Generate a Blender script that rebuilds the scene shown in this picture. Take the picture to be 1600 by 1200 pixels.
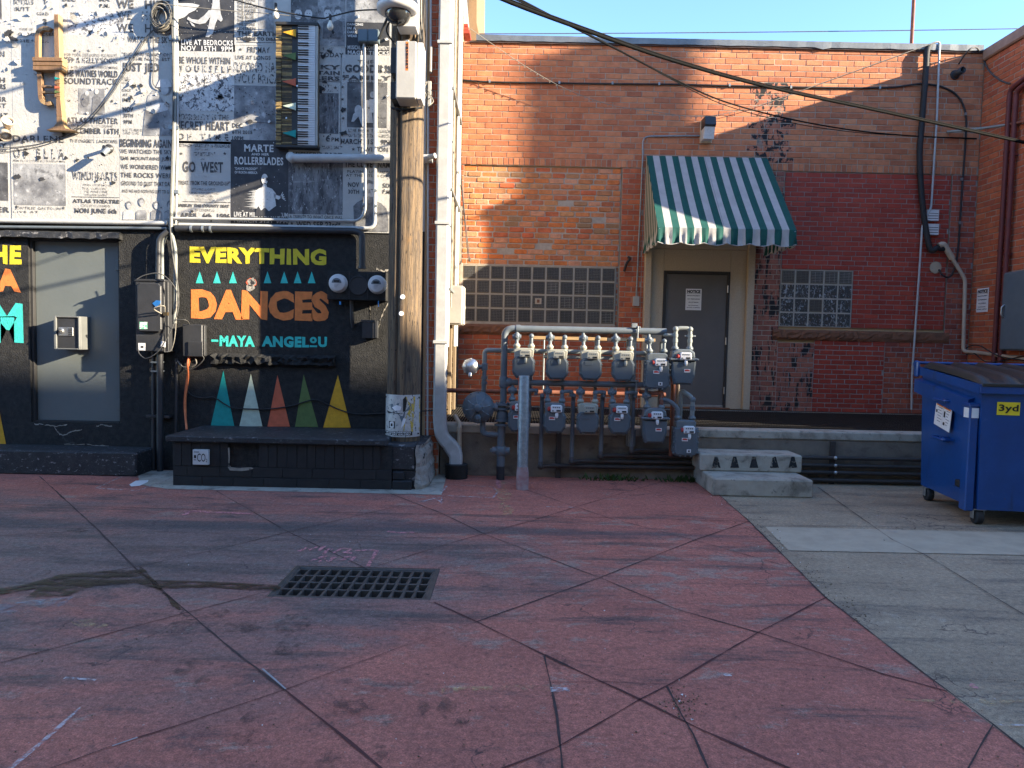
import bpy, math, random
from mathutils import Vector, Matrix
R = math.radians
random.seed(7)
for o in list(bpy.data.objects): bpy.data.objects.remove(o)
C = bpy.context.scene.collection
SC = bpy.context.scene
# ------------------------------------------------------------------ camera
FPX, PITCH, ROLL, CAMZ = 1130.0, R(3.29), R(1.2), 1.58
fw = Vector((0, math.cos(PITCH), -math.sin(PITCH)))
up0 = Vector((0, math.sin(PITCH), math.cos(PITCH)))
rt0 = Vector((1, 0, 0))
# picture content turned clockwise: the camera's right axis tips up
rtv, upv = rt0*math.cos(ROLL) + up0*math.sin(ROLL), up0*math.cos(ROLL) - rt0*math.sin(ROLL)
cd = bpy.data.cameras.new('camera'); cam = bpy.data.objects.new('camera', cd); C.objects.link(cam)
cam.matrix_world = Matrix(((rtv.x, upv.x, -fw.x, 0), (rtv.y, upv.y, -fw.y, 0), (rtv.z, upv.z, -fw.z, CAMZ), (0, 0, 0, 1)))
cd.sensor_fit = 'HORIZONTAL'; cd.sensor_width = 36; cd.lens = FPX/1600*36
cd.clip_start = 0.05; cd.clip_end = 500
SC.camera = cam
# ------------------------------------------------------------------ light
SUND = Vector((-1, 0.36, -0.335)).normalized()      # the way sunlight travels
W = bpy.data.worlds.new('World'); SC.world = W; W.use_nodes = True
nt = W.node_tree; bg = nt.nodes['Background']
sky = nt.nodes.new('ShaderNodeTexSky'); sky.sky_type = 'NISHITA'; sky.sun_disc = False
sky.sun_elevation = R(17.5); sky.sun_rotation = math.atan2(1, -0.36); sky.altitude = 3000; sky.air_density = 1.0; sky.dust_density = 0.05; sky.ozone_density = 3.4
nt.links.new(sky.outputs[0], bg.inputs[0]); bg.inputs[1].default_value = 0.14
sl = bpy.data.lights.new('sun', 'SUN'); sl.energy = 4.2; sl.angle = R(0.55); sl.color = (1, 0.86, 0.66)
so = bpy.data.objects.new('sun', sl); C.objects.link(so); so.rotation_euler = SUND.to_track_quat('-Z', 'Y').to_euler(); so.location = (20, -8, 12)
SC.view_settings.view_transform = 'Standard'; SC.view_settings.look = 'None'
SC.view_settings.exposure = 2.36; SC.view_settings.gamma = 1
SC.cycles.max_bounces = 8; SC.cycles.diffuse_bounces = 4; SC.cycles.glossy_bounces = 3; SC.cycles.transmission_bounces = 4
SC.cycles.use_denoising = True
# ------------------------------------------------------------------ picture point -> place
def ray(x, y):
    return fw*FPX + rtv*(x-800) + upv*(600-y)
O = Vector((0, 0, CAMZ))
def P(x, y, Y):  d = ray(x, y); return O + d*(Y/d.y)
def Q(x, y, X):  d = ray(x, y); return O + d*(X/d.x)
def G(x, y, z=0): d = ray(x, y); return O + d*((z-CAMZ)/d.z)
YF, YB, YR = 8.4, 11.3, 8.45
XL, XR = P(687, 500, YF).x, 7.1
ZL = 0.61                                           # landing height
S = YF/FPX                                          # metres in one picture unit on the facade
# ------------------------------------------------------------------ materials
MATS = {}
def N(t, kind, **kw):
    n = t.nodes.new(kind)
    for k, v in kw.items():
        if hasattr(n, k): setattr(n, k, v)
        else: n.inputs[k].default_value = v
    return n
def rgba(c): return (c[0], c[1], c[2], 1)
def mixc(t, a, b, fac, blend='MIX'):
    n = t.nodes.new('ShaderNodeMix'); n.data_type = 'RGBA'; n.blend_type = blend
    for sock, v in ((n.inputs[6], a), (n.inputs[7], b), (n.inputs[0], fac)):
        if isinstance(v, bpy.types.NodeSocket): t.links.new(v, sock)
        elif isinstance(v, (int, float)): sock.default_value = v
        else: sock.default_value = rgba(v)
    return n.outputs[2]
def noise(t, co, scale, detail=4, rough=0.6, stretch=None, dist=0):
    if stretch:
        m = N(t, 'ShaderNodeMapping'); m.inputs['Scale'].default_value = stretch; t.links.new(co, m.inputs[0]); co = m.outputs[0]
    n = N(t, 'ShaderNodeTexNoise', Scale=scale, Detail=detail, Roughness=rough, Distortion=dist); t.links.new(co, n.inputs['Vector'])
    return n.outputs['Fac']
def step(t, fac, lo, hi, top=1.0):
    n = N(t, 'ShaderNodeMapRange'); n.interpolation_type = 'SMOOTHSTEP'
    n.inputs[1].default_value = lo; n.inputs[2].default_value = hi; n.inputs[4].default_value = top
    t.links.new(fac, n.inputs[0]); return n.outputs[0]
def mth(t, op, a, b=0.0):
    n = t.nodes.new('ShaderNodeMath'); n.operation = op
    for i, v in enumerate((a, b)):
        if isinstance(v, bpy.types.NodeSocket): t.links.new(v, n.inputs[i])
        else: n.inputs[i].default_value = v
    return n.outputs[0]
def mat(name, col, col2=None, scale=4, rough=0.75, metal=0, bump=0.0, bscale=60, stretch=None, spots=(), island=None, ivar=0.35, spec=0.4, bdetail=4, translucent=0, coat=0, rvar=0.0, alpha=None):
    m = bpy.data.materials.new(name); m.use_nodes = True; t = m.node_tree
    b = t.nodes['Principled BSDF']; out = t.nodes['Material Output']
    co = t.nodes.new('ShaderNodeTexCoord').outputs['Object']
    if island:
        g = t.nodes.new('ShaderNodeNewGeometry'); r = t.nodes.new('ShaderNodeValToRGB'); r.color_ramp.interpolation = 'LINEAR'
        el = r.color_ramp.elements
        while len(el) < len(island): el.new(0.5)
        for i, c in enumerate(island): el[i].position = i/(len(island)-1); el[i].color = rgba(c)
        t.links.new(g.outputs['Random Per Island'], r.inputs[0]); c = r.outputs[0]
        n1 = noise(t, co, scale, 6, 0.7, stretch)
        c = mixc(t, c, mixc(t, (1-ivar,)*3, (1+ivar,)*3, step(t, n1, 0.25, 0.75)), 1.0, 'MULTIPLY')
    else:
        n1 = noise(t, co, scale, 6, 0.65, stretch)
        c = mixc(t, col, col2 or tuple(x*0.75 for x in col), step(t, n1, 0.3, 0.7))
    for s in spots:                                  # (colour, scale, lo, hi, strength, stretch)
        k = noise(t, co, s[1], 6, 0.65, s[5] if len(s) > 5 else None, 0.4)
        c = mixc(t, c, s[0], step(t, k, s[2], s[3], s[4] if len(s) > 4 else 1))
    t.links.new(c, b.inputs['Base Color'])
    b.inputs['Roughness'].default_value = rough; b.inputs['Metallic'].default_value = metal
    b.inputs['Specular IOR Level'].default_value = spec; b.inputs['Coat Weight'].default_value = coat
    if rvar:
        k = noise(t, co, scale*1.7, 5, 0.6)
        t.links.new(mth(t, 'ADD', mth(t, 'MULTIPLY', k, rvar*2), rough-rvar), b.inputs['Roughness'])
    if bump:
        k = noise(t, co, bscale, bdetail, 0.65, stretch)
        bp = N(t, 'ShaderNodeBump'); bp.inputs['Strength'].default_value = 1; bp.inputs['Distance'].default_value = bump
        t.links.new(k, bp.inputs['Height']); t.links.new(bp.outputs[0], b.inputs['Normal'])
    if translucent:
        tr = t.nodes.new('ShaderNodeBsdfTranslucent'); t.links.new(c, tr.inputs[0])
        ms = t.nodes.new('ShaderNodeMixShader'); ms.inputs[0].default_value = translucent
        t.links.new(b.outputs[0], ms.inputs[1]); t.links.new(tr.outputs[0], ms.inputs[2]); t.links.new(ms.outputs[0], out.inputs[0])
    if alpha:                                        # thin film: bare ground shows through where it is worn away
        k = noise(t, co, alpha[0], 6, .7, alpha[4] if len(alpha) > 4 else None, .4)
        ms = t.nodes.new('ShaderNodeMixShader'); t.links.new(step(t, k, alpha[1], alpha[2], alpha[3]), ms.inputs[0])
        tp = t.nodes.new('ShaderNodeBsdfTransparent'); t.links.new(tp.outputs[0], ms.inputs[1]); t.links.new(b.outputs[0], ms.inputs[2]); t.links.new(ms.outputs[0], out.inputs[0])
    MATS[name] = m
    return m
DK = (0.02, 0.02, 0.022)
# bricks
mat('brick_tan', None, island=[(.46,.165,.075),(.38,.125,.058),(.50,.19,.09),(.42,.14,.06),(.53,.215,.10),(.31,.10,.05)], scale=9, ivar=.22, rough=.88, bump=.003, bscale=55,
    spots=[((.50,.28,.18),14,.60,.72,.35),((.10,.05,.04),5,.70,.80,.5)])
mat('brick_infill', None, island=[(.56,.165,.045),(.46,.18,.07),(.62,.165,.04),(.50,.23,.095),(.56,.13,.05),(.42,.13,.055),(.58,.27,.15),(.54,.18,.06),(.32,.18,.09),(.60,.15,.04)], scale=12, ivar=.25, rough=.92, bump=.006, bscale=40,
    spots=[((.55,.40,.30),16,.60,.75,.45)])
mat('brick_red', None, island=[(.34,.047,.026),(.28,.038,.023),(.38,.058,.032),(.31,.042,.024)], scale=6, ivar=.15, rough=.75, bump=.002, bscale=60, spots=[((.32,.14,.11),18,.68,.78,.4)])
mat('brick_dark', None, island=[(.37,.085,.042),(.29,.065,.037),(.41,.105,.053),(.22,.055,.038),(.38,.09,.047)], scale=8, ivar=.25, rough=.88, bump=.003, bscale=55, spots=[((.30,.2,.17),12,.6,.75,.4)])
mat('brick_stained', None, island=[(.30,.1,.065),(.24,.085,.06),(.34,.13,.085),(.27,.09,.06)], scale=8, ivar=.25, rough=.88, bump=.003, bscale=55,
    spots=[((.016,.016,.018),7,.535,.56,1,(1.3,1,.35)),((.016,.016,.018),24,.62,.64,1),((.38,.3,.24),15,.64,.72,.4)])
mat('brick_tarred', None, island=[(.42,.155,.085),(.35,.125,.07),(.46,.18,.1),(.38,.13,.065)], scale=9, ivar=.22, rough=.88, bump=.003, bscale=55,
    spots=[((.016,.016,.018),9,.50,.53,1,(1.2,1,.8)),((.20,.19,.16),6,.56,.6,.7)])
mat('brick_orange', None, island=[(.46,.115,.045),(.40,.10,.04),(.50,.14,.055),(.36,.085,.04),(.43,.125,.06)], scale=8, ivar=.22, rough=.9, bump=.003, bscale=55, spots=[((.09,.045,.035),6,.68,.74,.7)])
mat('brick_cream', None, island=[(.20,.145,.08),(.165,.115,.065),(.23,.17,.10)], scale=8, ivar=.2, rough=.9, bump=.003, bscale=55)
mat('mortar', (.44,.37,.29), (.34,.28,.22), 12, .95, bump=.003, bscale=90)
mat('mortar_grey', (.36,.34,.31), (.26,.24,.22), 12, .95, bump=.003, bscale=90)
mat('sandstone', (.22,.095,.05), (.15,.07,.04), 7, .92, bump=.012, bscale=14, spots=[((.10,.045,.03),9,.55,.7,.7,(1,1,3)),((.33,.17,.09),20,.62,.72,.5)])
mat('stucco', (.50,.41,.29), (.42,.345,.25), 60, .95, bump=.006, bscale=130, spots=[((.22,.19,.16),90,.6,.7,.6)])
mat('tan_render', (.56,.40,.23), (.48,.34,.19), 4, .9, bump=.003, bscale=90, spots=[((.42,.29,.17),9,.58,.7,.5,(1,1,.2))])
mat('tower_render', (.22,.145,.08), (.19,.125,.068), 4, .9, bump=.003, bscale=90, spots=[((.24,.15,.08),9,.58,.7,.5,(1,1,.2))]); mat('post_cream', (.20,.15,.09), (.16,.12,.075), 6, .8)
mat('cap_stone', (.36,.23,.16), (.28,.17,.12), 8, .9, bump=.004, bscale=50)
mat('flashing', (.20,.215,.22), (.15,.16,.17), 6, .45, .5, bump=.002, bscale=9, spots=[((.06,.06,.06),11,.66,.69,.8,(1,1,1.4)),((.25,.26,.26),22,.6,.66,.5)])
# left building
mat('black_paint', (.017,.0172,.0175), (.034,.0335,.032), 16, .8, bump=.012, bscale=55, spots=[((.12,.12,.115),160,.70,.74,.6),((.05,.05,.05),8,.62,.7,.6)], spec=.22)
mat('black_brick', (.010,.0105,.012), (.017,.0175,.019), 10, .6, bump=.003, bscale=70, spots=[((.16,.16,.16),150,.73,.76,.5)])
mat('black_worn', (.018,.0185,.02), (.034,.034,.035), 10, .65, bump=.004, bscale=50, spots=[((.26,.25,.245),26,.58,.66,.75,(.6,1,1)),((.12,.12,.12),70,.58,.66,.6)])
mat('chipped_stone', (.34,.31,.26), (.22,.2,.17), 14, .95, bump=.014, bscale=26, spots=[((.03,.03,.03),13,.58,.62,1)])
PAPER = (.46,.445,.405)
mat('paper', PAPER, (.41,.40,.37), 5, .85, bump=.006, bscale=26, spots=[((.30,.295,.28),2.2,.52,.72,.55),((.25,.25,.25),38,.685,.70,.8),((.04,.04,.045),17,.715,.73,1),((.5,.5,.49),70,.64,.70,.6)])
mat('paper_torn', (.62,.61,.58), (.42,.42,.41), 18, .9, bump=.012, bscale=30, spots=[((.12,.12,.125),24,.54,.57,1),((.03,.03,.033),17,.62,.64,1)])
mat('paper_dark', (.028,.029,.033), (.045,.046,.05), 6, .7, bump=.003, bscale=30, spots=[((.45,.44,.42),55,.70,.72,.9),((.07,.07,.072),5,.5,.7,.6)])
mat('ink', (.045,.045,.047), (.085,.084,.083), 20, .8, spots=[(PAPER,38,.60,.63,.9)])
mat('ink_worn', (.05,.05,.052), (.10,.10,.10), 20, .8, spots=[(PAPER,34,.50,.55,1)])
mat('ink_grey', (.16,.16,.165), (.25,.25,.25), 20, .85, spots=[(PAPER,50,.53,.58,.9)])
mat('ink_white', (.50,.49,.46), (.6,.6,.58), 20, .8, spots=[((.05,.05,.05),60,.62,.65,.9)])
mat('photo_dark', (.035,.035,.038), (.16,.16,.16), 2.6, .8, bump=.003, bscale=30, spots=[((.34,.34,.33),6,.55,.75,.7),((.02,.02,.022),14,.56,.70,.7),((.5,.5,.49),40,.66,.69,.6)])
mat('photo_mid', (.10,.10,.105), (.40,.40,.39), 3, .8, bump=.003, bscale=30, spots=[((.03,.03,.034),6,.54,.72,.85),((.55,.54,.52),12,.58,.70,.7),((.06,.06,.065),34,.60,.66,.7)])
mat('photo_grass', (.05,.05,.054), (.22,.22,.22), 5, .8, bump=.003, bscale=30, stretch=(2.2,1,.6), spots=[((.42,.42,.41),8,.56,.74,.7,(.5,1,1.2)),((.55,.55,.53),40,.60,.66,.8,(2,1,.5)),((.02,.02,.022),26,.56,.64,.8,(2,1,.5))])
mat('photo_light', (.40,.40,.39), (.56,.55,.53), 10, .85, bump=.003, bscale=30, spots=[((.2,.2,.2),26,.6,.68,.7)])
mat('photo_skin', (.50,.50,.48), (.34,.34,.335), 16, .85)
mat('photo_coat', (.10,.10,.105), (.2,.2,.2), 26, .85, spots=[((.4,.4,.39),60,.62,.68,.6)])
mat('torn_black', DK, (.05,.05,.05), 8, .9, bump=.004, bscale=40)
def paint(name, c, sp=.66): mat(name, c, tuple(x*.8 for x in c), 14, .7, bump=.005, bscale=70, spots=[((.03,.03,.032),85,sp,sp+.05,.8)])
paint('paint_yellow', (.68,.55,.03)); paint('paint_orange', (.78,.22,.05)); paint('paint_teal', (.05,.55,.48)); paint('paint_mint', (.50,.58,.46))
paint('paint_coral', (.60,.13,.06)); paint('paint_olive', (.11,.17,.05)); paint('paint_gold', (.70,.36,.02)); paint('paint_teal_deep', (.01,.30,.27))
mat('door_grey', (.125,.14,.135), (.115,.13,.125), 3, .45, bump=.001, bscale=30, spots=[((.25,.26,.25),120,.73,.75,.6)])
mat('door_brown', (.105,.097,.09), (.125,.115,.107), 2, .5, bump=.001, bscale=30, spots=[((.16,.15,.145),7,.64,.74,.35,(1,1,.3)),((.3,.3,.29),120,.74,.76,.5)])
mat('frame_dark', (.035,.034,.033), None, 5, .6)
mat('steel', (.55,.56,.56), (.42,.43,.43), 20, .35, .9, bump=.0006, bscale=200)
mat('galvanised', (.20,.225,.23), (.31,.335,.34), 28, .48, .55, bump=.0008, bscale=120, spots=[((.18,.12,.09),10,.66,.74,.5)])
mat('galv_red', (.32,.16,.15), (.36,.3,.29), 10, .6, .1)
mat('dark_box', (.028,.029,.031), (.036,.037,.04), 8, .42, bump=.001, bscale=60, spots=[((.2,.2,.2),150,.74,.76,.5)])
mat('grey_box', (.10,.135,.155), (.12,.155,.175), 6, .45, bump=.0008, bscale=60)
mat('safe_grey', (.17,.175,.165), (.14,.145,.14), 6, .45, .2, bump=.001, bscale=50)
mat('light_box', (.40,.385,.34), (.34,.325,.29), 5, .5, bump=.001, bscale=50, spots=[((.3,.27,.22),9,.66,.74,.4,(1,1,.4))])
mat('white_plastic', (.60,.59,.57), (.53,.52,.5), 8, .35)
mat('white_pipe', (.46,.46,.44), (.38,.38,.36), 9, .5, bump=.001, bscale=60, spots=[((.25,.24,.22),24,.66,.70,.6)])
mat('cream_pipe', (.50,.41,.30), (.42,.34,.25), 9, .5, spots=[((.3,.24,.18),20,.66,.72,.5)])
mat('black_pipe', (.022,.022,.025), (.035,.035,.038), 8, .45, bump=.001, bscale=60)
mat('black_rubber', (.018,.018,.019), (.028,.028,.028), 8, .7, bump=.002, bscale=60)
mat('cable', (.05,.05,.047), (.09,.088,.082), 30, .6)
mat('cable_light', (.28,.26,.21), (.18,.16,.13), 30, .6)
mat('cable_black', (.004,.004,.004), (.006,.006,.006), 30, .75, spec=.06); mat('cable_strand', (.006,.006,.006), None, 30, .7, spec=.08)
mat('cable_orange', (.80,.22,.08), None, 30, .5)
mat('copper_dark', (.16,.035,.03), (.12,.03,.027), 9, .6, bump=.001, bscale=60)
mat('rust_pipe', (.27,.10,.055), (.17,.065,.045), 9, .75, bump=.002, bscale=60, spots=[((.5,.25,.14),16,.62,.7,.5)])
mat('wood', (.46,.24,.10), (.58,.33,.15), 7, .7, bump=.003, bscale=50, stretch=(6,6,1), island=[(.32,.205,.095),(.20,.115,.06),(.37,.25,.12),(.27,.165,.075),(.18,.095,.05)], ivar=.25)
mat('wood_dark', (.06,.045,.03), (.14,.10,.055), 12, .7, bump=.003, bscale=60, stretch=(1,1,12), spots=[((.34,.25,.13),16,.6,.68,.8,(1,1,6))])
mat('wood_strip', (.34,.23,.08), (.20,.13,.05), 18, .7, island=[(.36,.25,.09),(.12,.085,.04),(.05,.04,.03),(.30,.2,.08),(.42,.3,.12)])
mat('pole_wood', (.20,.135,.075), (.085,.064,.044), 6, .88, bump=.016, bscale=22, stretch=(5,5,.35), spots=[((.07,.053,.042),9,.50,.60,.85,(5,5,.30)),((.30,.16,.055),1.6,.58,.68,.7),((.02,.017,.015),30,.60,.64,1,(2.2,2.2,.35)),((.10,.09,.08),1.3,.58,.64,.6)])
mat('concrete', (.42,.375,.30), (.32,.285,.225), 5, .92, bump=.004, bscale=80, spots=[((.15,.13,.10),5,.50,.68,.7),((.10,.088,.07),14,.58,.68,.6),((.46,.44,.40),120,.66,.72,.4),((.08,.075,.07),150,.70,.73,.6)])
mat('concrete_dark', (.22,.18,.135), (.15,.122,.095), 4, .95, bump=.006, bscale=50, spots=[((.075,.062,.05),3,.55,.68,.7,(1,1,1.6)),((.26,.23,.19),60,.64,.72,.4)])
mat('concrete_light', (.48,.395,.28), (.40,.325,.23), 5, .9, bump=.003, bscale=80, spots=[((.25,.25,.24),11,.60,.72,.5),((.17,.17,.165),120,.68,.72,.5)])
mat('grate_iron', (.075,.07,.065), (.12,.11,.10), 16, .6, .5, bump=.001, bscale=90, spots=[((.16,.10,.06),14,.62,.70,.5)])
mat('pit', (.012,.012,.012), None, 4, .95)
mat('bar_iron', (.022,.022,.024), (.04,.038,.035), 14, .6, .3)
mat('meter_grey', (.085,.105,.118), (.105,.125,.138), 7, .42, bump=.001, bscale=90, spots=[((.22,.24,.25),70,.70,.74,.4)])
mat('meter_cast', (.13,.15,.16), (.17,.19,.195), 9, .42, .15, bump=.002, bscale=110)
mat('meter_cream', (.40,.385,.31), (.32,.31,.25), 9, .45, bump=.001, bscale=110)
mat('pipe_grey', (.105,.125,.14), (.135,.155,.168), 6, .42, bump=.0012, bscale=80, spots=[((.26,.28,.28),60,.69,.74,.5)])
mat('pipe_pale', (.24,.255,.235), (.19,.205,.19), 6, .4, bump=.0012, bscale=80)
mat('pipe_brown', (.055,.043,.036), (.035,.03,.027), 6, .6, bump=.002, bscale=70)
mat('timber_rail', (.40,.27,.13), (.32,.20,.09), 6, .75, stretch=(1,6,6), bump=.001, bscale=50)
mat('tag_red', (.55,.05,.04), None, 10, .5); mat('tag_blue', (.05,.32,.75), None, 10, .4); mat('tag_green', (.18,.55,.32), None, 60, .5, spots=[((.75,.78,.74),60,.52,.54,1)])
mat('sign_white', (.76,.75,.73), (.70,.69,.67), 9, .5); mat('sign_black', (.015,.015,.016), None, 9, .5); mat('sign_orange', (.85,.24,.03), None, 9, .5); mat('sign_yellow', (.86,.66,.03), (.8,.6,.03), 9, .45)
mat('dumpster_blue', (.010,.064,.235), (.008,.050,.185), 3, .32, bump=.0035, bscale=3.2, spots=[((.05,.09,.24),9,.60,.72,.4),((.02,.025,.045),5,.58,.72,.6,(1,1,.35)),((.10,.05,.03),22,.70,.73,.8),((.20,.24,.34),50,.72,.74,.6)], coat=.25)
mat('lid_plastic', (.030,.027,.023), (.042,.038,.032), 6, .38, bump=.001, bscale=60)
mat('awning_green', (.012,.098,.082), (.010,.080,.068), 8, .85, bump=.001, bscale=160, translucent=.18)
mat('awning_white', (.56,.545,.52), (.47,.455,.435), 5, .85, bump=.004, bscale=12, translucent=.28, spots=[((.38,.36,.32),3,.56,.75,.5,(1,1,.5))])
mat('seam', (.30,.31,.31), None, 8, .8)
mat('lens_glass', (.03,.03,.03), None, 8, .05, spec=.8); mat('lamp_lens', (.62,.64,.64), (.5,.52,.52), 30, .15)
mat('bulb_glass', (.75,.72,.62), None, 8, .08); mat('copper_fit', (.12,.09,.05), None, 8, .5, .6)
mat('yellow_worn', (.62,.43,.05), (.5,.36,.08), 14, .6, alpha=(16,.40,.52,.9))
mat('sheet_metal', (.44,.43,.40), (.55,.53,.49), 20, .5, .2, spots=[((.03,.03,.035),34,.59,.62,.9),((.30,.31,.32),13,.52,.66,.6)])
mat('weed', (.05,.10,.02), (.03,.06,.015), 40, .8); mat('litter', (.16,.11,.06), (.09,.065,.04), 40, .9)
mat('chalk', (.72,.66,.62), (.6,.5,.48), 20, .9, alpha=(24,.38,.62,.75)); mat('chalk_pink', (.75,.30,.30), (.62,.24,.24), 20, .9, alpha=(34,.38,.58,.85))
mat('chalk_yellow', (.70,.50,.22), (.55,.36,.18), 20, .9, alpha=(16,.42,.70,.55))
mat('rib_a', (.17,.165,.155), None, 5, .3); mat('rib_b', (.11,.108,.105), None, 5, .3); mat('rib_c', (.30,.29,.26), None, 5, .3); mat('block_edge', (.20,.165,.11), (.13,.11,.08), 9, .4)
mat('stencil_black', (.015,.015,.016), (.03,.03,.03), 9, .8, alpha=(22,.36,.50,.95)); mat('grout', (.42,.38,.31), (.34,.31,.26), 12, .9)
# glass blocks: ribbed, dark behind
def glassblock(name, c1, c2, wavy):
    m = bpy.data.materials.new(name); m.use_nodes = True; t = m.node_tree; b = t.nodes['Principled BSDF']
    co = t.nodes.new('ShaderNodeTexCoord').outputs['Object']
    if wavy:
        k = noise(t, co, 13, 3, .6, (1.5,1,1), 2.2); kk = step(t, k, .54, .63)
        c = mixc(t, c1, c2, kk); h = k; dist = .03
    else:
        a = N(t, 'ShaderNodeTexWave', Scale=11.5); a.bands_direction = 'X'; bb = N(t, 'ShaderNodeTexWave', Scale=11.5); bb.bands_direction = 'Z'
        t.links.new(co, a.inputs[0]); t.links.new(co, bb.inputs[0])
        mx = mth(t, 'MAXIMUM', step(t, a.outputs[1], .72, .95), step(t, bb.outputs[1], .72, .95))
        g = t.nodes.new('ShaderNodeNewGeometry'); rr = mth(t, 'ADD', mth(t, 'MULTIPLY', g.outputs['Random Per Island'], .6), .5)
        c = mixc(t, mixc(t, c1, tuple(x*1.7 for x in c1), g.outputs['Random Per Island']), c2, mth(t, 'MULTIPLY', mx, rr)); h = mx; dist = .004
    t.links.new(c, b.inputs['Base Color']); b.inputs['Roughness'].default_value = .16; b.inputs['Specular IOR Level'].default_value = .5
    bp = N(t, 'ShaderNodeBump'); bp.inputs['Distance'].default_value = dist; t.links.new(h, bp.inputs['Height']); t.links.new(bp.outputs[0], b.inputs['Normal'])
    MATS[name] = m
glassblock('glass_ribbed', (.038,.038,.04), (.06,.06,.06), False)
glassblock('glass_wavy', (.045,.048,.045), (.34,.36,.36), True)
# ground: dyed red concrete, dirt, worn grey, a damp trail
def ground_mat(name, base, base2, red):
    m = bpy.data.materials.new(name); m.use_nodes = True; t = m.node_tree; b = t.nodes['Principled BSDF']
    co = t.nodes.new('ShaderNodeTexCoord').outputs['Object']
    sp = t.nodes.new('ShaderNodeSeparateXYZ'); t.links.new(co, sp.inputs[0]); x, y = sp.outputs[0], sp.outputs[1]
    c = mixc(t, base, base2, step(t, noise(t, co, 1.3, 8, .7), .3, .7))
    conc = (.36,.30,.235)
    band = mth(t, 'SUBTRACT', 1.0, mth(t, 'MULTIPLY', mth(t, 'ABSOLUTE', mth(t, 'SUBTRACT', y, 5.1)), .6))
    if red:                                           # dye worn off where wheels and water run
        c = mixc(t, c, (.50,.19,.135), step(t, noise(t, co, .6, 3, .5), .55, .75, .5))
        k = mth(t, 'ADD', noise(t, co, 3.5, 9, .78, (.7,1.2,1), .3), mth(t, 'MULTIPLY', band, .06))
        c = mixc(t, c, conc, step(t, k, .55, .64, .60))
        left = mth(t, 'MINIMUM', mth(t, 'MULTIPLY', mth(t, 'SUBTRACT', .6, x), .22), .34)
        k = mth(t, 'ADD', mth(t, 'ADD', mth(t, 'MULTIPLY', band, .26), left), noise(t, co, 1.0, 8, .72, (.6,1.7,1), .5))
        c = mixc(t, c, (.165,.135,.122), step(t, k, .66, 1.08, .85))
        k = mth(t, 'ADD', noise(t, co, 1.6, 8, .72, (.35,2.4,1), .3), mth(t, 'MULTIPLY', band, .05))
        c = mixc(t, c, (.085,.068,.062), step(t, k, .53, .68, .75))
        k = noise(t, co, 2.6, 8, .75, (.8,1.3,1), .5)
        c = mixc(t, c, (.050,.043,.042), step(t, k, .575, .69, .62))
        b2 = mth(t, 'SUBTRACT', 1.0, mth(t, 'MULTIPLY', mth(t, 'ABSOLUTE', mth(t, 'SUBTRACT', y, 5.95)), 3.2))
        k = mth(t, 'ADD', mth(t, 'ADD', mth(t, 'MULTIPLY', b2, .30), mth(t, 'MINIMUM', mth(t, 'MULTIPLY', mth(t, 'SUBTRACT', 2.0, x), .08), .15)), noise(t, co, 1.3, 9, .78, (.4,2.6,1), .3))
        c = mixc(t, c, (.085,.076,.076), step(t, k, .70, .92, .75))
        kk = mth(t, 'ADD', noise(t, co, 2.0, 9, .78, (.7,1.5,1), .4), mth(t, 'MINIMUM', mth(t, 'MULTIPLY', mth(t, 'SUBTRACT', 0.0, x), .03), .06))
        c = mixc(t, c, (.07,.06,.06), step(t, kk, .57, .68, .55))
    else:
        k = noise(t, co, 1.4, 9, .74, (.35,1.9,1), .3)
        c = mixc(t, c, (.13,.108,.085), step(t, k, .48, .64, .72))
        c = mixc(t, c, (.055,.045,.036), step(t, noise(t, co, 1.1, 8, .75, (.4,2.2,1), .4), .56, .69, .7))
        c = mixc(t, c, (.50,.44,.35), step(t, noise(t, co, 3, 7, .75), .58, .72, .5))
    c = mixc(t, c, mixc(t, (.62,.62,.62), (1.3,1.3,1.3), step(t, noise(t, co, 34, 8, .8), .3, .7)), 1.0, 'MULTIPLY')
    c = mixc(t, c, mixc(t, (.66,.66,.66), (1.28,1.28,1.28), step(t, noise(t, co, 170, 3, .6), .3, .7)), 1.0, 'MULTIPLY')
    c = mixc(t, c, (.035,.03,.03), step(t, noise(t, co, 6.5, 6, .7, (1,1.15,1), .6), .69, .74, .7))   # gum and oil spots
    c = mixc(t, c, (.50,.45,.40), step(t, noise(t, co, 48, 2, .5), .735, .76, .75))                     # pale flecks
    c = mixc(t, c, (.025,.02,.02), step(t, noise(t, co, 70, 2, .5), .70, .73, .75))
    w = N(t, 'ShaderNodeTexVoronoi', Scale=.9); w.feature = 'DISTANCE_TO_EDGE'; mp = mixc(t, co, (0,0,0), 0.0)
    nz = t.nodes.new('ShaderNodeTexNoise'); nz.inputs['Scale'].default_value = 3; nz.inputs['Detail'].default_value = 6; t.links.new(co, nz.inputs['Vector'])
    va = t.nodes.new('ShaderNodeVectorMath'); va.operation = 'ADD'; t.links.new(co, va.inputs[0]); vs = t.nodes.new('ShaderNodeVectorMath'); vs.operation = 'SCALE'; vs.inputs['Scale'].default_value = .5; t.links.new(nz.outputs['Color'], vs.inputs[0]); t.links.new(vs.outputs[0], va.inputs[1]); t.links.new(va.outputs[0], w.inputs['Vector'])
    crack = mth(t, 'MULTIPLY', mth(t, 'SUBTRACT', 1.0, step(t, w.outputs['Distance'], .001, .005)), step(t, noise(t, co, .7, 2, .5), .52, .58))
    c = mixc(t, c, (.05,.03,.03), mth(t, 'MULTIPLY', crack, .8))                                           # hairline cracks
    t.links.new(c, b.inputs['Base Color'])
    rr = mth(t, 'ADD', mth(t, 'MULTIPLY', noise(t, co, 2.5, 7, .7), .4), .48); t.links.new(rr, b.inputs['Roughness'])
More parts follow.
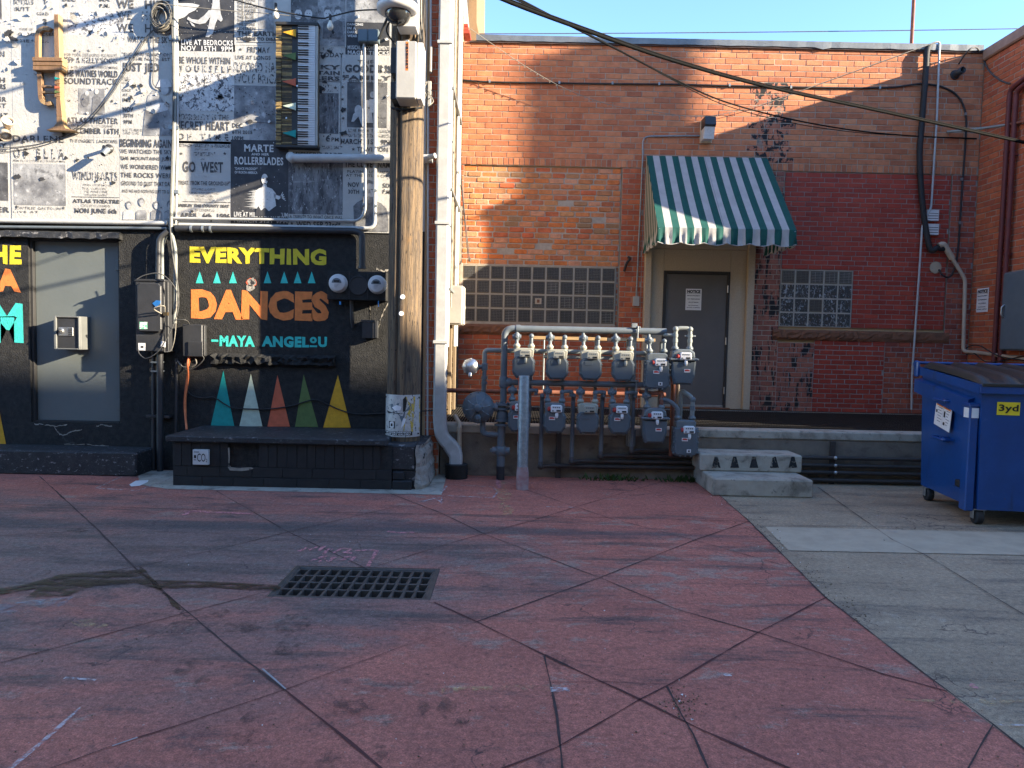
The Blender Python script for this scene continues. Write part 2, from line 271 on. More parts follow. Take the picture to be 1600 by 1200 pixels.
    b.inputs['Specular IOR Level'].default_value = .35
    bp = N(t, 'ShaderNodeBump'); bp.inputs['Distance'].default_value = .006; t.links.new(noise(t, co, 75, 6, .75), bp.inputs['Height'])
    b2 = N(t, 'ShaderNodeBump'); b2.inputs['Distance'].default_value = .03; t.links.new(noise(t, co, 5, 4, .6), b2.inputs['Height']); t.links.new(b2.outputs[0], bp.inputs['Normal']); t.links.new(bp.outputs[0], b.inputs['Normal'])
    MATS[name] = m
ground_mat('red_concrete', (.52,.18,.125), (.40,.137,.098), True)
ground_mat('grey_concrete', (.44,.335,.22), (.33,.25,.165), False)
mat('damp', (.022,.018,.014), (.035,.03,.022), 8, .4, alpha=(11,.34,.60,.9,(.5,1.6,1)))
mat('oil', (.05,.046,.046), (.07,.062,.06), 8, .5, alpha=(14,.40,.66,.5))
mat('damp_pale', (.40,.40,.40), (.3,.3,.3), 8, .8, alpha=(8,.42,.66,.7))
mat('joint', (.045,.029,.026), (.08,.05,.045), 12, .95); mat('joint_red', (.12,.038,.034), (.07,.028,.026), 12, .95); mat('joint_pale', (.42,.40,.38), None, 12, .9)
# ------------------------------------------------------------------ mesh building
LOC = {}
class MB:
    def __init__(s): s.v = []; s.f = []; s.m = []; s.sm = []; s.names = []
    def mi(s, n):
        if n not in s.names: s.names.append(n)
        return s.names.index(n)
    def add(s, vs, fs, m, smooth=False):
        k = len(s.v); s.v += [Vector(p) for p in vs]; i = s.mi(m)
        for f in fs: s.f.append([k+j for j in f]); s.m.append(i); s.sm.append(smooth)
    def box(s, a, b, m, bev=0.0, M=None):
        x0,x1 = sorted((a[0],b[0])); y0,y1 = sorted((a[1],b[1])); z0,z1 = sorted((a[2],b[2]))
        if bev:
            bev = min(bev, .45*min(x1-x0, y1-y0, z1-z0))
            vs = []; idx = {}
            for i in (0,1):
                for j in (0,1):
                    for k in (0,1):
                        px = (x0,x1)[i]; py = (y0,y1)[j]; pz = (z0,z1)[k]; sx = bev*(1-2*i); sy = bev*(1-2*j); sz = bev*(1-2*k)
                        for ax in range(3):
                            q = [px+sx, py+sy, pz+sz]; q[ax] = (px,py,pz)[ax]
                            idx[(i,j,k,ax)] = len(vs); vs.append(q)
            fs = []
            for ax in range(3):
                o1, o2 = [(1,2),(0,2),(0,1)][ax]
                for e in (0,1):
                    l = []
                    for (p,q) in ((0,0),(1,0),(1,1),(0,1)):
                        c = [0,0,0]; c[ax] = e; c[o1] = p; c[o2] = q; l.append(idx[(*c,ax)])
                    fs.append(l)
                for p in (0,1):
                    for q in (0,1):
                        c0 = [0,0,0]; c0[o1] = p; c0[o2] = q; c1 = list(c0); c1[ax] = 1
                        fs.append([idx[(*c0,o1)], idx[(*c1,o1)], idx[(*c1,o2)], idx[(*c0,o2)]])
            for i in (0,1):
                for j in (0,1):
                    for k in (0,1): fs.append([idx[(i,j,k,0)], idx[(i,j,k,1)], idx[(i,j,k,2)]])
        else:
            vs = [(x,y,z) for x in (x0,x1) for y in (y0,y1) for z in (z0,z1)]
            fs = [(0,1,3,2),(4,6,7,5),(0,4,5,1),(2,3,7,6),(0,2,6,4),(1,5,7,3)]
        if M: vs = [M @ Vector(p) for p in vs]
        s.add(vs, fs, m)
    def tube(s, pts, r, m, n=10, caps=True):
        pts = [Vector(p) for p in pts]; rs = r if isinstance(r, (list, tuple)) else [r]*len(pts)
        vs = []; fs = []; u = None
        for i, p in enumerate(pts):
            d = (pts[min(i+1,len(pts)-1)] - pts[max(i-1,0)])
            if d.length < 1e-9: d = Vector((0,0,1))
            d.normalize()
            if u is None: u = d.orthogonal().normalized()
            else:
                u = (u - d*u.dot(d)); u = u.normalized() if u.length > 1e-6 else d.orthogonal().normalized()
            w = d.cross(u)
            for k in range(n):
                a = 2*math.pi*k/n; vs.append(p + (u*math.cos(a) + w*math.sin(a))*rs[i])
        for i in range(len(pts)-1):
            for k in range(n): fs.append((i*n+k, i*n+(k+1)%n, (i+1)*n+(k+1)%n, (i+1)*n+k))
        s.add(vs, fs, m, True)
        if caps:
            k = len(s.v); L = len(pts)
            s.add(vs[:n], [tuple(range(n))[::-1]], m); s.add(vs[-n:], [tuple(range(n))], m)
    def lathe(s, prof, o, ax, m, n=20, smooth=True):       # prof: (radius, distance along ax)
        o = Vector(o); ax = Vector(ax).normalized(); u = ax.orthogonal().normalized(); w = ax.cross(u)
        vs = []; fs = []
        for r, h in prof:
            for k in range(n):
                a = 2*math.pi*k/n; vs.append(o + ax*h + (u*math.cos(a)+w*math.sin(a))*r)
        for i in range(len(prof)-1):
            for k in range(n): fs.append((i*n+k, i*n+(k+1)%n, (i+1)*n+(k+1)%n, (i+1)*n+k))
        s.add(vs, fs, m, smooth)
        for i, e in ((0,1),(len(prof)-1,-1)):
            if prof[i][0] > 1e-4: s.add(vs[i*n:(i+1)*n], [tuple(range(n))[::-e]], m)
    def prism(s, pts, o, U, V, Nn, depth, m, bev=0.0):     # outline in U,V; front face at o, back at o - Nn*depth
        o, U, V, Nn = Vector(o), Vector(U), Vector(V), Vector(Nn); n = len(pts)
        def off(b):
            out = []
            for i in range(n):
                a, p, c = Vector(pts[i-1]), Vector(pts[i]), Vector(pts[(i+1)%n])
                e1 = (p-a).normalized(); e2 = (c-p).normalized(); q = Vector((-(e1.y+e2.y), e1.x+e2.x))
                q = q.normalized() if q.length > 1e-6 else Vector((-e1.y, e1.x)); out.append(p + q*b)
            return out
        area = sum(pts[i-1][0]*pts[i][1]-pts[i][0]*pts[i-1][1] for i in range(n)); sg = 1 if area > 0 else -1
        rings = [(off(bev*sg), 0.0), (off(0), bev), (off(0), depth-bev), (off(bev*sg), depth)] if bev else [(off(0), 0.0), (off(0), depth)]
        vs = [o + U*p.x + V*p.y - Nn*d for ring, d in rings for p in ring]; fs = []
        for i in range(len(rings)-1):
            for k in range(n): fs.append((i*n+k, i*n+(k+1)%n, (i+1)*n+(k+1)%n, (i+1)*n+k))
        s.add(vs, fs, m); L = (len(rings)-1)*n
        s.add(vs[:n], [tuple(range(n))], m); s.add(vs[L:], [tuple(range(n))[::-1]], m)
    def sphere(s, c, r, m, n=12, sq=(1,1,1)):
        c = Vector(c); vs = []; fs = []; k = n//2
        for i in range(k+1):
            a = math.pi*i/k
            for j in range(n):
                b = 2*math.pi*j/n; vs.append(c + Vector((math.sin(a)*math.cos(b)*sq[0], math.sin(a)*math.sin(b)*sq[1], math.cos(a)*sq[2]))*r)
        for i in range(k):
            for j in range(n): fs.append((i*n+j, i*n+(j+1)%n, (i+1)*n+(j+1)%n, (i+1)*n+j))
        s.add(vs, fs, m, True)
    def ribbon(s, pts, w, z, m, jit=0.0):                  # flat strip on the ground
        vs = []; fs = []; pp = []
        for i in range(len(pts)-1):
            a, b = Vector(pts[i]), Vector(pts[i+1]); k = max(1, int((b-a).length/.12)) if jit else 1
            for j in range(k): pp.append(a + (b-a)*(j/k))
        pp.append(Vector(pts[-1]))
        for i, p in enumerate(pp):
            d = pp[min(i+1,len(pp)-1)] - pp[max(i-1,0)]; q = Vector((-d.y, d.x, 0)).normalized(); ww = w*(1+random.uniform(-jit,jit)*1.3)/2; sh = q*random.uniform(-jit,jit)*w*.5
            vs += [(p.x+q.x*ww+sh.x, p.y+q.y*ww+sh.y, z), (p.x-q.x*ww+sh.x, p.y-q.y*ww+sh.y, z)]
        for i in range(len(pp)-1): fs.append((2*i, 2*i+1, 2*i+3, 2*i+2))
        s.add(vs, fs, m)
    # flat things on a wall, placed by picture point
    def rect(s, x0, y0, x1, y1, d, m, th=0.0, Y=None):
        Y0 = (Y or YF); c = P((x0+x1)/2, (y0+y1)/2, Y0-d); k = (Y0-d)/FPX; w, h = (x1-x0)*k/2, (y1-y0)*k/2
        if th: s.box((c.x-w, Y0-d, c.z-h), (c.x+w, Y0-d+th, c.z+h), m)
        else: s.add([(c.x-w,c.y,c.z-h),(c.x+w,c.y,c.z-h),(c.x+w,c.y,c.z+h),(c.x-w,c.y,c.z+h)], [(0,1,2,3)], m)
    def poly(s, pts, d, m, Y=None): s.add([P(x,y,(Y or YF)-d) for x,y in pts], [tuple(range(len(pts)))], m)
    def ell(s, x, y, rx, ry, d, m, n=18, Y=None): s.poly([(x+rx*math.cos(2*math.pi*k/n), y+ry*math.sin(2*math.pi*k/n)) for k in range(n)], d, m, Y)
    def blob(s, x, y, r, d, m, n=9, j=.5, sx=1, Y=None): s.poly([(x+sx*r*(1+random.uniform(-j,j))*math.cos(2*math.pi*k/n), y+r*(1+random.uniform(-j,j))*math.sin(2*math.pi*k/n)) for k in range(n)], d, m, Y)
    def star(s, x, y, r, d, m): s.poly([(x+(r if k%2==0 else r*.42)*math.sin(math.pi*k/5), y-(r if k%2==0 else r*.42)*math.cos(math.pi*k/5)) for k in range(10)], d, m)
    def text(s, txt, c, w, h, U, V, m, bold=0.02, sp=1.0, hand=0.0):   # fitted to a w x h box centred on c
        vs, fs = glyphs(txt, bold, sp); U, V, c = Vector(U), Vector(V), Vector(c)
        if hand:                                     # unsteady brush edge
            k = hand*h; vs = [(p[0]+k*(.6*math.sin(p[0]*w*61+p[1]*9)+.5*random.uniform(-1,1))/w, p[1]+k*(.7*math.sin(p[0]*w*47)+.5*random.uniform(-1,1))/h) for p in vs]
        s.add([c + U*(p[0]-.5)*w + V*(p[1]-.5)*h for p in vs], fs, m)
    def ft(s, txt, x0, x1, y, h, d, m, bold=.02, sp=1.0, Y=None, hand=0.0):
        Y0 = Y or YF; k = (Y0-d)/FPX; s.text(txt, P((x0+x1)/2, y, Y0-d), (x1-x0)*k, h*k, (1,0,0), (0,0,1), m, bold, sp, hand)
    def build(s, name, parent=None, root=None):
        me = bpy.data.meshes.new(name)
        off = LOC.get((root or parent).name, Vector()) if (root or parent) else Vector()
        me.from_pydata([tuple(p-off) for p in s.v], [], s.f)
        for n in s.names: me.materials.append(MATS[n])
        me.polygons.foreach_set('material_index', s.m); me.polygons.foreach_set('use_smooth', s.sm); me.update()
        o = bpy.data.objects.new(name, me); C.objects.link(o)
        if parent: o.parent = parent; LOC[o.name] = off
        else: LOC[o.name] = Vector()
        return o
GC = {}
def glyphs(txt, bold, sp):
    k = (txt, bold, sp)
    if k not in GC:
        cu = bpy.data.curves.new('lettering', 'FONT'); cu.body = txt; cu.offset = bold; cu.space_character = sp; cu.resolution_u = 3; cu.fill_mode = 'FRONT'
        ob = bpy.data.objects.new('lettering', cu); me = bpy.data.meshes.new_from_object(ob)
        vs = [v.co.copy() for v in me.vertices]; fs = [tuple(p.vertices) for p in me.polygons]
        bpy.data.objects.remove(ob); bpy.data.curves.remove(cu); bpy.data.meshes.remove(me)
        x0 = min(v.x for v in vs); x1 = max(v.x for v in vs); y0 = min(v.y for v in vs); y1 = max(v.y for v in vs)
        GC[k] = ([((v.x-x0)/(x1-x0), (v.y-y0)/(y1-y0)) for v in vs], fs)
    return GC[k]
def tag(o, label=None, cat=None, group=None, kind=None):
    if label: o['label'] = label
    if cat: o['category'] = cat
    if group: o['group'] = group
    if kind: o['kind'] = kind
    return o
def thing(name, label, cat, loc=(0,0,0), group=None):
    o = bpy.data.objects.new(name, None); C.objects.link(o); o.location = loc; o.empty_display_size = .1
    LOC[o.name] = Vector(loc); return tag(o, label, cat, group)
def one(name, label, cat, mb, group=None): return tag(mb.build(name), label, cat, group)
def rnd(pts, r, n=5):                                 # round the corners of a path
    pts = [Vector(p) for p in pts]; out = [pts[0]]
    for i in range(1, len(pts)-1):
        a, p, c = pts[i-1], pts[i], pts[i+1]; r1 = min(r, (a-p).length*.48, (c-p).length*.48)
        s, e = p + (a-p).normalized()*r1, p + (c-p).normalized()*r1
        for k in range(n+1):
            q = k/n; out.append(s*(1-q)**2 + p*2*q*(1-q) + e*q*q)
    out.append(pts[-1]); return out
def sag(a, b, s, n=16): a, b = Vector(a), Vector(b); return [a+(b-a)*(i/n) - Vector((0,0,4*s*(i/n)*(1-i/n))) for i in range(n+1)]
def spl(pts, n=6):                                    # smooth curve through points
    pts = [Vector(p) for p in pts]; out = []
    for i in range(len(pts)-1):
        p0, p1, p2, p3 = pts[max(i-1,0)], pts[i], pts[i+1], pts[min(i+2,len(pts)-1)]
        for k in range(n):
            t = k/n; out.append(.5*((2*p1)+(p2-p0)*t+(2*p0-5*p1+4*p2-p3)*t*t+(3*p1-p0-3*p2+p3)*t**3))
    out.append(pts[-1]); return out
def bricks(mb, fn, u0, u1, v0, v1, ch, bl, m, mort, jit=.0025, holes=(), j=.011, bev=.004, soldier=False, d0=0.0, rag=.1, miss=0):
    # fn(u, v, d) -> world; d is how far a point stands proud
    if soldier: cu, cv, nrow = ch, v1-v0, 1
    n = max(1, round((v1-v0)/ch)) if not soldier else 1
    hh = (v1-v0)/n
    for r in range(n):
        a, b = v0+r*hh, v0+(r+1)*hh; mid = (a+b)/2
        cuts = sorted((h[0], h[1]) for h in holes if h[2] < mid < h[3]); spans = []; x = u0
        for c0, c1 in cuts:
            if c0 > x: spans.append((x, min(c0, u1)))
            x = max(x, c1)
        if x < u1: spans.append((x, u1))
        for s0, s1 in spans:
            mb.add([fn(s0,a,d0-.006), fn(s1,a,d0-.006), fn(s1,b,d0-.006), fn(s0,b,d0-.006)], [(0,1,2,3)], mort)
            L = bl if not soldier else ch; x = s0 - (r%2)*L*.5 - random.uniform(0, .03)
            if soldier: x = s0
            while x < s1:
                l = L*(1+random.uniform(-rag,rag)*.6)
                p, q = max(x, s0), min(x+l, s1)
                if q-p > .03:
                    p += j/2*(1+random.uniform(-.3,.3)); q -= j/2*(1+random.uniform(-.3,.3)); g = j/2
                    za, zb = a+g*(1+random.uniform(-.35,.35)), b-g*(1+random.uniform(-.35,.35)); f = d0+.001+random.uniform(-1,1)*jit
                    if random.random() < miss: f -= .0035
                    t1, t2 = random.uniform(-1,1)*jit*.5, random.uniform(-1,1)*jit*.5
                    if bev > .006:
                        w = bev*random.uniform(.8,1.5)
                        ring = [(p+w,za),(q-w,za),(q,za+w),(q,zb-w),(q-w,zb),(p+w,zb),(p,zb-w),(p,za+w)]; e = bev*.6
                        rin = [(p+w+e*.4,za+e),(q-w-e*.4,za+e),(q-e,za+w+e*.4),(q-e,zb-w-e*.4),(q-w-e*.4,zb-e),(p+w+e*.4,zb-e),(p+e,zb-w-e*.4),(p+e,za+w+e*.4)]
                        vs = [fn(*c, d0-.012) for c in ring]+[fn(*c, f-.004) for c in ring]+[fn(*c, f+t1) for c in rin]; k = 8
                    else:
                        ring = [(p,za),(q,za),(q,zb),(p,zb)]; rin = [(p+bev,za+bev),(q-bev,za+bev),(q-bev,zb-bev),(p+bev,zb-bev)]
                        vs = [fn(*c, d0-.012) for c in ring]+[fn(*c, f-.003) for c in ring]+[fn(rin[0][0],rin[0][1],f+t1),fn(rin[1][0],rin[1][1],f+t2),fn(rin[2][0],rin[2][1],f-t1),fn(rin[3][0],rin[3][1],f-t2)]; k = 4
                    fs = [(i0*k+i, i0*k+(i+1)%k, (i0+1)*k+(i+1)%k, (i0+1)*k+i) for i0 in (0,1) for i in range(k)] + [tuple(range(2*k,3*k))]
                    mb.add(vs, fs, m(p, a) if callable(m) else m)
                x += l
def bolts(mb, pts, ax, r, h, m):
    for p in pts: mb.lathe([(r,0),(r,h*.7),(r*.6,h)], p, ax, m, 6, False)
# ================================================================== GROUND
def clip(poly, f):
    out = []
    for i in range(len(poly)):
        a, b = poly[i-1], poly[i]; fa, fb = f(a), f(b)
        if (fa >= 0) != (fb >= 0):
            t = fa/(fa-fb); out.append((a[0]+(b[0]-a[0])*t, a[1]+(b[1]-a[1])*t))
        if fb >= 0: out.append(b)
    return out
GX0, GX1, GY0, GY1 = -1.47, -.47, 4.32, 4.93         # drain opening
def sheet(poly, z, m, name):
    mb = MB(); rest = poly
    for f in (lambda p: GX0-p[0], lambda p: p[0]-GX1, lambda p: GY0-p[1], lambda p: p[1]-GY1):
        piece = clip(rest, f)
        if len(piece) > 2: mb.add([(p[0],p[1],z) for p in piece], [tuple(range(len(piece)))], m)
        rest = clip(rest, lambda p: -f(p))
        if len(rest) < 3: break
    return tag(mb.build(name), kind='structure')
g = lambda x, y: tuple(G(x, y)[:2])
sheet([(-60,-60),(60,-60),(60,60),(-60,60)], 0.0, 'grey_concrete', 'ground')
EDGE = [g(1098,750), g(1170,815), g(1290,935), g(1420,1036), g(1550,1135), g(1600,1172)]
red = [(-30,-20),(3.6,-20),(2.75,.6)] + EDGE[::-1] + [(EDGE[0][0], 8.6),(-30,8.6)]
sheet(red, .004, 'red_concrete', 'pavement')
mb = MB()
for a, b in (((1197,823),(1620,832)),):
    mb.add([G(1195,823,.005), G(1640,833,.005), G(1640,868,.005), G(1232,860,.005)], [(0,1,2,3)], 'concrete_light')
one_ = mb.build('kerb_strip'); tag(one_, kind='structure')
mb = MB(); mb.add([G(262,764,.008), G(690,773,.008), G(698,742,.008), G(640,735,.008), G(215,735,.008), G(218,757,.008)], [(0,1,2,3,4,5)], 'concrete')
mb.box((-.62,8.0,0),(-.60,8.0,0.001),'concrete_light'); tag(mb.build('pavement_apron'), kind='structure')
# joints cut in the slabs
mb = MB()
def jl(pts, w=.016, m='joint', j=.35): mb.ribbon([G(x,y) for x,y in pts], w*.5, .0075, m, j*1.3)
jl([(62,745),(150,826),(212,890),(290,955),(365,1019)], .022); jl([(365,1019),(445,1080)], .02); jl([(445,1080),(520,1140),(640,1240)], .022, 'joint_red')
jl([(338,768),(450,832),(575,891)]); jl([(678,943),(745,973),(850,1025)], .018, 'joint_red'); jl([(850,1025),(1000,1095),(1090,1140),(1260,1215)], .022, 'joint_red')
jl([(607,771),(690,803),(760,837),(935,903),(1055,953),(1185,990)]); jl([(1185,990),(1380,1055),(1480,1082)], .014, 'joint_red')
jl([(780,752),(950,810),(1085,845),(1260,895)], .012); jl([(1035,755),(1150,785)], .01)
jl([(0,1038),(175,990),(420,925)], .012, 'joint_red'); jl([(60,1210),(175,1168)], .014); jl([(215,1155),(280,1135),(445,1080)], .014, 'joint_red'); jl([(445,1080),(620,1015),(745,973)], .008, 'joint_red')
jl([(745,973),(935,905),(1085,845),(1172,815)], .016); jl([(780,1205),(870,1170),(1000,1095),(1045,1072)], .014, 'joint_red'); jl([(1045,1072),(1185,990),(1292,934)], .016, 'joint_red')
jl([(1552,1134),(1505,1215)], .018); jl([(0,926),(100,906),(212,887),(330,862),(440,835)], .014); jl([(440,835),(560,806),(700,775)], .01, 'joint_red')
jl([(590,885),(720,845),(830,815),(910,790),(1035,753)], .012, 'joint_red'); jl([(0,788),(400,800),(800,806),(1172,816)], .012); jl([(0,838),(150,830),(480,838),(700,842)], .008, 'joint_red')
jl([(850,1027),(860,1068),(870,1120),(880,1215)], .016); jl([(1042,1075),(1066,1120),(1083,1150),(1112,1215)], .022); jl([(860,1068),(950,1067),(1040,1071)], .006, 'joint_red'); jl([(1130,1030),(1210,1033),(1260,1040),(1370,1050)], .006, 'joint_red')
jl([(1100,754),(1170,815),(1290,935),(1420,1036),(1552,1134),(1620,1188)], .02)
jl([(1278,762),(1395,845)], .012); jl([(1395,845),(1445,868),(1600,962)], .012); jl([(1180,822),(1390,824),(1620,832)], .012, 'joint'); jl([(1470,1062),(1620,1066)], .006)
jl([(218,887),(280,955)], .055, 'damp'); jl([(410,1047),(447,1079)], .016, 'joint_pale', .2); jl([(175,1168),(215,1155)], .02, 'joint_pale', .3)
tag(mb.build('pavement_joints'), kind='structure')
# damp run to the drain
mb = MB()
def gp(pts, z, m): mb.add([G(x,y,z) for x,y in pts], [tuple(range(len(pts)))], m)
gp([(-40,925),(40,913),(95,897),(160,892),(215,890),(240,906),(330,908),(432,914),(440,918),(430,924),(330,917),(245,919),(212,912),(150,914),(105,930),(40,934),(60,918),(-40,936)], .0105, 'damp')
gp([(-40,950),(15,942),(70,936),(115,932),(100,946),(50,957),(-40,966)], .0095, 'damp_pale'); gp([(108,970),(150,967),(172,978),(140,984),(118,977)], .0095, 'chalk_yellow')
for x, y, r, sx in ((545,1106,16,1.7),(293,1045,15,1.1),(375,982,14,1.9),(458,978,22,1.4),(450,1012,14,1.5),(390,1124,9,1.3),(515,1195,16,1.2),(380,1155,12,1.5),(290,980,14,1.8),(340,960,9,1.8),(595,1183,9,1.2),(316,1067,10,1),(700,1110,17,.9),(660,1110,14,.9),(720,1131,6,1.8),(120,830,8,2),(246,864,3,2),(870,1036,13,1.6)):
    c = G(x, y); q = r*c.y/FPX
    mb.add([(c.x+sx*q*(1+random.uniform(-.35,.35))*math.cos(a*.449), c.y+q*2.0*(1+random.uniform(-.35,.35))*math.sin(a*.449), .0095+random.random()*.001) for a in range(14)], [tuple(range(14))], 'oil')
tag(mb.build('damp_stain', None), kind='structure')
# sprayed utility marks and chalk
mb = MB()
def ch(pts, w=.02, m='chalk', j=.3): mb.ribbon([G(x,y) for x,y in pts], w, .0085, m, j)
ch([(150,764),(215,768),(268,748)], .02); ch([(150,764),(190,746)], .015); ch([(655,785),(690,778),(690,788)], .02); ch([(688,773),(700,758),(770,762),(778,770),(770,779),(690,775)], .02); ch([(660,786),(678,779),(690,786)], .022)
ch([(853,793),(898,794)], .02); ch([(1563,829),(1366,809)], .004); ch([(1365,807),(1420,808)], .012)
for q in ([(466,863),(480,857),(484,861),(496,856)],[(499,862),(506,855)],[(505,868),(513,858),(520,860)],[(521,866),(533,858),(548,860),(538,865),(550,866)],[(555,862),(590,861)],[(590,861),(574,887)],[(484,878),(500,873),(510,870)],[(500,880),(505,873),(513,880),(522,872)],[(527,877),(540,876),(535,872),(550,872)],[(545,880),(556,871)]): ch(q, .03, 'chalk_pink')
for q in ([(285,801),(310,800),(330,803)],[(335,802),(395,804)],[(285,806),(300,800)],[(605,832),(625,834),(648,833)]): ch(q, .035, 'chalk_pink')
ch([(778,750),(781,764)], .05, 'chalk_pink'); ch([(786,752),(787,778),(790,806)], .09, 'chalk_yellow', .6); ch([(690,1082),(740,1079),(860,1078)], .05, 'chalk_yellow', .5); ch([(1410,1096),(1500,1100),(1620,1097)], .03, 'chalk_yellow', .5)
ch([(1515,1073),(1530,1077)], .05, 'chalk_pink'); ch([(100,1062),(150,1065)], .015); ch([(15,1205),(70,1160),(125,1108)], .014, 'chalk', .5); ch([(1120,1056),(1143,1057)], .03); ch([(860,1080),(890,1081)], .04, 'chalk'); ch([(1560,1135),(1600,1136)], .012)
mb.add([G(x,y,.0088) for x,y in ((202,757),(212,751),(232,750),(231,753),(218,759),(205,760))], [tuple(range(6))], 'sign_white')
tag(mb.build('pavement_markings'), kind='structure')
# litter and weeds (uncountable)
mb = MB()
for k in range(420):
    t = random.random()
    if t < .45: b = random.uniform(0, 1); x, y = 1105+b*250+random.gauss(0,10), 758+b*215+random.gauss(0,6)
    elif t < .6: x, y = random.gauss(1066,16), random.gauss(1098,12)
    else: x, y = random.uniform(0,1600), random.uniform(765,1200)
    c = G(x, y, .006); a = random.random()*6.28; r = random.uniform(.003,.009) if t < .6 else random.uniform(.002,.007)
    mb.add([c+Vector((r*math.cos(a+q*2.1)*random.uniform(.5,1.2), r*math.sin(a+q*2.1), random.uniform(.002,.006))) for q in range(3)]+[c+Vector((0,0,-.002))], [(0,1,2),(0,1,3),(1,2,3),(2,0,3)], 'litter' if random.random() < .93 else 'sign_white')
tag(mb.build('litter'), kind='stuff')
mb = MB()
for cx, cy, n, w in ((960,745,70,24),(1065,738,60,14),(1040,735,20,20)):
    for k in range(n):
        c = G(cx+random.gauss(0,w), cy+8); c.y = random.uniform(8.28,8.42); a = random.random()*6.28; l = random.uniform(.03,.11)
        d = Vector((math.cos(a)*.5, math.sin(a)*.3-.25, random.uniform(.4,1))).normalized()*l; s_ = Vector((.007,.003,0))
        mb.add([c-s_, c+s_, c+d*.6+s_*1.6, c+d, c+d*.6-s_*1.6], [(0,1,2,3,4)], 'weed')
tag(mb.build('weeds'), kind='stuff')
# ------------------------------------------------------------------ storm drain grate
t = thing('storm_drain', 'cast iron storm drain grate with rows of curved vanes set in the red pavement', 'drain grate', ((GX0+GX1)/2, (GY0+GY1)/2, 0))
mb = MB(); f = .035
for a, b in (((GX0,GY0,-.05),(GX0+f,GY1,.003)),((GX1-f,GY0,-.05),(GX1,GY1,.003)),((GX0+f,GY0,-.05),(GX1-f,GY0+f,.003)),((GX0+f,GY1-f,-.05),(GX1-f,GY1,.003))): mb.box(a, b, 'grate_iron', .004)
mb.build('frame', t)
mb = MB(); nx, ny = 13, 4; x0, x1, y0, y1 = GX0+f+.004, GX1-f-.004, GY0+f+.004, GY1-f-.004
for i in range(nx+1): x = x0+(x1-x0)*i/nx; mb.box((x-.007,y0,-.05),(x+.007,y1,-.002),'grate_iron',.002)
for j in range(ny+1): y = y0+(y1-y0)*j/ny; mb.box((x0,y-.010,-.045),(x1,y+.010,-.004),'grate_iron',.002)
for i in range(nx):
    for j in range(ny):
        xa = x0+(x1-x0)*i/nx+.007; ya = y0+(y1-y0)*j/ny; w_, h_ = (x1-x0)/nx-.014, (y1-y0)/ny
        vs = []
        for k in range(5): q = k/4; vs += [(xa+w_*(.25+.75*q), ya+.01, -.006-.05*(1-q)**1.6), (xa+w_*(.55+.45*q), ya+h_-.01, -.006-.05*(1-q)**1.6)]
        mb.add(vs, [(2*k,2*k+1,2*k+3,2*k+2) for k in range(4)], 'grate_iron')
mb.build('grille', t)
mb = MB(); e = .002
vs = [(x,y,z) for x in (GX0+e,GX1-e) for y in (GY0+e,GY1-e) for z in (-.6,-.052)]
mb.add(vs, [(0,1,3,2),(4,6,7,5),(0,4,5,1),(2,3,7,6),(0,2,6,4)], 'pit'); mb.build('pit', t)
# ================================================================== RETAINING WALL, LANDING, STEPS
t = thing('loading_landing', 'raised concrete landing with a steel bar grating deck below the back door', 'landing', (3, YR, 0))
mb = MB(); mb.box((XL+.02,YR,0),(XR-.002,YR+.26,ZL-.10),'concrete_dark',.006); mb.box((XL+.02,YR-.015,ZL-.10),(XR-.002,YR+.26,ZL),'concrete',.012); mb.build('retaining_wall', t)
mb = MB()
x = XL+.03
while x < XR-.05: mb.box((x,YR+.262,ZL-.04),(x+.006,YB-.06,ZL-.004),'bar_iron'); x += .034
for y in [YR+.28+i*.19 for i in range(15)]: mb.box((XL+.03,y,ZL-.03),(XR-.04,y+.008,ZL-.002),'bar_iron')
mb.box((XL+.03,YB-.30,ZL-.012),(XR-.04,YB-.292,ZL+.006),'steel')
mb.build('grating', t)
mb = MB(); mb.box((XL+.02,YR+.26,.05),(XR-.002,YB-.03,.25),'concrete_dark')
for xx in (.9,2.4,4.2,5.8): mb.box((xx,YR+.262,ZL-.16),(xx+.07,YB-.06,ZL-.045),'bar_iron')
mb.build('pit_floor', t)
t = thing('concrete_steps', 'two concrete steps with worn black stencilled cones up to the landing', 'steps', tuple(G(1190,778)))
mb = MB(); a = G(1118,776); b = G(1270,781); X0, X1 = a.x-.02, b.x+.035
mb.box((X0,7.58,0),(X1,YR-.017,.19),'concrete',.014); mb.box((X0-.03,8.02,.19),(X1+.05,YR-.017,.385),'concrete',.014); mb.build('treads', t)
mb = MB()
for k, x in enumerate((1119,1148,1178,1210,1239)):
    Y0 = 8.02
    mb.poly([(x-2.4,713.5),(x+2.4,713.5),(x+7,731),(x-7,731)], .003, 'stencil_black', Y0)
mb.build('stencil', t)
# ================================================================== OPPOSITE BUILDINGS (cast the shade over the alley)
def plain_building(name, label, a, b, m, wins=0):
    t = thing(name, label, 'building', ((a[0]+b[0])/2,(a[1]+b[1])/2,0)); mb = MB(); mb.box(a, b, m); mb.build('wall', t)
    mb = MB(); mb.box((a[0]-.02,a[1]-.02,b[2]),(b[0]+.02,b[1]+.02,b[2]+.12),'cap_stone'); mb.build('cornice', t)
    return t
ZS = 1.02 + (8.4+3)*(.335/.36)                      # roof height whose shadow ends on the facade
plain_building('brick_building', 'tall brick building across the alley out of the picture', (7,-12,0), (48,-3,ZS), 'tan_render')
plain_building('brick_building', 'narrow unseen tower block added to cast the dark column on the brick wall', (20,4.10,0), (21,4.73,12.4), 'tan_render')  # added out of view, sized for the column of shadow on the back wall
plain_building('brick_building', 'low rendered building across the alley behind the viewer', (-40,-13,0), (6.9,-4.5,7.0), 'tan_render')
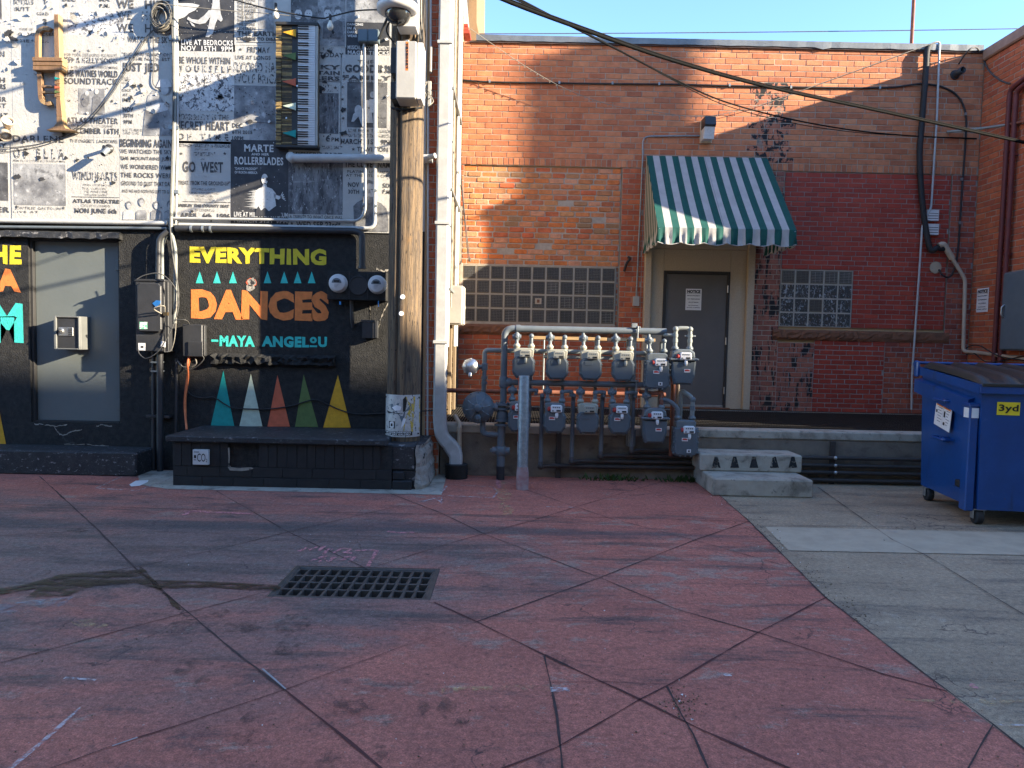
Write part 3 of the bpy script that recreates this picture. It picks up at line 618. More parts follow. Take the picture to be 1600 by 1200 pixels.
# ================================================================== BACK BUILDING (red brick)
bb = thing('brick_building', 'low red brick building with striped awning, glass block windows and a sheet metal roof edge', 'building', (3.1, YB, 0))
ZT = P(1000, 70, YB).z
px = lambda x, y=400: P(x, y, YB).x
pz = lambda x, y: P(x, y, YB).z
fb = lambda u, v, d: Vector((u, YB-d, v))
zb = pz(840,259); zbt = zb+.115                       # soldier course
zs0, zs1 = pz(840,524), pz(840,508)                   # sill band
W1 = (px(722,460), px(961,460), pz(841,505), pz(841,416))
W2 = (px(1219,467), px(1331,467), pz(1275,511), pz(1275,422))
DX0, DX1, DZ1 = px(1004,500), px(1174,500), pz(1090,375)
xp0, xp1 = px(969,400), px(1003,400); xq0, xq1 = px(1174,500), px(1222,380); xr1 = px(1482,380)
mb = MB()
sx0, sx1, sz1 = px(1184,200), px(1222,200), pz(1200,150)
bricks(mb, fb, XL, XR, zbt, ZT, .0875, .245, lambda u, v: 'brick_tarred' if sx0-.2 < u < sx1 and v < sz1+.2 else 'brick_tan', 'mortar', miss=.02)
bricks(mb, fb, XL, DX0, zb, zbt, .08, .245, 'brick_tan', 'mortar', soldier=True); bricks(mb, fb, xq0, XR, zb, zbt, .08, .245, 'brick_tan', 'mortar', soldier=True)
mb.build('wall', bb)
mb = MB(); bricks(mb, fb, xp0, xp1, ZL-.1, zb-.008, .079, .21, 'brick_orange', 'mortar'); bricks(mb, fb, xp1, DX0, ZL-.1, zb-.008, .079, .2, 'brick_orange', 'mortar')
bricks(mb, fb, XL, xp0, ZL-.1, zs0, .079, .235, 'brick_orange', 'mortar'); bricks(mb, fb, XL, W1[0]-.0, zs1, zb-.008, .079, .2, 'brick_orange', 'mortar', holes=((W1[0]-.02,W1[1],zs1,W1[3]+.9),))
bricks(mb, fb, DX0, DX1, DZ1+.25, zb-.008, .079, .21, 'brick_orange', 'mortar'); mb.build('pier', bb)
mb = MB(); bricks(mb, fb, W1[0]-.02, xp0-.012, zs1+.005, zb-.012, .083, .225, 'brick_infill', 'mortar', jit=.006, j=.015, bev=.010, d0=-.03, rag=.22, holes=((W1[0]-.02,W1[1]+.01,zs1-.1,W1[3]+.01),)); mb.build('brick_infill', bb)
mb = MB(); bricks(mb, fb, xq0, xq1, ZL-.1, zb-.008, .079, .2, 'brick_stained', 'mortar'); xq2 = px(1270,600)
bricks(mb, fb, xq1, xq2, ZL-.1, zs0-.03, .075, .2, 'brick_stained', 'mortar_grey'); mb.build('pier', bb)
mb = MB(); bricks(mb, fb, xq1+.01, xr1, pz(1350,513), zb-.012, .0735, .215, 'brick_red', 'mortar_grey', d0=-.012, j=.009, holes=((W2[0]-.01,W2[1]+.01,W2[2]-.01,W2[3]+.01),), bev=.003)
bricks(mb, fb, xq2, px(1380,600), ZL-.1, pz(1350,533), .075, .2, 'brick_red', 'mortar_grey', d0=-.006, bev=.003); mb.build('painted_panel', bb)
mb = MB(); bricks(mb, fb, xr1+.008, XR, ZL-.1, zb-.008, .079, .2, 'brick_dark', 'mortar_grey'); bricks(mb, fb, px(1380,600), xr1+.008, ZL-.1, pz(1430,535), .079, .2, 'brick_dark', 'mortar_grey'); mb.build('pier', bb)
mb = MB(); mb.box((XL,YB+.045,0),(XR+4,YB+9,ZT),'tan_render'); mb.build('core', bb)
def rough(mb, a, b, n, d, m):                         # split-face stone strip
    L = b[0]-a[0]; rows = 5; vs = []; fs = []
    for i in range(n+1):
        for j in range(rows):
            q = j/(rows-1); dd = (0 if j in (0,rows-1) else d*random.uniform(.35,1.15)); vs.append((a[0]+L*i/n+(random.uniform(-.3,.3)*L/n if 0 < i < n else 0), a[1]-dd, a[2]+(b[2]-a[2])*(q+(random.uniform(-.08,.08) if 0 < j < rows-1 else 0))))
    for i in range(n):
        for j in range(rows-1): fs.append((i*rows+j,(i+1)*rows+j,(i+1)*rows+j+1,i*rows+j+1))
    mb.add(vs, fs, m)
    for e in (0, n): mb.add([vs[e*rows+j] for j in range(rows)]+[(vs[e*rows+rows-1][0],a[1]+.05,b[2]),(vs[e*rows][0],a[1]+.05,a[2])], [tuple(range(rows+2))], m)
    mb.add([vs[i*rows+rows-1] for i in (0,n)]+[(b[0],a[1]+.05,b[2]),(a[0],a[1]+.05,b[2])], [(0,1,2,3)], m); mb.add([vs[i*rows] for i in (0,n)]+[(b[0],a[1]+.05,a[2]),(a[0],a[1]+.05,a[2])], [(0,1,2,3)], m)
mb = MB(); rough(mb, (XL,YB-.012,zs0), (xp0-.005,YB-.012,zs1), 50, .03, 'sandstone'); mb.build('sill', bb)
mb = MB(); z0, z1 = pz(1340,533), pz(1340,517); rough(mb, (px(1207,520),YB-.012,z0), (px(1338,520),YB-.012,z1), 26, .04, 'sandstone'); rough(mb, (px(1339,520),YB-.012,z0), (px(1482,520),YB-.012,z1), 28, .02, 'sandstone'); mb.build('sill', bb)
mb = MB()                                             # folded metal roof edge, dented
n = 60; vs = []; fs = []
for i in range(n+1):
    x = XL+.2+(XR-.05-XL-.2)*i/n; q = random.uniform(-.003,.003); k = -.03 if i == 41 else 0
    vs += [(x,YB-.045+q,ZT+k+random.uniform(-.006,.004)),(x,YB-.05+q,ZT+.085),(x,YB+.06,ZT+.10),(x,YB+.3,ZT+.09),(x,YB-.02,ZT+.0)]
for i in range(n):
    for j in range(3): fs.append((i*5+j,(i+1)*5+j,(i+1)*5+j+1,i*5+j+1))
    fs.append((i*5+4,(i+1)*5+4,(i+1)*5,i*5))
mb.add(vs, fs, 'flashing'); mb.box((XL+.1,YB-.03,ZT-.025),(XR-.05,YB-.006,ZT+.001),'joint'); mb.build('flashing', bb)
# glass block windows
def blocks(w, nx, ny, special):
    x0, x1, z0, z1 = w; mb = MB(); mb.box((x0,YB+.0045,z0),(x1,YB+.044,z1),'grout')
    o = mb.build('window', bb); mb = MB(); dx, dz = (x1-x0)/nx, (z1-z0)/ny
    for i in range(nx):
        for j in range(ny):
            e = .008; mb.box((x0+i*dx+e,YB+.002,z0+j*dz+e),(x0+(i+1)*dx-e,YB+.04,z0+(j+1)*dz-e),special(i,j),.006)
    mb.build('glass_block', o, bb); mb = MB()
    for i in range(nx):
        for j in range(ny):
            if special(i,j) != 'glass_ribbed': continue
            e = .012; xa, xb_, za, zb_ = x0+i*dx+e, x0+(i+1)*dx-e, z0+j*dz+e, z0+(j+1)*dz-e; v = random.random(); nr = 8
            fm = 'rib_a' if v < .45 else 'rib_b' if v < .8 else 'rib_c'
            for (p,q,r_,s_) in ((xa,za,xb_,za+.009),(xa,zb_-.009,xb_,zb_),(xa,za+.0095,xa+.009,zb_-.0095),(xb_-.009,za+.0095,xb_,zb_-.0095)): mb.box((p,YB-.001,q),(r_,YB+.003,s_),'block_edge')
            for k in range(1,nr): z = za+(zb_-za)*k/nr; mb.box((xa+.016,YB+.0,z-.0022),(xb_-.016,YB+.003,z+.0022),fm)
            for k in range(1,nr):
                if v < .7 or k%3 == 0: x = xa+(xb_-xa)*k/nr; mb.box((x-.0018,YB+.0005,za+.016),(x+.0018,YB+.003,zb_-.016),fm)
    mb.build('glass_ribs', o, bb)
    return o
o1 = blocks(W1, 11, 4, lambda i, j: 'glass_ribbed'); o2 = blocks(W2, 5, 4, lambda i, j: 'glass_ribbed' if j == 3 or (i, j) == (2,1) else 'glass_wavy')
mb = MB(); mb.box((W1[0]-.05,YB-.004,W1[2]-.035),(W1[0]+.0,YB+.03,W1[3]+.03),'mortar',.006); mb.box((W1[0]+.001,YB+.0,W1[3]),(W1[1]+.01,YB+.03,W1[3]+.02),'mortar',.004); mb.box((W1[0]+.001,YB-.003,W1[2]-.04),(W1[1]+.02,YB+.03,W1[2]-.001),'mortar',.004)
mb.rect(836,466,846,475,.01,'cream_pipe',.02,YB); mb.rect(839,468,843,473,.012,'sandstone',.02,YB); mb.build('window_frame', o1, bb)
# doorway: rendered surround, steel door
ds = MB(); zd = pz(1090,424); x2, x3 = px(1034,520), px(1137,520); zf = ZL+.02
ds.box((DX0,YB-.09,ZL),(DX0+.10,YB+.03,DZ1+.25),'stucco',.006); ds.box((DX1-.11,YB-.09,ZL),(DX1,YB+.03,DZ1+.25),'stucco',.006)
ds.box((DX0+.102,YB-.02,ZL),(x2-.002,YB+.035,DZ1-.15),'stucco',.004); ds.box((x3+.002,YB-.02,ZL),(DX1-.112,YB+.035,DZ1-.15),'stucco',.004)
ds.box((DX0+.102,YB-.035,DZ1-.148),(DX1-.112,YB+.035,DZ1+.02),'stucco',.005); ds.box((DX0+.102,YB-.02,DZ1+.026),(DX1-.112,YB+.035,DZ1+.25),'stucco',.004); ds.box((x2,YB-.015,zd),(x3,YB+.035,DZ1-.15),'stucco',.002)
dsu = ds.build('door_surround', bb)
dr = MB(); dr.box((x2+.045,YB+.0,zf+.03),(x3-.035,YB+.04,zd-.045),'door_brown',.003); door = dr.build('door', bb)
mb = MB(); mb.box((x2,YB-.03,zf),(x2+.043,YB+.04,zd),'frame_dark',.003); mb.box((x3-.033,YB-.03,zf),(x3,YB+.04,zd),'frame_dark',.003); mb.box((x2+.044,YB-.03,zd-.043),(x3-.034,YB+.04,zd),'frame_dark',.003); mb.build('frame', door, bb)
mb = MB(); mb.box((x2+.01,YB-.10,ZL),(x3+.05,YB+.03,zf),'sandstone',.004); mb.box((x2+.05,YB-.02,zf+.002),(x3-.04,YB-.002,zf+.035),'steel',.002); mb.build('threshold', door, bb)
for z in (pz(1133,452), pz(1131,533), pz(1128,610)):
    mb = MB(); mb.lathe([(.012,0),(.012,.11)],(x3-.034,YB-.036,z-.055),(0,0,1),'steel',8); mb.build('hinge', door, bb)
def notice(name, label, c, w, h, U, Nn):
    c, U, Nn = Vector(c), Vector(U), Vector(Nn); Vv = Vector((0,0,1)); t = thing(name, label, 'sign', tuple(c))
    mb = MB(); mb.prism([(-w/2,-h/2),(w/2,-h/2),(w/2,h/2),(-w/2,h/2)], c+Nn*.004, U, Vv, Nn, .004, 'sign_white'); mb.build('panel', t)
    mb = MB(); q = c+Nn*.006
    def ln(s, y, ww, hh, b=.03): mb.text(s, q+Vv*(h*(.5-y)), w*ww, h*hh, U, Vv, 'sign_black', b)
    ln('NOTICE', .13, .84, .15, .06); mb.add([q+U*(w*a)+Vv*(h*(.5-b)) for a, b in ((-.47,.225),(.47,.225),(.47,.235),(-.47,.235))], [(0,1,2,3)], 'sign_black')
    ln('PRIVATE PROPERTY', .325, .84, .05); ln('NO TRESPASSING', .48, .76, .05); ln('NO LITTERING', .635, .62, .05); ln('NO STANDING,', .785, .64, .05); ln('SITTING, SLEEPING', .885, .84, .05)
    mb.build('lettering', t); return t
c = P(1083.5,468,YB-.002); notice('notice_sign', 'white NOTICE private property sign fixed to the grey brown steel door', (c.x,YB-.0045,c.z), .245, .33, (1,0,0), (0,-1,0))
# striped awning
A = [P(1010,243,YB-.04), P(1199,246,YB-.04), P(1245,357,YB-1.2), P(1028,357,YB-1.2)]
A[1].z = A[0].z; zb_ = (A[2].z+A[3].z)/2; A[2].z = A[3].z = zb_
t = thing('awning', 'green and white striped fabric awning over the back door', 'awning', ((A[0].x+A[1].x)/2, YB, A[0].z))
ns = 19; mb = MB(); VH = .235
for i in range(ns):
    m = 'awning_green' if i%2 == 0 else 'awning_white'; vs = []; fs = []; K = 8; J = 4
    for j in range(J+1):
        u = (i+j/J)/ns
        for k in range(K+1):
            q = k/K; p = A[0].lerp(A[1],u).lerp(A[3].lerp(A[2],u), q); p.z -= .035*math.sin(math.pi*q)*math.sin(math.pi*u); vs.append(p)
    for j in range(J):
        for k in range(K): fs.append((j*(K+1)+k,(j+1)*(K+1)+k,(j+1)*(K+1)+k+1,j*(K+1)+k+1))
    mb.add(vs, fs, m, True)
mb.add([A[0].lerp(A[1],.478)+Vector((0,-.004,.004)),A[0].lerp(A[1],.481)+Vector((0,-.004,.004)),A[3].lerp(A[2],.481)+Vector((0,-.004,.004)),A[3].lerp(A[2],.478)+Vector((0,-.004,.004))],[(0,1,2,3)],'seam')
mb.build('canopy', t)
mb = MB()
def val(a, b, m0, n, phase=0, h=VH, sc=6, puck=.02):
    a, b = Vector(a), Vector(b); d = (b-a).normalized(); nn = Vector((d.y,-d.x,0))
    for i in range(n):
        m = ('awning_green','awning_white')[(i+m0)%2]; vs = []; fs = []
        for j in range(7):
            u = (i+j/6)/n; w = abs(math.sin(u*math.pi*sc+phase)); hh = h*(.86+.14*w)
            for k in range(5):
                q = k/4; vs.append(a.lerp(b,u)-Vector((0,0,hh*q))+nn*(puck*q*math.sin(u*57+k)+.012*q*math.sin(u*131)))
        for j in range(6):
            for k in range(4): fs.append((j*5+k,(j+1)*5+k,(j+1)*5+k+1,j*5+k+1))
        mb.add(vs, fs, m, True)
    return [a.lerp(b,i/80)-Vector((0,0,h*(.86+.14*abs(math.sin(i/80*math.pi*sc+phase))))) for i in range(81)]
e1 = val(A[3], A[2], 0, ns); mb.tube([p+Vector((0,-.003,0)) for p in e1], .007, 'awning_white', 5); mb.build('valance', t)
for P0, P1 in ((A[0],A[3]),(A[1],A[2])):              # triangular sides with their own valance
    mb = MB(); base = Vector((P0.x+(P1.x-P0.x)*.0, YB-.04, P1.z)); n = 16
    for i in range(n):
        m = ('awning_white','awning_green')[i%2]; u0, u1 = i/n, (i+1)/n
        T = lambda u: P0.lerp(P1,u); B = lambda u: base.lerp(P1,u)
        mb.add([B(u0),B(u1),T(u1),T(u0)],[(0,1,2,3)],m)
    e2 = val(base, P1, 1, n, 0, VH, 4, .012); mb.tube(e2, .007, 'awning_white', 5); mb.build('side_panel', t)
mb = MB()
for P0, P1 in ((A[0],A[3]),(A[1],A[2])):
    k = Vector((.02 if P0 is A[0] else -.02,0,-.03)); mb.tube([P0+k,P1+k],.012,'steel',8); mb.tube([Vector((P0.x,YB-.02,P1.z))+k,P1+k],.012,'steel',8)
mb.tube([A[3]+Vector((.02,.06,-.05)),A[2]+Vector((-.02,.06,-.05))],.012,'steel',8); mb.build('frame', t)
# wall lamp over the awning and its conduit
c = P(1102,205,YB); t = thing('wall_lamp', 'small black and glass wall lamp above the striped awning', 'lamp', (c.x,YB,c.z))
mb = MB(); k = YB/FPX
mb.box((c.x-.085,YB-.05,c.z-.19),(c.x+.095,YB-.001,c.z+.15),'cream_pipe',.006); mb.build('back_plate', t)
mb = MB(); mb.prism([(0,.0),(.0,.15),(-.2,.15),(-.24,.02),(-.2,.0)],(c.x+.09,YB-.05,c.z),(0,1,0),(0,0,1),(1,0,0),.17,'dark_box',.006); mb.build('housing', t)
mb = MB(); mb.prism([(0,.0),(-.2,0),(-.14,-.165),(0,-.165)],(c.x+.085,YB-.05,c.z-.003),(0,1,0),(0,0,1),(1,0,0),.16,'lamp_lens',.008); mb.build('lens', t)
mb = MB(); mb.tube(rnd([P(1095,212,YB-.03),P(1004,213,YB-.03),P(1004,250,YB-.03),P(994,466,YB-.03)],.12),.013,'galvanised',8); mb.rect(989,463,999,478,.05,'light_box',.05,YB)
one('conduit', 'thin galvanised conduit running from the wall lamp down beside the awning', 'conduit', mb)
mb = MB(); mb.tube(spl([P(975,424,YB-.03),P(979,412,YB-.05),P(984,404,YB-.04),P(981,402,YB-.02)]),.02,'black_rubber',7); one('cable_stub', 'short black cable stub sticking out of the brick pier left of the door', 'cable', mb)
# things on the right half of the back wall
mb = MB(); mb.tube(spl([P(1452,72,YB-.02),P(1448,82,YB-.07),P(1446,120,YB-.07),P(1441,185,YB-.07),P(1437,240,YB-.07),P(1439,290,YB-.07),P(1444,340,YB-.07),P(1452,385,YB-.08),P(1458,391,YB-.1),P(1464,387,YB-.1)]),.042,'black_rubber',10)
mb.tube([P(1464,387,YB-.1),P(1475,388,YB-.1)],.05,'black_rubber',10); one('pipe', 'thick black insulated pipe snaking down the brick wall from the roof edge', 'pipe', mb)
mb = MB(); mb.tube(rnd([P(1446,72,YB-.03),P(1462,66,YB-.05),P(1468,66,YB-.05),P(1464,180,YB-.05),P(1455,325,YB-.05),P(1449,336,YB-.05),P(1441,352,YB-.05),P(1436,430,YB-.05),P(1425,585,YB-.05),P(1424,640,YB-.05)],.06),.016,'white_pipe',8)
one('conduit', 'long thin white conduit running down the wall beside the thick black pipe', 'conduit', mb)
for y, s in ((337,'upper'),(359,'lower')):
    c = P(1458,y,YB); t = thing('wall_vent', s+' of two small white louvred wall vents', 'vent', tuple(c), 'white louvred vents on the brick wall')
    mb = MB(); mb.rect(1449,y-9,1467,y+8,.05,'white_plastic',.05,YB); mb.build('hood', t); mb = MB()
    for q in range(4): mb.rect(1450,y-6+q*4,1466,y-4.5+q*4,.058,'sign_white',.008,YB); mb.rect(1450,y-4.4+q*4,1466,y-3.6+q*4,.053,'frame_dark',.004,YB)
    mb.build('louvres', t)
mb = MB(); c = P(1492,117,YB); mb.lathe([(.05,0),(.05,.17),(.04,.172),(.04,.05)],(c.x,YB-.0,c.z),Vector((.12,-1,.1)),'black_pipe',14); mb.lathe([(.075,0),(.07,.02)],(c.x,YB,c.z),(0,-1,0),'black_pipe',14); one('exhaust_pipe', 'short black exhaust pipe end poking out near the roof corner', 'pipe', mb)
mb = MB(); mb.tube(spl([P(712,124,YB-.02),P(765,128,YB-.02),P(880,130,YB-.025),P(957,131,YB-.02),P(1060,132,YB-.02),P(1240,136,YB-.02),P(1380,137,YB-.02),P(1440,131,YB-.03),P(1478,138,YB-.02),P(1500,155,YB-.02),P(1509,180,YB-.02),P(1509,215,YB-.02),P(1503,300,YB-.02),P(1497,390,YB-.02),P(1491,420,YB-.025),P(1483,433,YB-.06),P(1473,430,YB-.08),P(1467,421,YB-.05)]),.014,'black_rubber',8)
for x, y in ((765,127),(874,129),(957,130),(1030,131),(1140,133),(1236,136),(1375,137),(1509,178),(1503,280),(1500,348)): mb.box(P(x,y,YB-.03)-Vector((.014,.01,.022)),P(x,y,YB-.03)+Vector((.014,.02,.022)),'galvanised')
one('wire', 'black cable clipped along the brick wall below the roof and down the corner', 'cable', mb)
mb = MB(); mb.blob(1462,418,9,.012,'concrete_light',12,.2,1,YB); c = P(1462,418,YB); mb.lathe([(.095,0),(.08,.014),(.02,.02)],(c.x,YB,c.z),(0,-1,0),'concrete_light',11,False); one('mortar_patch', 'round grey mortar patch where the black cable enters the wall', 'patch', mb)
mb = MB(); mb.tube(rnd([P(1467,384,YB-.12),P(1474,381,YB-.12),P(1488,404,YB-.10)],.05),.045,'cream_pipe',10); mb.tube(rnd([P(1486,401,YB-.10),P(1508,436,YB-.1),P(1505,549,YB-.1),Q(1530,551,XR-.06),Q(1640,567,XR-.06)],.07),.028,'cream_pipe',10)
one('pipe', 'cream plastic pipe bent down the corner and along the side wall', 'pipe', mb)
# roof pole and thin roof wire
mb = MB(); c = P(1424,72,YB+.6); mb.tube([c+Vector((0,0,-.1)),c+Vector((0,0,2.2))],.028,'rust_pipe',9); one('roof_pole', 'thin dark pole standing on the low brick roof', 'pole', mb)
mb = MB(); mb.tube(sag(P(690,53,YB+1),P(1640,44,YB+1),.02),.008,'cable',5); one('wire', 'thin wire stretched across the blue sky above the brick roof', 'wire', mb)
# ================================================================== RIGHT BUILDING
rb = thing('brick_building', 'orange brick building side wall with dark red pipes at the right edge', 'building', (XR, 10, 0))
fr = lambda u, v, d: Vector((XR-d, YB-u, v))
zr = P(1532,96,YB).z
mb = MB(); bricks(mb, fr, 0, 2.4, 0, zr, .086, .235, 'brick_orange', 'mortar', miss=.02); mb.build('wall', rb)
mb = MB(); mb.box((XR+.012,YB-2.7,0),(XR+9,YB+9,zr),'tan_render'); mb.build('core', rb)
mb = MB(); mb.box((XR-.05,YB-2.72,zr),(XR+.4,YB-.01,zr+.17),'cap_stone',.02); mb.build('coping', rb)
mb = MB(); mb.box((XR+.012,7.9,0),(XR+9,YB-2.701,4.5),'tan_render'); mb.build('shade_block', rb)  # unseen block added to keep sun off the lower back wall
def wallpipe(x1, y1, x2, y2, label, r=.036):
    mb = MB(); a, b = Q(x1,y1,XR-.07), Q(x2,y2,XR-.07); top = a+Vector((0,-1.6,.28)); b = Vector((a.x, a.y, b.z))
    mb.tube(rnd([top,a,b],.10),r,'copper_dark',12)
    for z in (a.z-.9, a.z-2.3): mb.lathe([(r+.008,0),(r+.008,.03)],(a.x,a.y,z),(0,0,1),'copper_dark',12); mb.box((a.x,a.y-.02,z),(XR+.005,a.y+.02,z+.03),'copper_dark')
    one('drain_pipe', label, 'pipe', mb, 'dark red pipes on the right wall')
wallpipe(1578,140,1548,580,'left of two dark red painted pipes on the orange brick wall'); wallpipe(1588,142,1560,580,'right of two dark red painted pipes, nearer the grey cabinet')
c = Q(1536,469,XR); notice('notice_sign', 'white NOTICE sign on the orange brick wall left of the dark red pipes', (XR-.006,c.y,c.z), .27, .36, (0,-1,0), (-1,0,0))
a, b = Q(1592,426,XR), Q(1590,548,XR); t = thing('electrical_cabinet', 'grey metal cabinet with a pull handle on the orange brick wall', 'cabinet', (XR,a.y-.3,b.z))
mb = MB(); mb.box((XR-.16,a.y-.62,b.z),(XR-.003,a.y+.06,a.z),'grey_box',.006); mb.build('body', t)
mb = MB(); mb.box((XR-.185,a.y-.60,b.z+.02),(XR-.162,a.y+.04,a.z-.02),'grey_box',.004); dd = mb.build('door', t)
mb = MB(); h = P(1593,487,a.y); mb.tube(rnd([Vector((XR-.185,a.y-.02,h.z+.09)),Vector((XR-.23,a.y-.02,h.z+.06)),Vector((XR-.23,a.y-.02,h.z-.06)),Vector((XR-.185,a.y-.02,h.z-.09))],.03),.011,'steel',8); mb.build('handle', dd, t)
mb = MB(); mb.tube(sag(P(1480,206,YB-.03),Q(1572,195,XR-.05),.01),.02,'pipe_pale',8); mb.tube([Q(1572,195,XR-.05),Q(1640,183,XR-.05)],.02,'rust_pipe',8); one('conduit', 'pale conduit crossing the roof corner onto the right wall', 'conduit', mb)
mb = MB(); mb.tube(spl([P(1498,100,YB-.03),P(1512,80,YB-.25),P(1525,74,YB-.2),Q(1533,86,XR-.03),Q(1545,110,XR-.03),Q(1562,125,XR-.03),Q(1578,131,XR-.03)]),.012,'cable',7); one('wire', 'loose grey cable looping over the roof corner to the red pipes', 'cable', mb)
mb = MB(); mb.tube(spl([Q(1502,552,XR-.05),Q(1513,542,XR-.1),Q(1530,540,XR-.12),Q(1560,556,XR-.1),Q(1600,563,XR-.1)]),.009,'black_rubber',6); mb.tube(spl([Q(1510,554,XR-.05),Q(1522,552,XR-.1),Q(1545,566,XR-.1),Q(1600,556,XR-.1)]),.008,'black_rubber',6); one('wire', 'tangled black wires hanging over the cream pipe behind the dumpster', 'cable', mb)
# ================================================================== LEFT BUILDING (posters above, black paint below)
lb = thing('mural_building', 'building with a wall of old concert posters over black painted lettering', 'building', (-4, YF, 0))
fx = lambda x, y=500: P(x, y, YF).x
fz = lambda x, y: P(x, y, YF).z
zp = (fz(100,350)+fz(560,360))/2                      # line between posters and black paint
dx0, dx1, dz0, dz1 = fx(46,500), fx(187,500), fz(118,661), fz(118,374)
XC = fx(667,400)                                      # where the brick corner strip starts
mb = MB(); D = .5
mb.box((-16,YF,0),(dx0,YF+D,zp),'black_paint'); mb.box((dx1,YF,0),(XC-.03,YF+D,zp),'black_paint'); mb.box((dx0,YF,dz1),(dx1,YF+D,zp),'black_paint'); mb.box((dx0,YF,0),(dx1,YF+D,dz0),'black_paint'); mb.box((dx0-.1,YF+.16,dz0-.1),(dx1+.1,YF+D,dz1+.1),'black_paint')
mb.build('wall', lb)
mb = MB(); mb.box((-16,YF-.012,zp),(XC-.03,YF+D,9),'paper'); PW = mb
mb = MB(); fl = lambda u, v, d: Vector((u, YF-d, v)); bricks(mb, fl, XC, XL+.012, 0, 9, .079, .17, 'brick_orange', 'mortar', d0=.0); mb.build('brick_corner', lb)
mb = MB(); fsd = lambda u, v, d: Vector((XL+d, YF+u, v)); bricks(mb, fsd, 0, YB-YF+.04, ZL-.2, 9, .079, .22, 'brick_cream', 'mortar'); mb.build('side_wall', lb)
mb = MB(); mb.box((-16,YF+.5,0),(XL-.012,YB+.6,9),'tan_render'); mb.box((XC-.03,YF+.012,0),(XL-.012,YF+.5,9),'tan_render')
for y in (8.75, 9.5, 10.2): mb.box((XL+.006,y,ZL),(XL+.05,y+.10,9),'post_cream',.006)
mb.build('core', lb)
# rear stair tower with leaning white trim, seen over the low roof
t = thing('roof_tower', 'tan rendered building rising above the low brick roof at the alley corner', 'building', (-.8, 12, 5))
mb = MB(); zz = P(755,60,12).z; mb.prism([(-2.5,0),(P(757,60,12).x,0),(P(746,0,12).x,P(746,0,12).z-zz),(P(744,-40,12).x,3.2),(-2.5,3.2)],(0,12,zz-.35),(1,0,0),(0,0,1),(0,-1,0),3,'tower_render',.01); mb.build('wall', t)
mb = MB(); a, b = P(713,-6,11.9), P(723,42,11.9); mb.prism([(a.x,a.z+.4),(a.x+.12,a.z+.4),(b.x+.1,b.z),(b.x-.02,b.z)],(0,11.92,0),(1,0,0),(0,0,1),(0,-1,0),.1,'white_pipe',.004); mb.build('trim', t)
mb = MB(); mb.tube([P(731,-5,11.98),P(731,55,11.98)],.008,'pipe_brown',6); mb.build('seam', t)
mb = MB()
for k, (x0, x1, y0) in enumerate(((710,732,46),(711,733,51),(709,735,56))): a, b = P(x0,y0,11.5), P(x1,y0-4.5,11.5); mb.box((a.x,11.4,a.z),(b.x,11.75,b.z),'brick_red',.006)
one('brick_stack', 'small stack of red bricks on the corner of the low roof', 'bricks', mb)
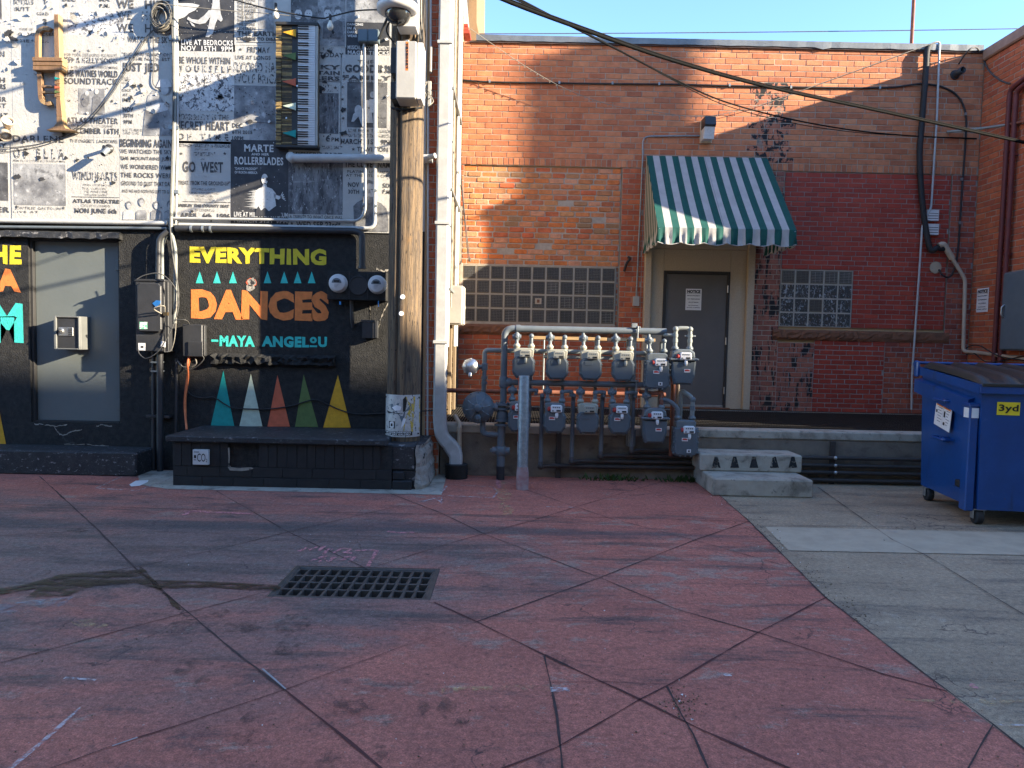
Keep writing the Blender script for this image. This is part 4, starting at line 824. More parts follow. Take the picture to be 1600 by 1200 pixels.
# ------------------------------------------------------------------ posters
# each: name, box, sheet material, items.  item: 'x0 x1 y h style|words'; p=photo rect, s=star, r=rule
ST = {'b': ('ink',.035), 'm': ('ink',.018), 'w': ('ink_worn',.025), 't': ('ink_worn',.006), 'W': ('ink_white',.03), 'h': ('ink_white',.008), 'S': ('ink',.05)}
POST = [
('', (-70,-40,17,215), '', ['-9 7 84 9 w|ON','-12 8 125 8 b|CH','-16 9 135 8 b|STARS','-24 10 155 7 m|THEIR','-4 10 165 7 m|ST','-8 12 181 9 m|HAT','p -70 -10 1.5 28 photo_dark']),
('', (19,-40,92,205), '', ['23 46 14 6 w|BUTT','58 76 21 5 w|CODES','67 73 34 9 S|3','31 52 45.5 3.5 t|NINE OF','29 84 53.5 4 m|CHRONICLES','24 76 64 4.5 w|THEATER','22 52 3 7 w|BOTTLES','67 73 2 9 b|Y']),
('', (97,58,186,211), '', ['s 117 79','s 139 79','s 161 79','102 183 86 4.6 t|FOR YOUR LISTENING PLEASURE!','100 183 95.5 11 w|JEFF & KELLY SOOK','100 183 105 4 t|LIVE & IN COSTUME PERFORMING','101 183 115 10.5 b|THE WAYNES WORLD','101 183 127 9.5 m|SOUNDTRACK','p 123 139 163 178 photo_mid','s 108 157','s 175 158','105 184 188.5 9 m|ATLAS THEATER','112 175 196.5 4 t|FROM SUNUP TIL SUNDOWN','106 185 204.5 9 b|DECEMBER 16TH']),
('', (95,-40,268,72), '', ['98 118 -1 6 b|DEC','155 172 -1 6 b|SIX','156 171 9 5.5 b|P.M.','183 264 7 13 b|WE   HIDE','183 230 24 13 w|WE   H','183 250 44 13 m|WE   HO','200 266 62 9 m|WATCH THE SKY','p 107 20 193 70 paper_torn']),
('', (189,76,268,212), '', ['192 268 85 5 w|"BECTION SENSATION"','195 265 92 5 w|OF THE MILEWEST','191 248 107 17 b|JUST JED','191 201 121 3 t|PLUS','191 204 125 3 t|TUMBLE','191 201 129 3 t|BALLS','191 205 141 4 m|ONLY','192 200 148 4 m|AT','192 204 156 6 b|MI','192 208 171 8 b|NOV','193 208 180.5 6 b|30TH','193 206 190.5 6 b|9PM','193 222 203 4 t|BE THERE','193 217 208 4 t|AND LIVE']),
('', (18,206,103,343), '', ['21 99 217 10 m|DARLENE','22 100 240 16 w|O F   E L L A','21 102 251.5 3 t|ADMITS ALL SONGS & STORIES BY MAIL','p 22 257 102 320 photo_mid','s 26 323','24 95 326 5 t|JONTILEE GALTOON','s 99 325','22 60 331 3 t|LIVE AT']),
('', (-70,206,13,343), '', ['-20 10 227 8 b|ASSY','-30 11 235 4 m|CERTONY','p -70 254 12 312 photo_dark','-25 15 327.5 8.5 b|EVER']),
('', (104,213,187,343), '', ['110 184 220.5 5 w|THE BIGGEST BACKYARD','113 183 275 13 w|WINDHEARTS','130 175 289 3.4 t|AND ONE MORE','129 166 294.5 3.4 t|THE WATERS','132 168 299.5 3.4 t|TO PINE LINE','133 168 304.5 3.4 t|THE UNDERCURRENT','r 112 186 308','114 186 314.5 6 S|ATLAS THEATRE','127 172 321.5 3.6 t|GREELEY COLORADO','117 182 330.5 10 b|MON JUNE 6th']),
('', (187.5,213,268,343), '', ['188 268 224 12.5 b|BEGINNING AGAIN','188 268 237 6.5 m|WE WATCHED THE SKY','188 268 248.5 6.5 m|THE MOUNTAINS JUST','189 268 261 7 m|WE WONDERED WHY','189 268 274 7.5 m|THE ROCKS WERE','190 268 287 6.5 m|GROUND TO DUST THAT DAY','191 268 299 5 m|AND WE HAD NOTHING LEFT TO SAY']),
('', (279,-40,366,82), 'paper_dark', ['284 363 66.5 8 W|LIVE AT BEDROCKS','284 363 76 8 W|NOV  15TH  9PM']),
('', (276,83.5,366,222), '', ['280 359 94.5 10.5 m|BE WHOLE WITHIN','280 360 107.5 10.5 w|Y O U R S E L F','278 357 183 9 w|POSSIBILITY IS THE','277 358 196.5 13.5 b|SECRET HEART','278 356 214 10 w|O F   T I M E','p 278 116 365 172 paper_torn']),
('', (367,-40,427,68), '', ['371 398 0 4 m|THE SONG','371 394 5.5 4 m|THE BIRD','371 403 10.8 4 m|THE BRANCH','371 400 16.2 4 m|THE WATER','371 396 21.6 4 m|THE LAND','371 396 27 4 m|THE BLUE','371 399 32.4 4 m|THE GREEN','371 398 38 4 m|THE STONE','371 399 44.5 4.5 m|UNSEEN','p 404 -40 427 47 photo_mid','371 432 52.5 7 S|THE EARTH','371 452 61 5 S|CHOOSE TO DISAPPEAR','r 371 430 66']),
('', (366,69,452,222), '', ['s 376 77','387 421 78 8.5 m|FRI MAY','368 422 90 6 m|LIVE AT LONGS','366 446 105.5 15.5 w|SECOND HAND','366 450 123 14.5 w|WOLF BRIGADE','p 366 135 430 191 photo_mid','363 379 196 7.5 b|DEC','363 394 206.5 5.5 b|6TH 2015','363 380 215.5 5.5 b|10PM','p 390 192 430 220 photo_mid']),
('', (276,222.5,360.5,346), '', ['276 358 227.5 5 w|HORACE GREELEY & FRIENDS','305 328 233.5 2.6 t|PRESENT','s 283 240','300 336 240.5 6 w|"GREELEY"','s 351 240','314 319 248.5 2.5 t|IN','286 348 261 16.5 b|GO  WEST','315 323 275.5 2.5 t|and','277 359 286 6.5 m|"TREAT. FROM THE GROUND-UP"','300 336 296 3.6 t|WITH SPECIAL GUESTS','296 341 301.5 3.6 t|THE UNION COLONY SINGERS','304 333 306.5 3.4 t|THE CORN SEEDERS','305 333 311.5 3.4 t|THE SUGAR BEETS','r 285 360 315.5','277 358 321.5 4.6 S|GREELEY THE COUNTY SEAT','305 335 328.5 4 t|OF COLORADO','282 359 337 8 S|APRIL  6th  1886']),
('', (361,221,450,349), 'paper_dark', ['382 427 231.5 11 W|MARTE','393 420 241 3.6 W|AND HER','367 442 251.5 12 W|ROLLERBLADES','367 402 263.5 4 W|"DANCE PRODIGY"','367 402 269.5 4 W|OF NORTH AMERICA','366 449 335.5 7.5 W|LIVE AT MILE HIGH STADIUM','366 449 345.5 5 W|MARCH 31ST 9PM']),
('', (450.8,225,536,361), '', ['452 534 230 5 w|THE CHANGING "SEASONS"','484 499 235 2.6 t|present','452 534 241 6 S|SUMMER\'S PART','p 451 253 535 334 photo_grass','453 535 339 5 m|A TRIBUTE TO WHAT ONCE WAS.','463 527 351 9.5 b|WED SEP 23rd','s 456 349','s 530 350']),
('', (428,71,532,224), '', ['458 520 76 4 w|EVER AS IT WAS YET','470 536 86 8 m|YOU, TODAY','450 531 104.5 7 S|ROCKY','450 530 113.5 6 S|MOUNTAIN','446 530 122 6.5 S|RAMBLERS','r 450 532 127','470 520 134 4 w|THEIR HITS','490 520 141 4 w|OF PARK','s 524 137','p 440 146 528 207 photo_grass','486 499 217 8 m|3RD','509 516 216 10 S|6','518 529 218 6 m|PM']),
('', (453,-40,540,70), '', ['p 455 -40 496 67 photo_dark','p 497 -40 539 69 photo_mid']),
('', (541,-40,608,88), 'paper_dark', ['543 567 38 3.6 W|DANCING','543 556 44 4 W|IN A','543 558 50 4 W|DARK','543 558 56 4 W|WEAR','544 607 74.5 6 W|MUSICAL ACCOMPANIMENT','544 607 82.5 6 W|MAGIC TRICKS','p 542 -40 608 33 photo_mid']),
('', (533,89,612,230), '', ['559 584 97 6 w|THE','540 612 107.5 12 S|GOODINS','536 611 121.5 7 S|FAMILY','544 600 127.5 4 m|"BETTER THAN A PARTY"','p 543 130 604 198 photo_dark','545 611 204.5 5 w|LIVE FROM THE BACK','545 611 212 5.5 w|OF THEIR COVERED WAGON','533 611 221.5 8 b|MARCH 31ST  9PM','s 535 136','s 535 155','s 536 185']),
('', (537,229.5,613,362), '', ['558 606 234.5 9 m|TJ WILSON','s 552 233','539 613 257 9.5 b|THE CLEVER NAME','543 611 268.5 4 m|PLAYING LIVE HERE','541 611 274.5 4 m|AT THE ATLAS CITY','544 561 288.5 7.5 b|NOV','544 561 299.5 6.5 b|30TH','598 612 290 7 m|SIX','598 611 300 6 m|P.M.']),
]
BAREPOST = []
for i, (nm, (x0,y0,x1,y1), sm, items) in enumerate(POST):
    mb = MB(); d0 = .014 + (i%3)*.0015
    mb.rect(x0, y0, x1, y1, d0, sm or 'paper', .004+(i%3)*.0015)
    for it in items:
        if '|' in it:
            hd, words = it.split('|'); a, b, y, h, st = hd.split(); m, bold = ST[st]
            if sm == 'paper_dark' and m.startswith('ink') and m != 'ink_white': m = 'ink_white'
            mb.ft(words, float(a), float(b), float(y), float(h), d0+.004, m, bold, 1.12)
        else:
            k = it.split()
            if k[0] == 'p': mb.rect(*[float(q) for q in k[1:5]], d0+.002, k[5])
            elif k[0] == 's': mb.star(float(k[1]), float(k[2]), 3.0, d0+.004, 'ink')
            elif k[0] == 'r': mb.rect(float(k[1]), float(k[3])-.35, float(k[2]), float(k[3])+.35, d0+.004, 'ink')
    e = d0+.005
    f2 = d0+.0065; f3 = d0+.008
    if words.startswith('NOV  15TH'):                # white leaping figure
        mb.poly([(333,-30),(345,-30),(343,2),(345,22),(348,30),(345,34),(340,30),(337,36),(333,52),(326,58),(321,58),(325,44),(328,30),(330,16),(332,4)],e,'photo_skin')
        mb.poly([(332,15),(329,26),(321,36),(312,38),(304,36),(297,33),(292,30),(294,26),(300,30),(310,31),(319,24),(326,16)],f2,'photo_skin'); mb.poly([(278,5),(300,5),(312,8),(305,16),(296,20),(288,27),(279,30)],e,'photo_light'); mb.poly([(296,33),(303,38),(305,42),(300,40)],f2,'photo_skin')
        for k in range(40): mb.blob(random.uniform(281,364), random.uniform(0,62), random.uniform(.3,.8), e, 'ink_white', 5)
    if 'MARCH 31ST 9PM' in words and sm:             # dancer in a white feathered dress
        lf = []
        for k in range(15):
            q = k/14; y = 297+q*28; lf += [(399-q*2-(15 if k%2 else 8)*random.uniform(.7,1.15), y), (401, y+.8)]
        mb.poly([(405,294),(401,297)]+lf+[(404,334),(412,338),(424,334),(432,325),(430,312),(431,302),(425,295),(417,292),(416,288),(411,288),(410,292)], e, 'ink_white')
        mb.poly([(428,303),(436,306),(440,305),(441,308),(435,312),(430,310)], e, 'ink_white'); mb.ell(413.5,280,5.2,8.5,f2,'ink_white'); mb.ell(417.2,280,1.6,3,f3,'paper_dark'); mb.ell(411.6,278.5,1.2,.8,f3,'paper_dark'); mb.poly([(411,285.5),(416,286.5),(414,287.8)],f3,'paper_dark')
        for k in range(5): mb.poly([(438,306.5),(446.5-k*1.2,313-k*3.4),(447-k*1.2,314.2-k*3.4),(438.5,309)],f2,'ink_white')
        for k in range(30): mb.blob(random.uniform(364,447), random.uniform(260,330), random.uniform(.3,.8), e, 'ink_white', 5)
        mb.poly([(400,328),(404,322),(408,329),(414,324),(420,330),(432,321),(438,330),(441,338),(398,338)],f2,'paper_dark')
    if 'NOTHING LEFT' in words:                      # four singers
        for x, y, s_ in ((201,321,5.2),(221,316,5.6),(244,321,5.2),(265,320,5.2)):
            mb.poly([(x-9,343),(x-8,331),(x-4,328),(x+4,328),(x+8,331),(x+9,343)],e,'photo_mid' if x != 201 else 'photo_light'); mb.ell(x,y-1,s_*.86,s_*1.1,f2,'photo_coat'); mb.ell(x+.4,y+.9,s_*.66,s_*.9,f3,'photo_skin'); mb.ell(x-1,y,.6,.4,d0+.0085,'photo_coat'); mb.ell(x+2,y,.6,.4,d0+.0085,'photo_coat')
    if words.startswith('P.M.') and x0 == 537:       # bearded man
        mb.poly([(551,362),(553,345),(552,322),(558,316),(566,312),(567,305),(582,305),(584,312),(596,318),(604,326),(607,345),(607,362)],e,'photo_coat'); mb.ell(577,298,10,15,f2,'photo_light'); mb.poly([(567,293),(568,285),(576,281),(585,284),(588,293),(585,288),(576,286)],f3,'photo_coat'); mb.poly([(568,303),(573,308),(577,306),(582,308),(587,302),(585,314),(577,318),(570,313)],f3,'photo_mid'); mb.ell(572.5,296,2,.9,f3,'photo_coat'); mb.ell(581,296,2,.9,f3,'photo_coat'); mb.poly([(576,296),(578,296),(579,302),(575,302)],f3,'photo_mid')
    if words == 'AND LIVE':                          # man in a hat
        mb.poly([(223,212),(226,178),(231,150),(240,140),(250,150),(262,168),(268,182),(268,212)],e,'photo_mid'); mb.ell(259,137,9,11.5,f2,'photo_coat'); mb.ell(257,140,6.5,8.5,f3,'photo_skin'); mb.poly([(244,136),(250,124),(262,123),(268,132),(268,136)],d0+.0085,'photo_light'); mb.poly([(225,170),(246,160),(266,162),(262,172),(240,178)],f2,'photo_light')
    if words.startswith('DECEMBER'):
        mb.ell(133,156,6.5,11,e,'photo_coat'); mb.ell(151,143,3.4,4.4,f2,'photo_skin'); mb.poly([(143,178),(145,152),(150,147),(156,152),(159,178)],e,'photo_coat'); mb.ell(136,146,3,4,f2,'photo_light')
    if words.startswith('MARCH 31ST  9PM'):
        mb.ell(560,172,6,8,e,'photo_light'); mb.poly([(552,178),(549,190),(553,190),(560,182),(566,198),(572,198),(572,172),(564,168)],f2,'photo_skin'); mb.ell(574,162,5,6,f2,'photo_light'); mb.poly([(570,168),(580,168),(583,192),(572,192)],f2,'photo_light'); mb.ell(582,148,4,5,f3,'photo_skin'); mb.poly([(577,155),(588,155),(589,176),(577,176)],f2,'ink_white')
    if x0 == 453:
        for x in (466,482,512,528): mb.ell(x,22,6,8.5,e,'photo_light'); mb.poly([(x-6,20),(x-5,12),(x,9),(x+5,12),(x+6,20),(x+3,15),(x-3,15)],f2,'photo_coat'); mb.ell(x-2,21,.9,.8,f2,'photo_coat'); mb.ell(x+2,21,.9,.8,f2,'photo_coat'); mb.poly([(x-8,60),(x-7,34),(x,31),(x+7,34),(x+8,60)],e,'photo_coat')
    mb.build('poster', lb)
# torn holes and curled flaps of paper
mb = PW
for x, y, r in ((505,88,5),(516,80,3.4),(500,140,6.5),(536,171,4.5),(538,208,5.5),(507,128,3),(344,152,4),(386,61,5),(390,190,4),(60,247,4),(27,276,4.5),(66,280,3.5),(120,250,3),(103,247,3.5),(193,248,2),(176,285,4),(263,262,4),(261,246,3.5),(228,290,2),(12,55,6),(20,62,5),(16,50,5),(103,8,3),(220,133,3.5),(210,134,4),(205,152,4),(275,213,4),(345,150,4),(300,330,2.5),(330,345,2),(570,320,2),(608,250,3),(520,50,3),(40,240,5),(37,222,2.6),(138,246,2.3),(151,283,2)):
    mb.blob(x, y, r*.8, .0255, 'torn_black', 11, .55, random.uniform(.8,1.5))
for k in range(170):
    x, y = random.choice(((random.uniform(20,270),random.uniform(0,340)),(random.uniform(278,365),random.uniform(115,180)),(random.uniform(366,430),random.uniform(135,220)),(random.uniform(455,612),random.uniform(10,340)))); mb.blob(x, y, random.uniform(.4,1.3), .0255, 'torn_black', 6, .6)
for x, y, r in [(118,32,13),(150,45,10),(165,55,8),(14,60,9),(25,70,8),(40,52,7),(33,30,7),(60,66,7),(205,128,9),(225,140,8),(214,158,8),(240,175,7),(262,165,7),(60,90,8),(30,95,8),(10,110,8),(48,22,6),(75,8,6),(128,20,6),(180,60,7),(300,128,4),(340,165,4),(395,160,5),(420,190,5),(600,110,5),(605,150,5),(560,25,6),(604,60,6),(230,168,6),(150,24,7)] + [(random.uniform(0,268), random.uniform(0,200), random.uniform(1.5,4)) for _ in range(50)] + [(random.uniform(280,612), random.uniform(80,345), random.uniform(1,2.2)) for _ in range(40)]:
    n = 8; a0 = random.random()*6.28; vs = []; fs = []; L = r*S
    c = P(x, y, YF-.022); ux = Vector((math.cos(a0),0,math.sin(a0))); uy = Vector((-math.sin(a0),0,math.cos(a0)))
    for k in range(n+1):
        q = k/n; w = L*.55*math.sin(math.pi*(q*.85+.12))*(1+random.uniform(-.35,.35))
        lift = L*.55*q*q*random.uniform(.8,1.1); p = c + ux*L*(q-.3); vs += [p+uy*w+Vector((0,-lift*.9,0)), p-uy*w*.7+Vector((0,-lift-.002,0))]
    for k in range(n): fs.append((2*k,2*k+1,2*k+3,2*k+2))
    mb.add(vs, fs, 'paper' if random.random() < .72 else 'paper_torn')
mb.build('poster_wall', lb)
# painted words and shapes on the black wall
mb = MB(); d = .003
def pw(w, x0, x1, y, h, m, b=.055, sp=1.1):
    q = MB(); q.ft(w, x0, x1, y, h, d, m, b, sp, None, .022); q.build('lettering', lb)
pw('EVERYTHING', 297, 509, 400, 25, 'paint_yellow'); pw('DANCES', 299, 514, 477, 46, 'paint_orange', .06, 1.04)
pw('MAYA', 343, 398, 533, 17, 'paint_teal'); mb = MB(); mb.rect(330,530.5,341,534,.003,'paint_teal'); mb.build('painted_dash', lb); pw('ANGEL', 409, 483, 534, 17, 'paint_teal'); pw('o', 484, 495, 531.5, 10, 'paint_teal', .05); mb = MB(); mb.rect(484,539.6,495.5,542.4,d,'paint_teal'); mb.build('painted_dash', lb); pw('U', 497, 511, 534.5, 16.5, 'paint_teal')
pw('THE', -38, 33, 397.5, 29, 'paint_yellow'); pw('HAS A', -108, 32, 437, 36, 'paint_orange', .06); pw('RHYTHM', -235, 36, 503, 62, 'paint_teal', .06, 1.04)
for x in (312,339,364,418,444,465,487): mb = MB(); mb.poly([(x,424),(x+6,442.5),(x-6,442.5)],d,'paint_teal'); mb.build('painted_triangle', lb)
for nm, (a, b, cx, top, bot), m in (('t',(329,366,349,579,666),'paint_teal_deep'),('t',(374,410,392,584,666),'paint_mint'),('t',(418,453,433.5,586,666.5),'paint_coral'),('t',(461,497,474.5,585,667),'paint_olive'),('t',(505,548,528,586,668),'paint_gold'),('t',(-26,11,-7,612,702),'paint_gold')):
    mb = MB(); mb.poly([(cx,top),(b,bot),(a,bot)],.003,m); mb.build('painted_triangle', lb)
mb = MB(); mb.blob(393,441,8,.004,'paint_coral',10,.2); mb.blob(393,441,7,.005,'chipped_stone',11,.25); mb.blob(394,442,3.4,.006,'torn_black',9,.3); mb.blob(391,450,5,.005,'chipped_stone',8,.3,1.4); mb.build('chipped_patch', lb)
def chip(pts, w, m):                                  # crooked chip line in the plaster
    mb = MB(); pp = []
    for i in range(len(pts)-1):
        for k in range(6): q = k/6; pp.append((pts[i][0]+(pts[i+1][0]-pts[i][0])*q+random.uniform(-1,1), pts[i][1]+(pts[i+1][1]-pts[i][1])*q+random.uniform(-.8,.8)))
    pp.append(pts[-1]); mb.poly([(x,y-w*random.uniform(.2,1)) for x,y in pp]+[(x,y+w*random.uniform(.2,1)) for x,y in pp[::-1]], .004, m); mb.build('chipped_patch', lb)
chip([(54,662),(70,664),(88,666),(105,663)], 1.3, 'chipped_stone'); chip([(85,666),(92,678),(100,680),(113,674),(128,671)], 1.4, 'chipped_stone'); chip([(150,666),(160,664),(175,666)], 1.2, 'chipped_stone'); chip([(98,684),(106,690),(120,694)], 3.0, 'black_worn'); chip([(100,694),(140,695),(170,697)], 1.0, 'chipped_stone')
chip([(588,420),(600,424),(609,421)], 2.6, 'chipped_stone'); chip([(578,478),(579,500)], 3.5, 'chipped_stone'); chip([(606,474),(600,486),(594,502),(590,520)], 2.6, 'chipped_stone')
# stone ledge stub in the wall
mb = MB()
rough(mb, (fx(333),YF+.01,fz(430,574)), (fx(525),YF+.01,fz(430,553)), 34, .10, 'black_paint'); mb.build('stone_ledge', lb)
# steel door, frame and bent drip hood
mb = MB(); mb.box((dx0+.03,YF+.075,dz0+.02),(dx1-.03,YF+.115,dz1-.02),'door_grey',.003); door = mb.build('door', lb)
mb = MB()
for a, b in (((dx0+.001,YF+.03,dz0+.001),(dx0+.028,YF+.15,dz1-.001)),((dx1-.028,YF+.03,dz0+.001),(dx1-.001,YF+.15,dz1-.001)),((dx0+.029,YF+.03,dz1-.019),(dx1-.029,YF+.15,dz1-.001)),((dx0+.029,YF+.03,dz0+.001),(dx1-.029,YF+.15,dz0+.019))): mb.box(a, b, 'frame_dark', .002)
mb.build('frame', door, lb)
for y in (414, 525, 632):
    mb = MB(); z = fz(184,y); mb.box((dx1-.062,YF+.035,z-.06),(dx1-.024,YF+.074,z+.06),'door_grey',.004); mb.build('hinge', door, lb)
mb = MB(); n = 26; vs = []; fs = []; xa, xb = fx(-40,365), fx(192,365)
for i in range(n+1):
    x = xa+(xb-xa)*i/n; w = random.uniform(-.008,.008); vs += [(x,YF-.006,fz(90,361)+w*.4),(x,YF-.085+w,fz(90,364)+w),(x,YF-.088+w,fz(90,373)+w*1.5),(x,YF-.075+w,fz(90,373)+w*1.5)]
for i in range(n): fs += [(4*i+j,4*i+j+4,4*i+j+5,4*i+j+1) for j in range(3)]
mb.add(vs, fs, 'black_worn'); mb.box((xa,YF-.07,fz(90,373)),(xb,YF-.007,fz(90,363)),'black_paint'); mb.build('drip_hood', lb)
# side wall service bits
mb = MB(); 
for k, (y, r, m) in enumerate(((8.9,.02,'white_pipe'),(9.25,.016,'cable_light'),(9.9,.022,'white_pipe'),(10.3,.018,'white_pipe'))): mb.tube([(XL+.05,y,ZL+(.9 if k != 1 else 1.4)),(XL+.05,y,9)],r,m,8)
for z in (2.2,3.4,4.6): mb.box((XL+.002,8.87,z),(XL+.08,10.33,z+.03),'galvanised')
one('conduits', 'bundle of white conduits climbing the sunlit side wall at the alley corner', 'conduit', mb)
t = thing('electrical_box', 'tall cream metal electrical box on the sunlit side wall left of the glass block window', 'electrical box', (XL,9.6,2))
a, b = P(690,507,9.4), P(713,446,9.4); mb = MB(); mb.box((XL+.002,9.4,a.z),(XL+.19,9.75,b.z),'light_box',.006); mb.build('body', t); mb = MB(); mb.box((XL+.192,9.42,a.z+.01),(XL+.205,9.73,b.z-.01),'light_box',.003); mb.box((XL+.01,9.385,a.z+.02),(XL+.18,9.398,b.z-.02),'light_box',.003); mb.build('cover', t)
mb = MB(); mb.tube(spl([P(716,478,9.6),P(724,474,9.7),P(727,482,9.7),P(722,485,9.6)]),.008,'cable_light',6); mb.tube(spl([P(720,480,9.7),P(712,440,10),P(706,300,10.2),P(702,60,10.3)]),.007,'cable',6); one('wire', 'thin wires looping from the cream electrical box', 'cable', mb)
mb = MB(); mb.tube(spl([P(700,55,10.6),P(712,150,11.1),P(722,290,11.15),P(733,400,11.2),P(735,403,11.25)]),.007,'cable',6); mb.tube(spl([P(700,60,10.6),P(711,150,11.1),P(721,290,11.15),P(731,400,11.2),P(734,402,11.25)]),.006,'cable',6); one('wire', 'pair of thin wires dropping down to the top of the long glass block window', 'cable', mb)
# ================================================================== THINGS ON AND BEFORE THE LEFT WALL
# doorstep
mb = MB(); a = G(-60,740); b = G(211,746); Y0 = G(150,744).y; zs = P(150,706,Y0).z; mb.box((-7,Y0,0),(b.x,YF-.002,zs),'black_worn',.016); one('doorstep', 'low black painted concrete doorstep below the grey steel door', 'step', mb)
# wall safe hung on the door
t = thing('key_safe', 'square grey key safe with a keypad mounted on the grey steel door', 'key safe', tuple(P(110,520,YF)))
YS = YF-.14; mb = MB(); k = YS/FPX
c = P(104,520,YS); w, h = 40*k/2, 52*k/2
mb.box((c.x-w,YS+.03,c.z-h),(c.x+w,YF+.074,c.z+h),'safe_grey',.004)
for a, b in (((-w,-h),(-w+.028,h)),((w-.016,-h),(w,h)),((-w+.029,h-.016),(w-.017,h)),((-w+.029,-h),(w-.017,-h+.016))): mb.box((c.x+a[0],YS,c.z+a[1]),(c.x+b[0],YS+.03,c.z+b[1]),'safe_grey',.003)
mb.build('case', t)
mb = MB(); mb.box((c.x-w+.03,YS+.018,c.z-h+.018),(c.x+w-.018,YS+.0295,c.z+h-.018),'dark_box',.002); dd = mb.build('door', t)
mb = MB(); mb.box((c.x-.10,YS+.008,c.z-.035),(c.x+.068,YS+.0178,c.z+.062),'steel',.003); mb.build('keypad', dd, t)
mb = MB(); mb.lathe([(.030,0),(.030,.014),(.024,.018)],(c.x-.065,YS+.008,c.z+.02),(0,-1,0),'steel',16); mb.lathe([(.018,0),(.018,.02),(.006,.021),(.005,.03)],(c.x-.065,YS-.008,c.z+.02),(0,-1,0),'frame_dark',12); mb.build('knob', dd, t)
mb = MB()
for i in range(3):
    for j in range(4): mb.box((c.x+.018+i*.016,YS+.004,c.z-.026+j*.021),(c.x+.029+i*.016,YS+.0078,c.z-.012+j*.021),'frame_dark')
mb.build('button', dd, t)
# wooden trumpet
T = lambda x, y, d=.12: P(x, y, YF-d)
t = thing('trumpet_sculpture', 'wooden trumpet artwork hung bell down on the poster wall', 'sculpture', tuple(T(78,130)))
def plank(mb, pts, d0, d1, m='wood'):
    o = Vector((0, YF-d0, 0)); mb.prism([(q.x,q.z) for q in [P(x,y,YF-d0) for x,y in pts]][::-1], o, (1,0,0), (0,0,1), (0,-1,0), d0-d1, m, .004)
mb = MB(); plank(mb, [(84,22),(91,22),(92,55),(93,90),(85,90),(84,55)], .11, .03); plank(mb, [(85,110),(93,110),(94,150),(97,182),(88,182),(87,150)], .11, .03); mb.build('lead_pipe', t)
mb = MB()
def bend(mb, cx, cy, rx, ry, w, a0, a1, n, d0, d1):
    for i in range(n):
        p, q = a0+(a1-a0)*i/n, a0+(a1-a0)*(i+1)/n; f = lambda r, a: (cx+(rx+r)*math.cos(a), cy-(ry+r)*math.sin(a))
        plank(mb, [f(0,p),f(0,q),f(-w,q),f(-w,p)][::-1], d0, d1)
plank(mb, [(54,54),(61,54),(61,90),(54,90)], .09, .04); bend(mb, 70, 55, 16, 15, 7, math.pi, math.pi*.28, 5, .09, .04)
plank(mb, [(57,110),(64,110),(66,150),(59,150)], .09, .04); bend(mb, 75, 150, 16, 15, 7, math.pi, math.pi*1.62, 5, .09, .04); mb.build('tuning_slide', t)
for y0, y1, x0, x1, d0 in ((89,95,50,97,.13),(96,102,51,98,.12),(103,109,51,97,.13)):
    mb = MB(); plank(mb, [(x0,y0),(x1,y0+.6),(x1,y1+.6),(x0,y1)], d0, .03); mb.build('valve_bar', t)
mb = MB(); plank(mb, [(65,133),(87,134),(87,137),(65,136.5)], .09, .06); plank(mb, [(65,142),(87,143),(87,146),(65,145.5)], .09, .06); mb.build('brace', t)
for k, (y, m) in enumerate(((122,'paint_teal_deep'),(129,'wood'),(136,'paint_coral'),(143,'paint_olive'),(149,'wood'))):
    mb = MB(); plank(mb, [(85,y-2.4),(93.5,y+.4),(93.5,y+1),(85,y+2.6)], .14, .125, m); mb.build('valve_key', t)
mb = MB(); plank(mb, [(88,182),(97,182),(98,193),(103,200),(119,204.5),(72,203),(83,198),(88,192)], .12, .03)
mb.build('bell', t)
# piano keyboard artwork
K = lambda x, y, d=.1: P(x, y, YF-d)
t = thing('keyboard_artwork', 'old piano keyboard artwork with five small coloured pennants hung upright on the posters', 'artwork', tuple(K(460,132)))
a, b = P(432,228,YF-.09), P(497,40,YF-.09); kz = lambda q: b.z+(a.z-b.z)*q; kx = lambda q: a.x+(b.x-a.x)*q
mb = MB(); mb.box((a.x,YF-.085,a.z),(b.x,YF-.02,b.z),'wood_dark',.004); mb.box((a.x-.006,YF-.125,b.z-.012),(b.x+.01,YF-.02,b.z+.022),'frame_dark',.004); mb.box((a.x-.006,YF-.125,a.z-.022),(b.x+.01,YF-.02,a.z+.008),'frame_dark',.004); mb.box((kx(.965),YF-.12,a.z+.009),(b.x+.006,YF-.086,b.z-.013),'light_box',.004); mb.build('frame', t)
n = 88; mb = MB()
for i in range(n):
    z0, z1 = kz((i+.12)/n), kz((i+.88)/n); x0 = -.005+random.uniform(-.006,.004)
    mb.box((kx(x0),YF-.10-random.uniform(0,.014),z1),(kx(.12),YF-.086,z0),'wood_strip'); mb.box((kx(.125),YF-.095-random.uniform(0,.004),z1),(kx(.52),YF-.086,z0),'wood_strip' if random.random()<.5 else 'wood_dark')
mb.build('key_levers', t)
mb = MB(); mb.box((kx(.38),YF-.104,a.z+.02),(kx(.525),YF-.0965,b.z-.02),'frame_dark',.002); mb.build('felt_strip', t)
n = 52; mb = MB()
for i in range(n): mb.box((kx(.53),YF-.115,kz((i+.97)/n)),(kx(.955),YF-.086,kz((i+.03)/n)),'white_plastic',.002)
mb.build('white_keys', t)
mb = MB()
for i in range(n):
    if i%7 in (1,2,4,5,6): mb.box((kx(.53),YF-.128,kz((i+.2)/n)),(kx(.79),YF-.1155,kz((i-.2)/n)),'sign_black',.002)
mb.build('black_keys', t)
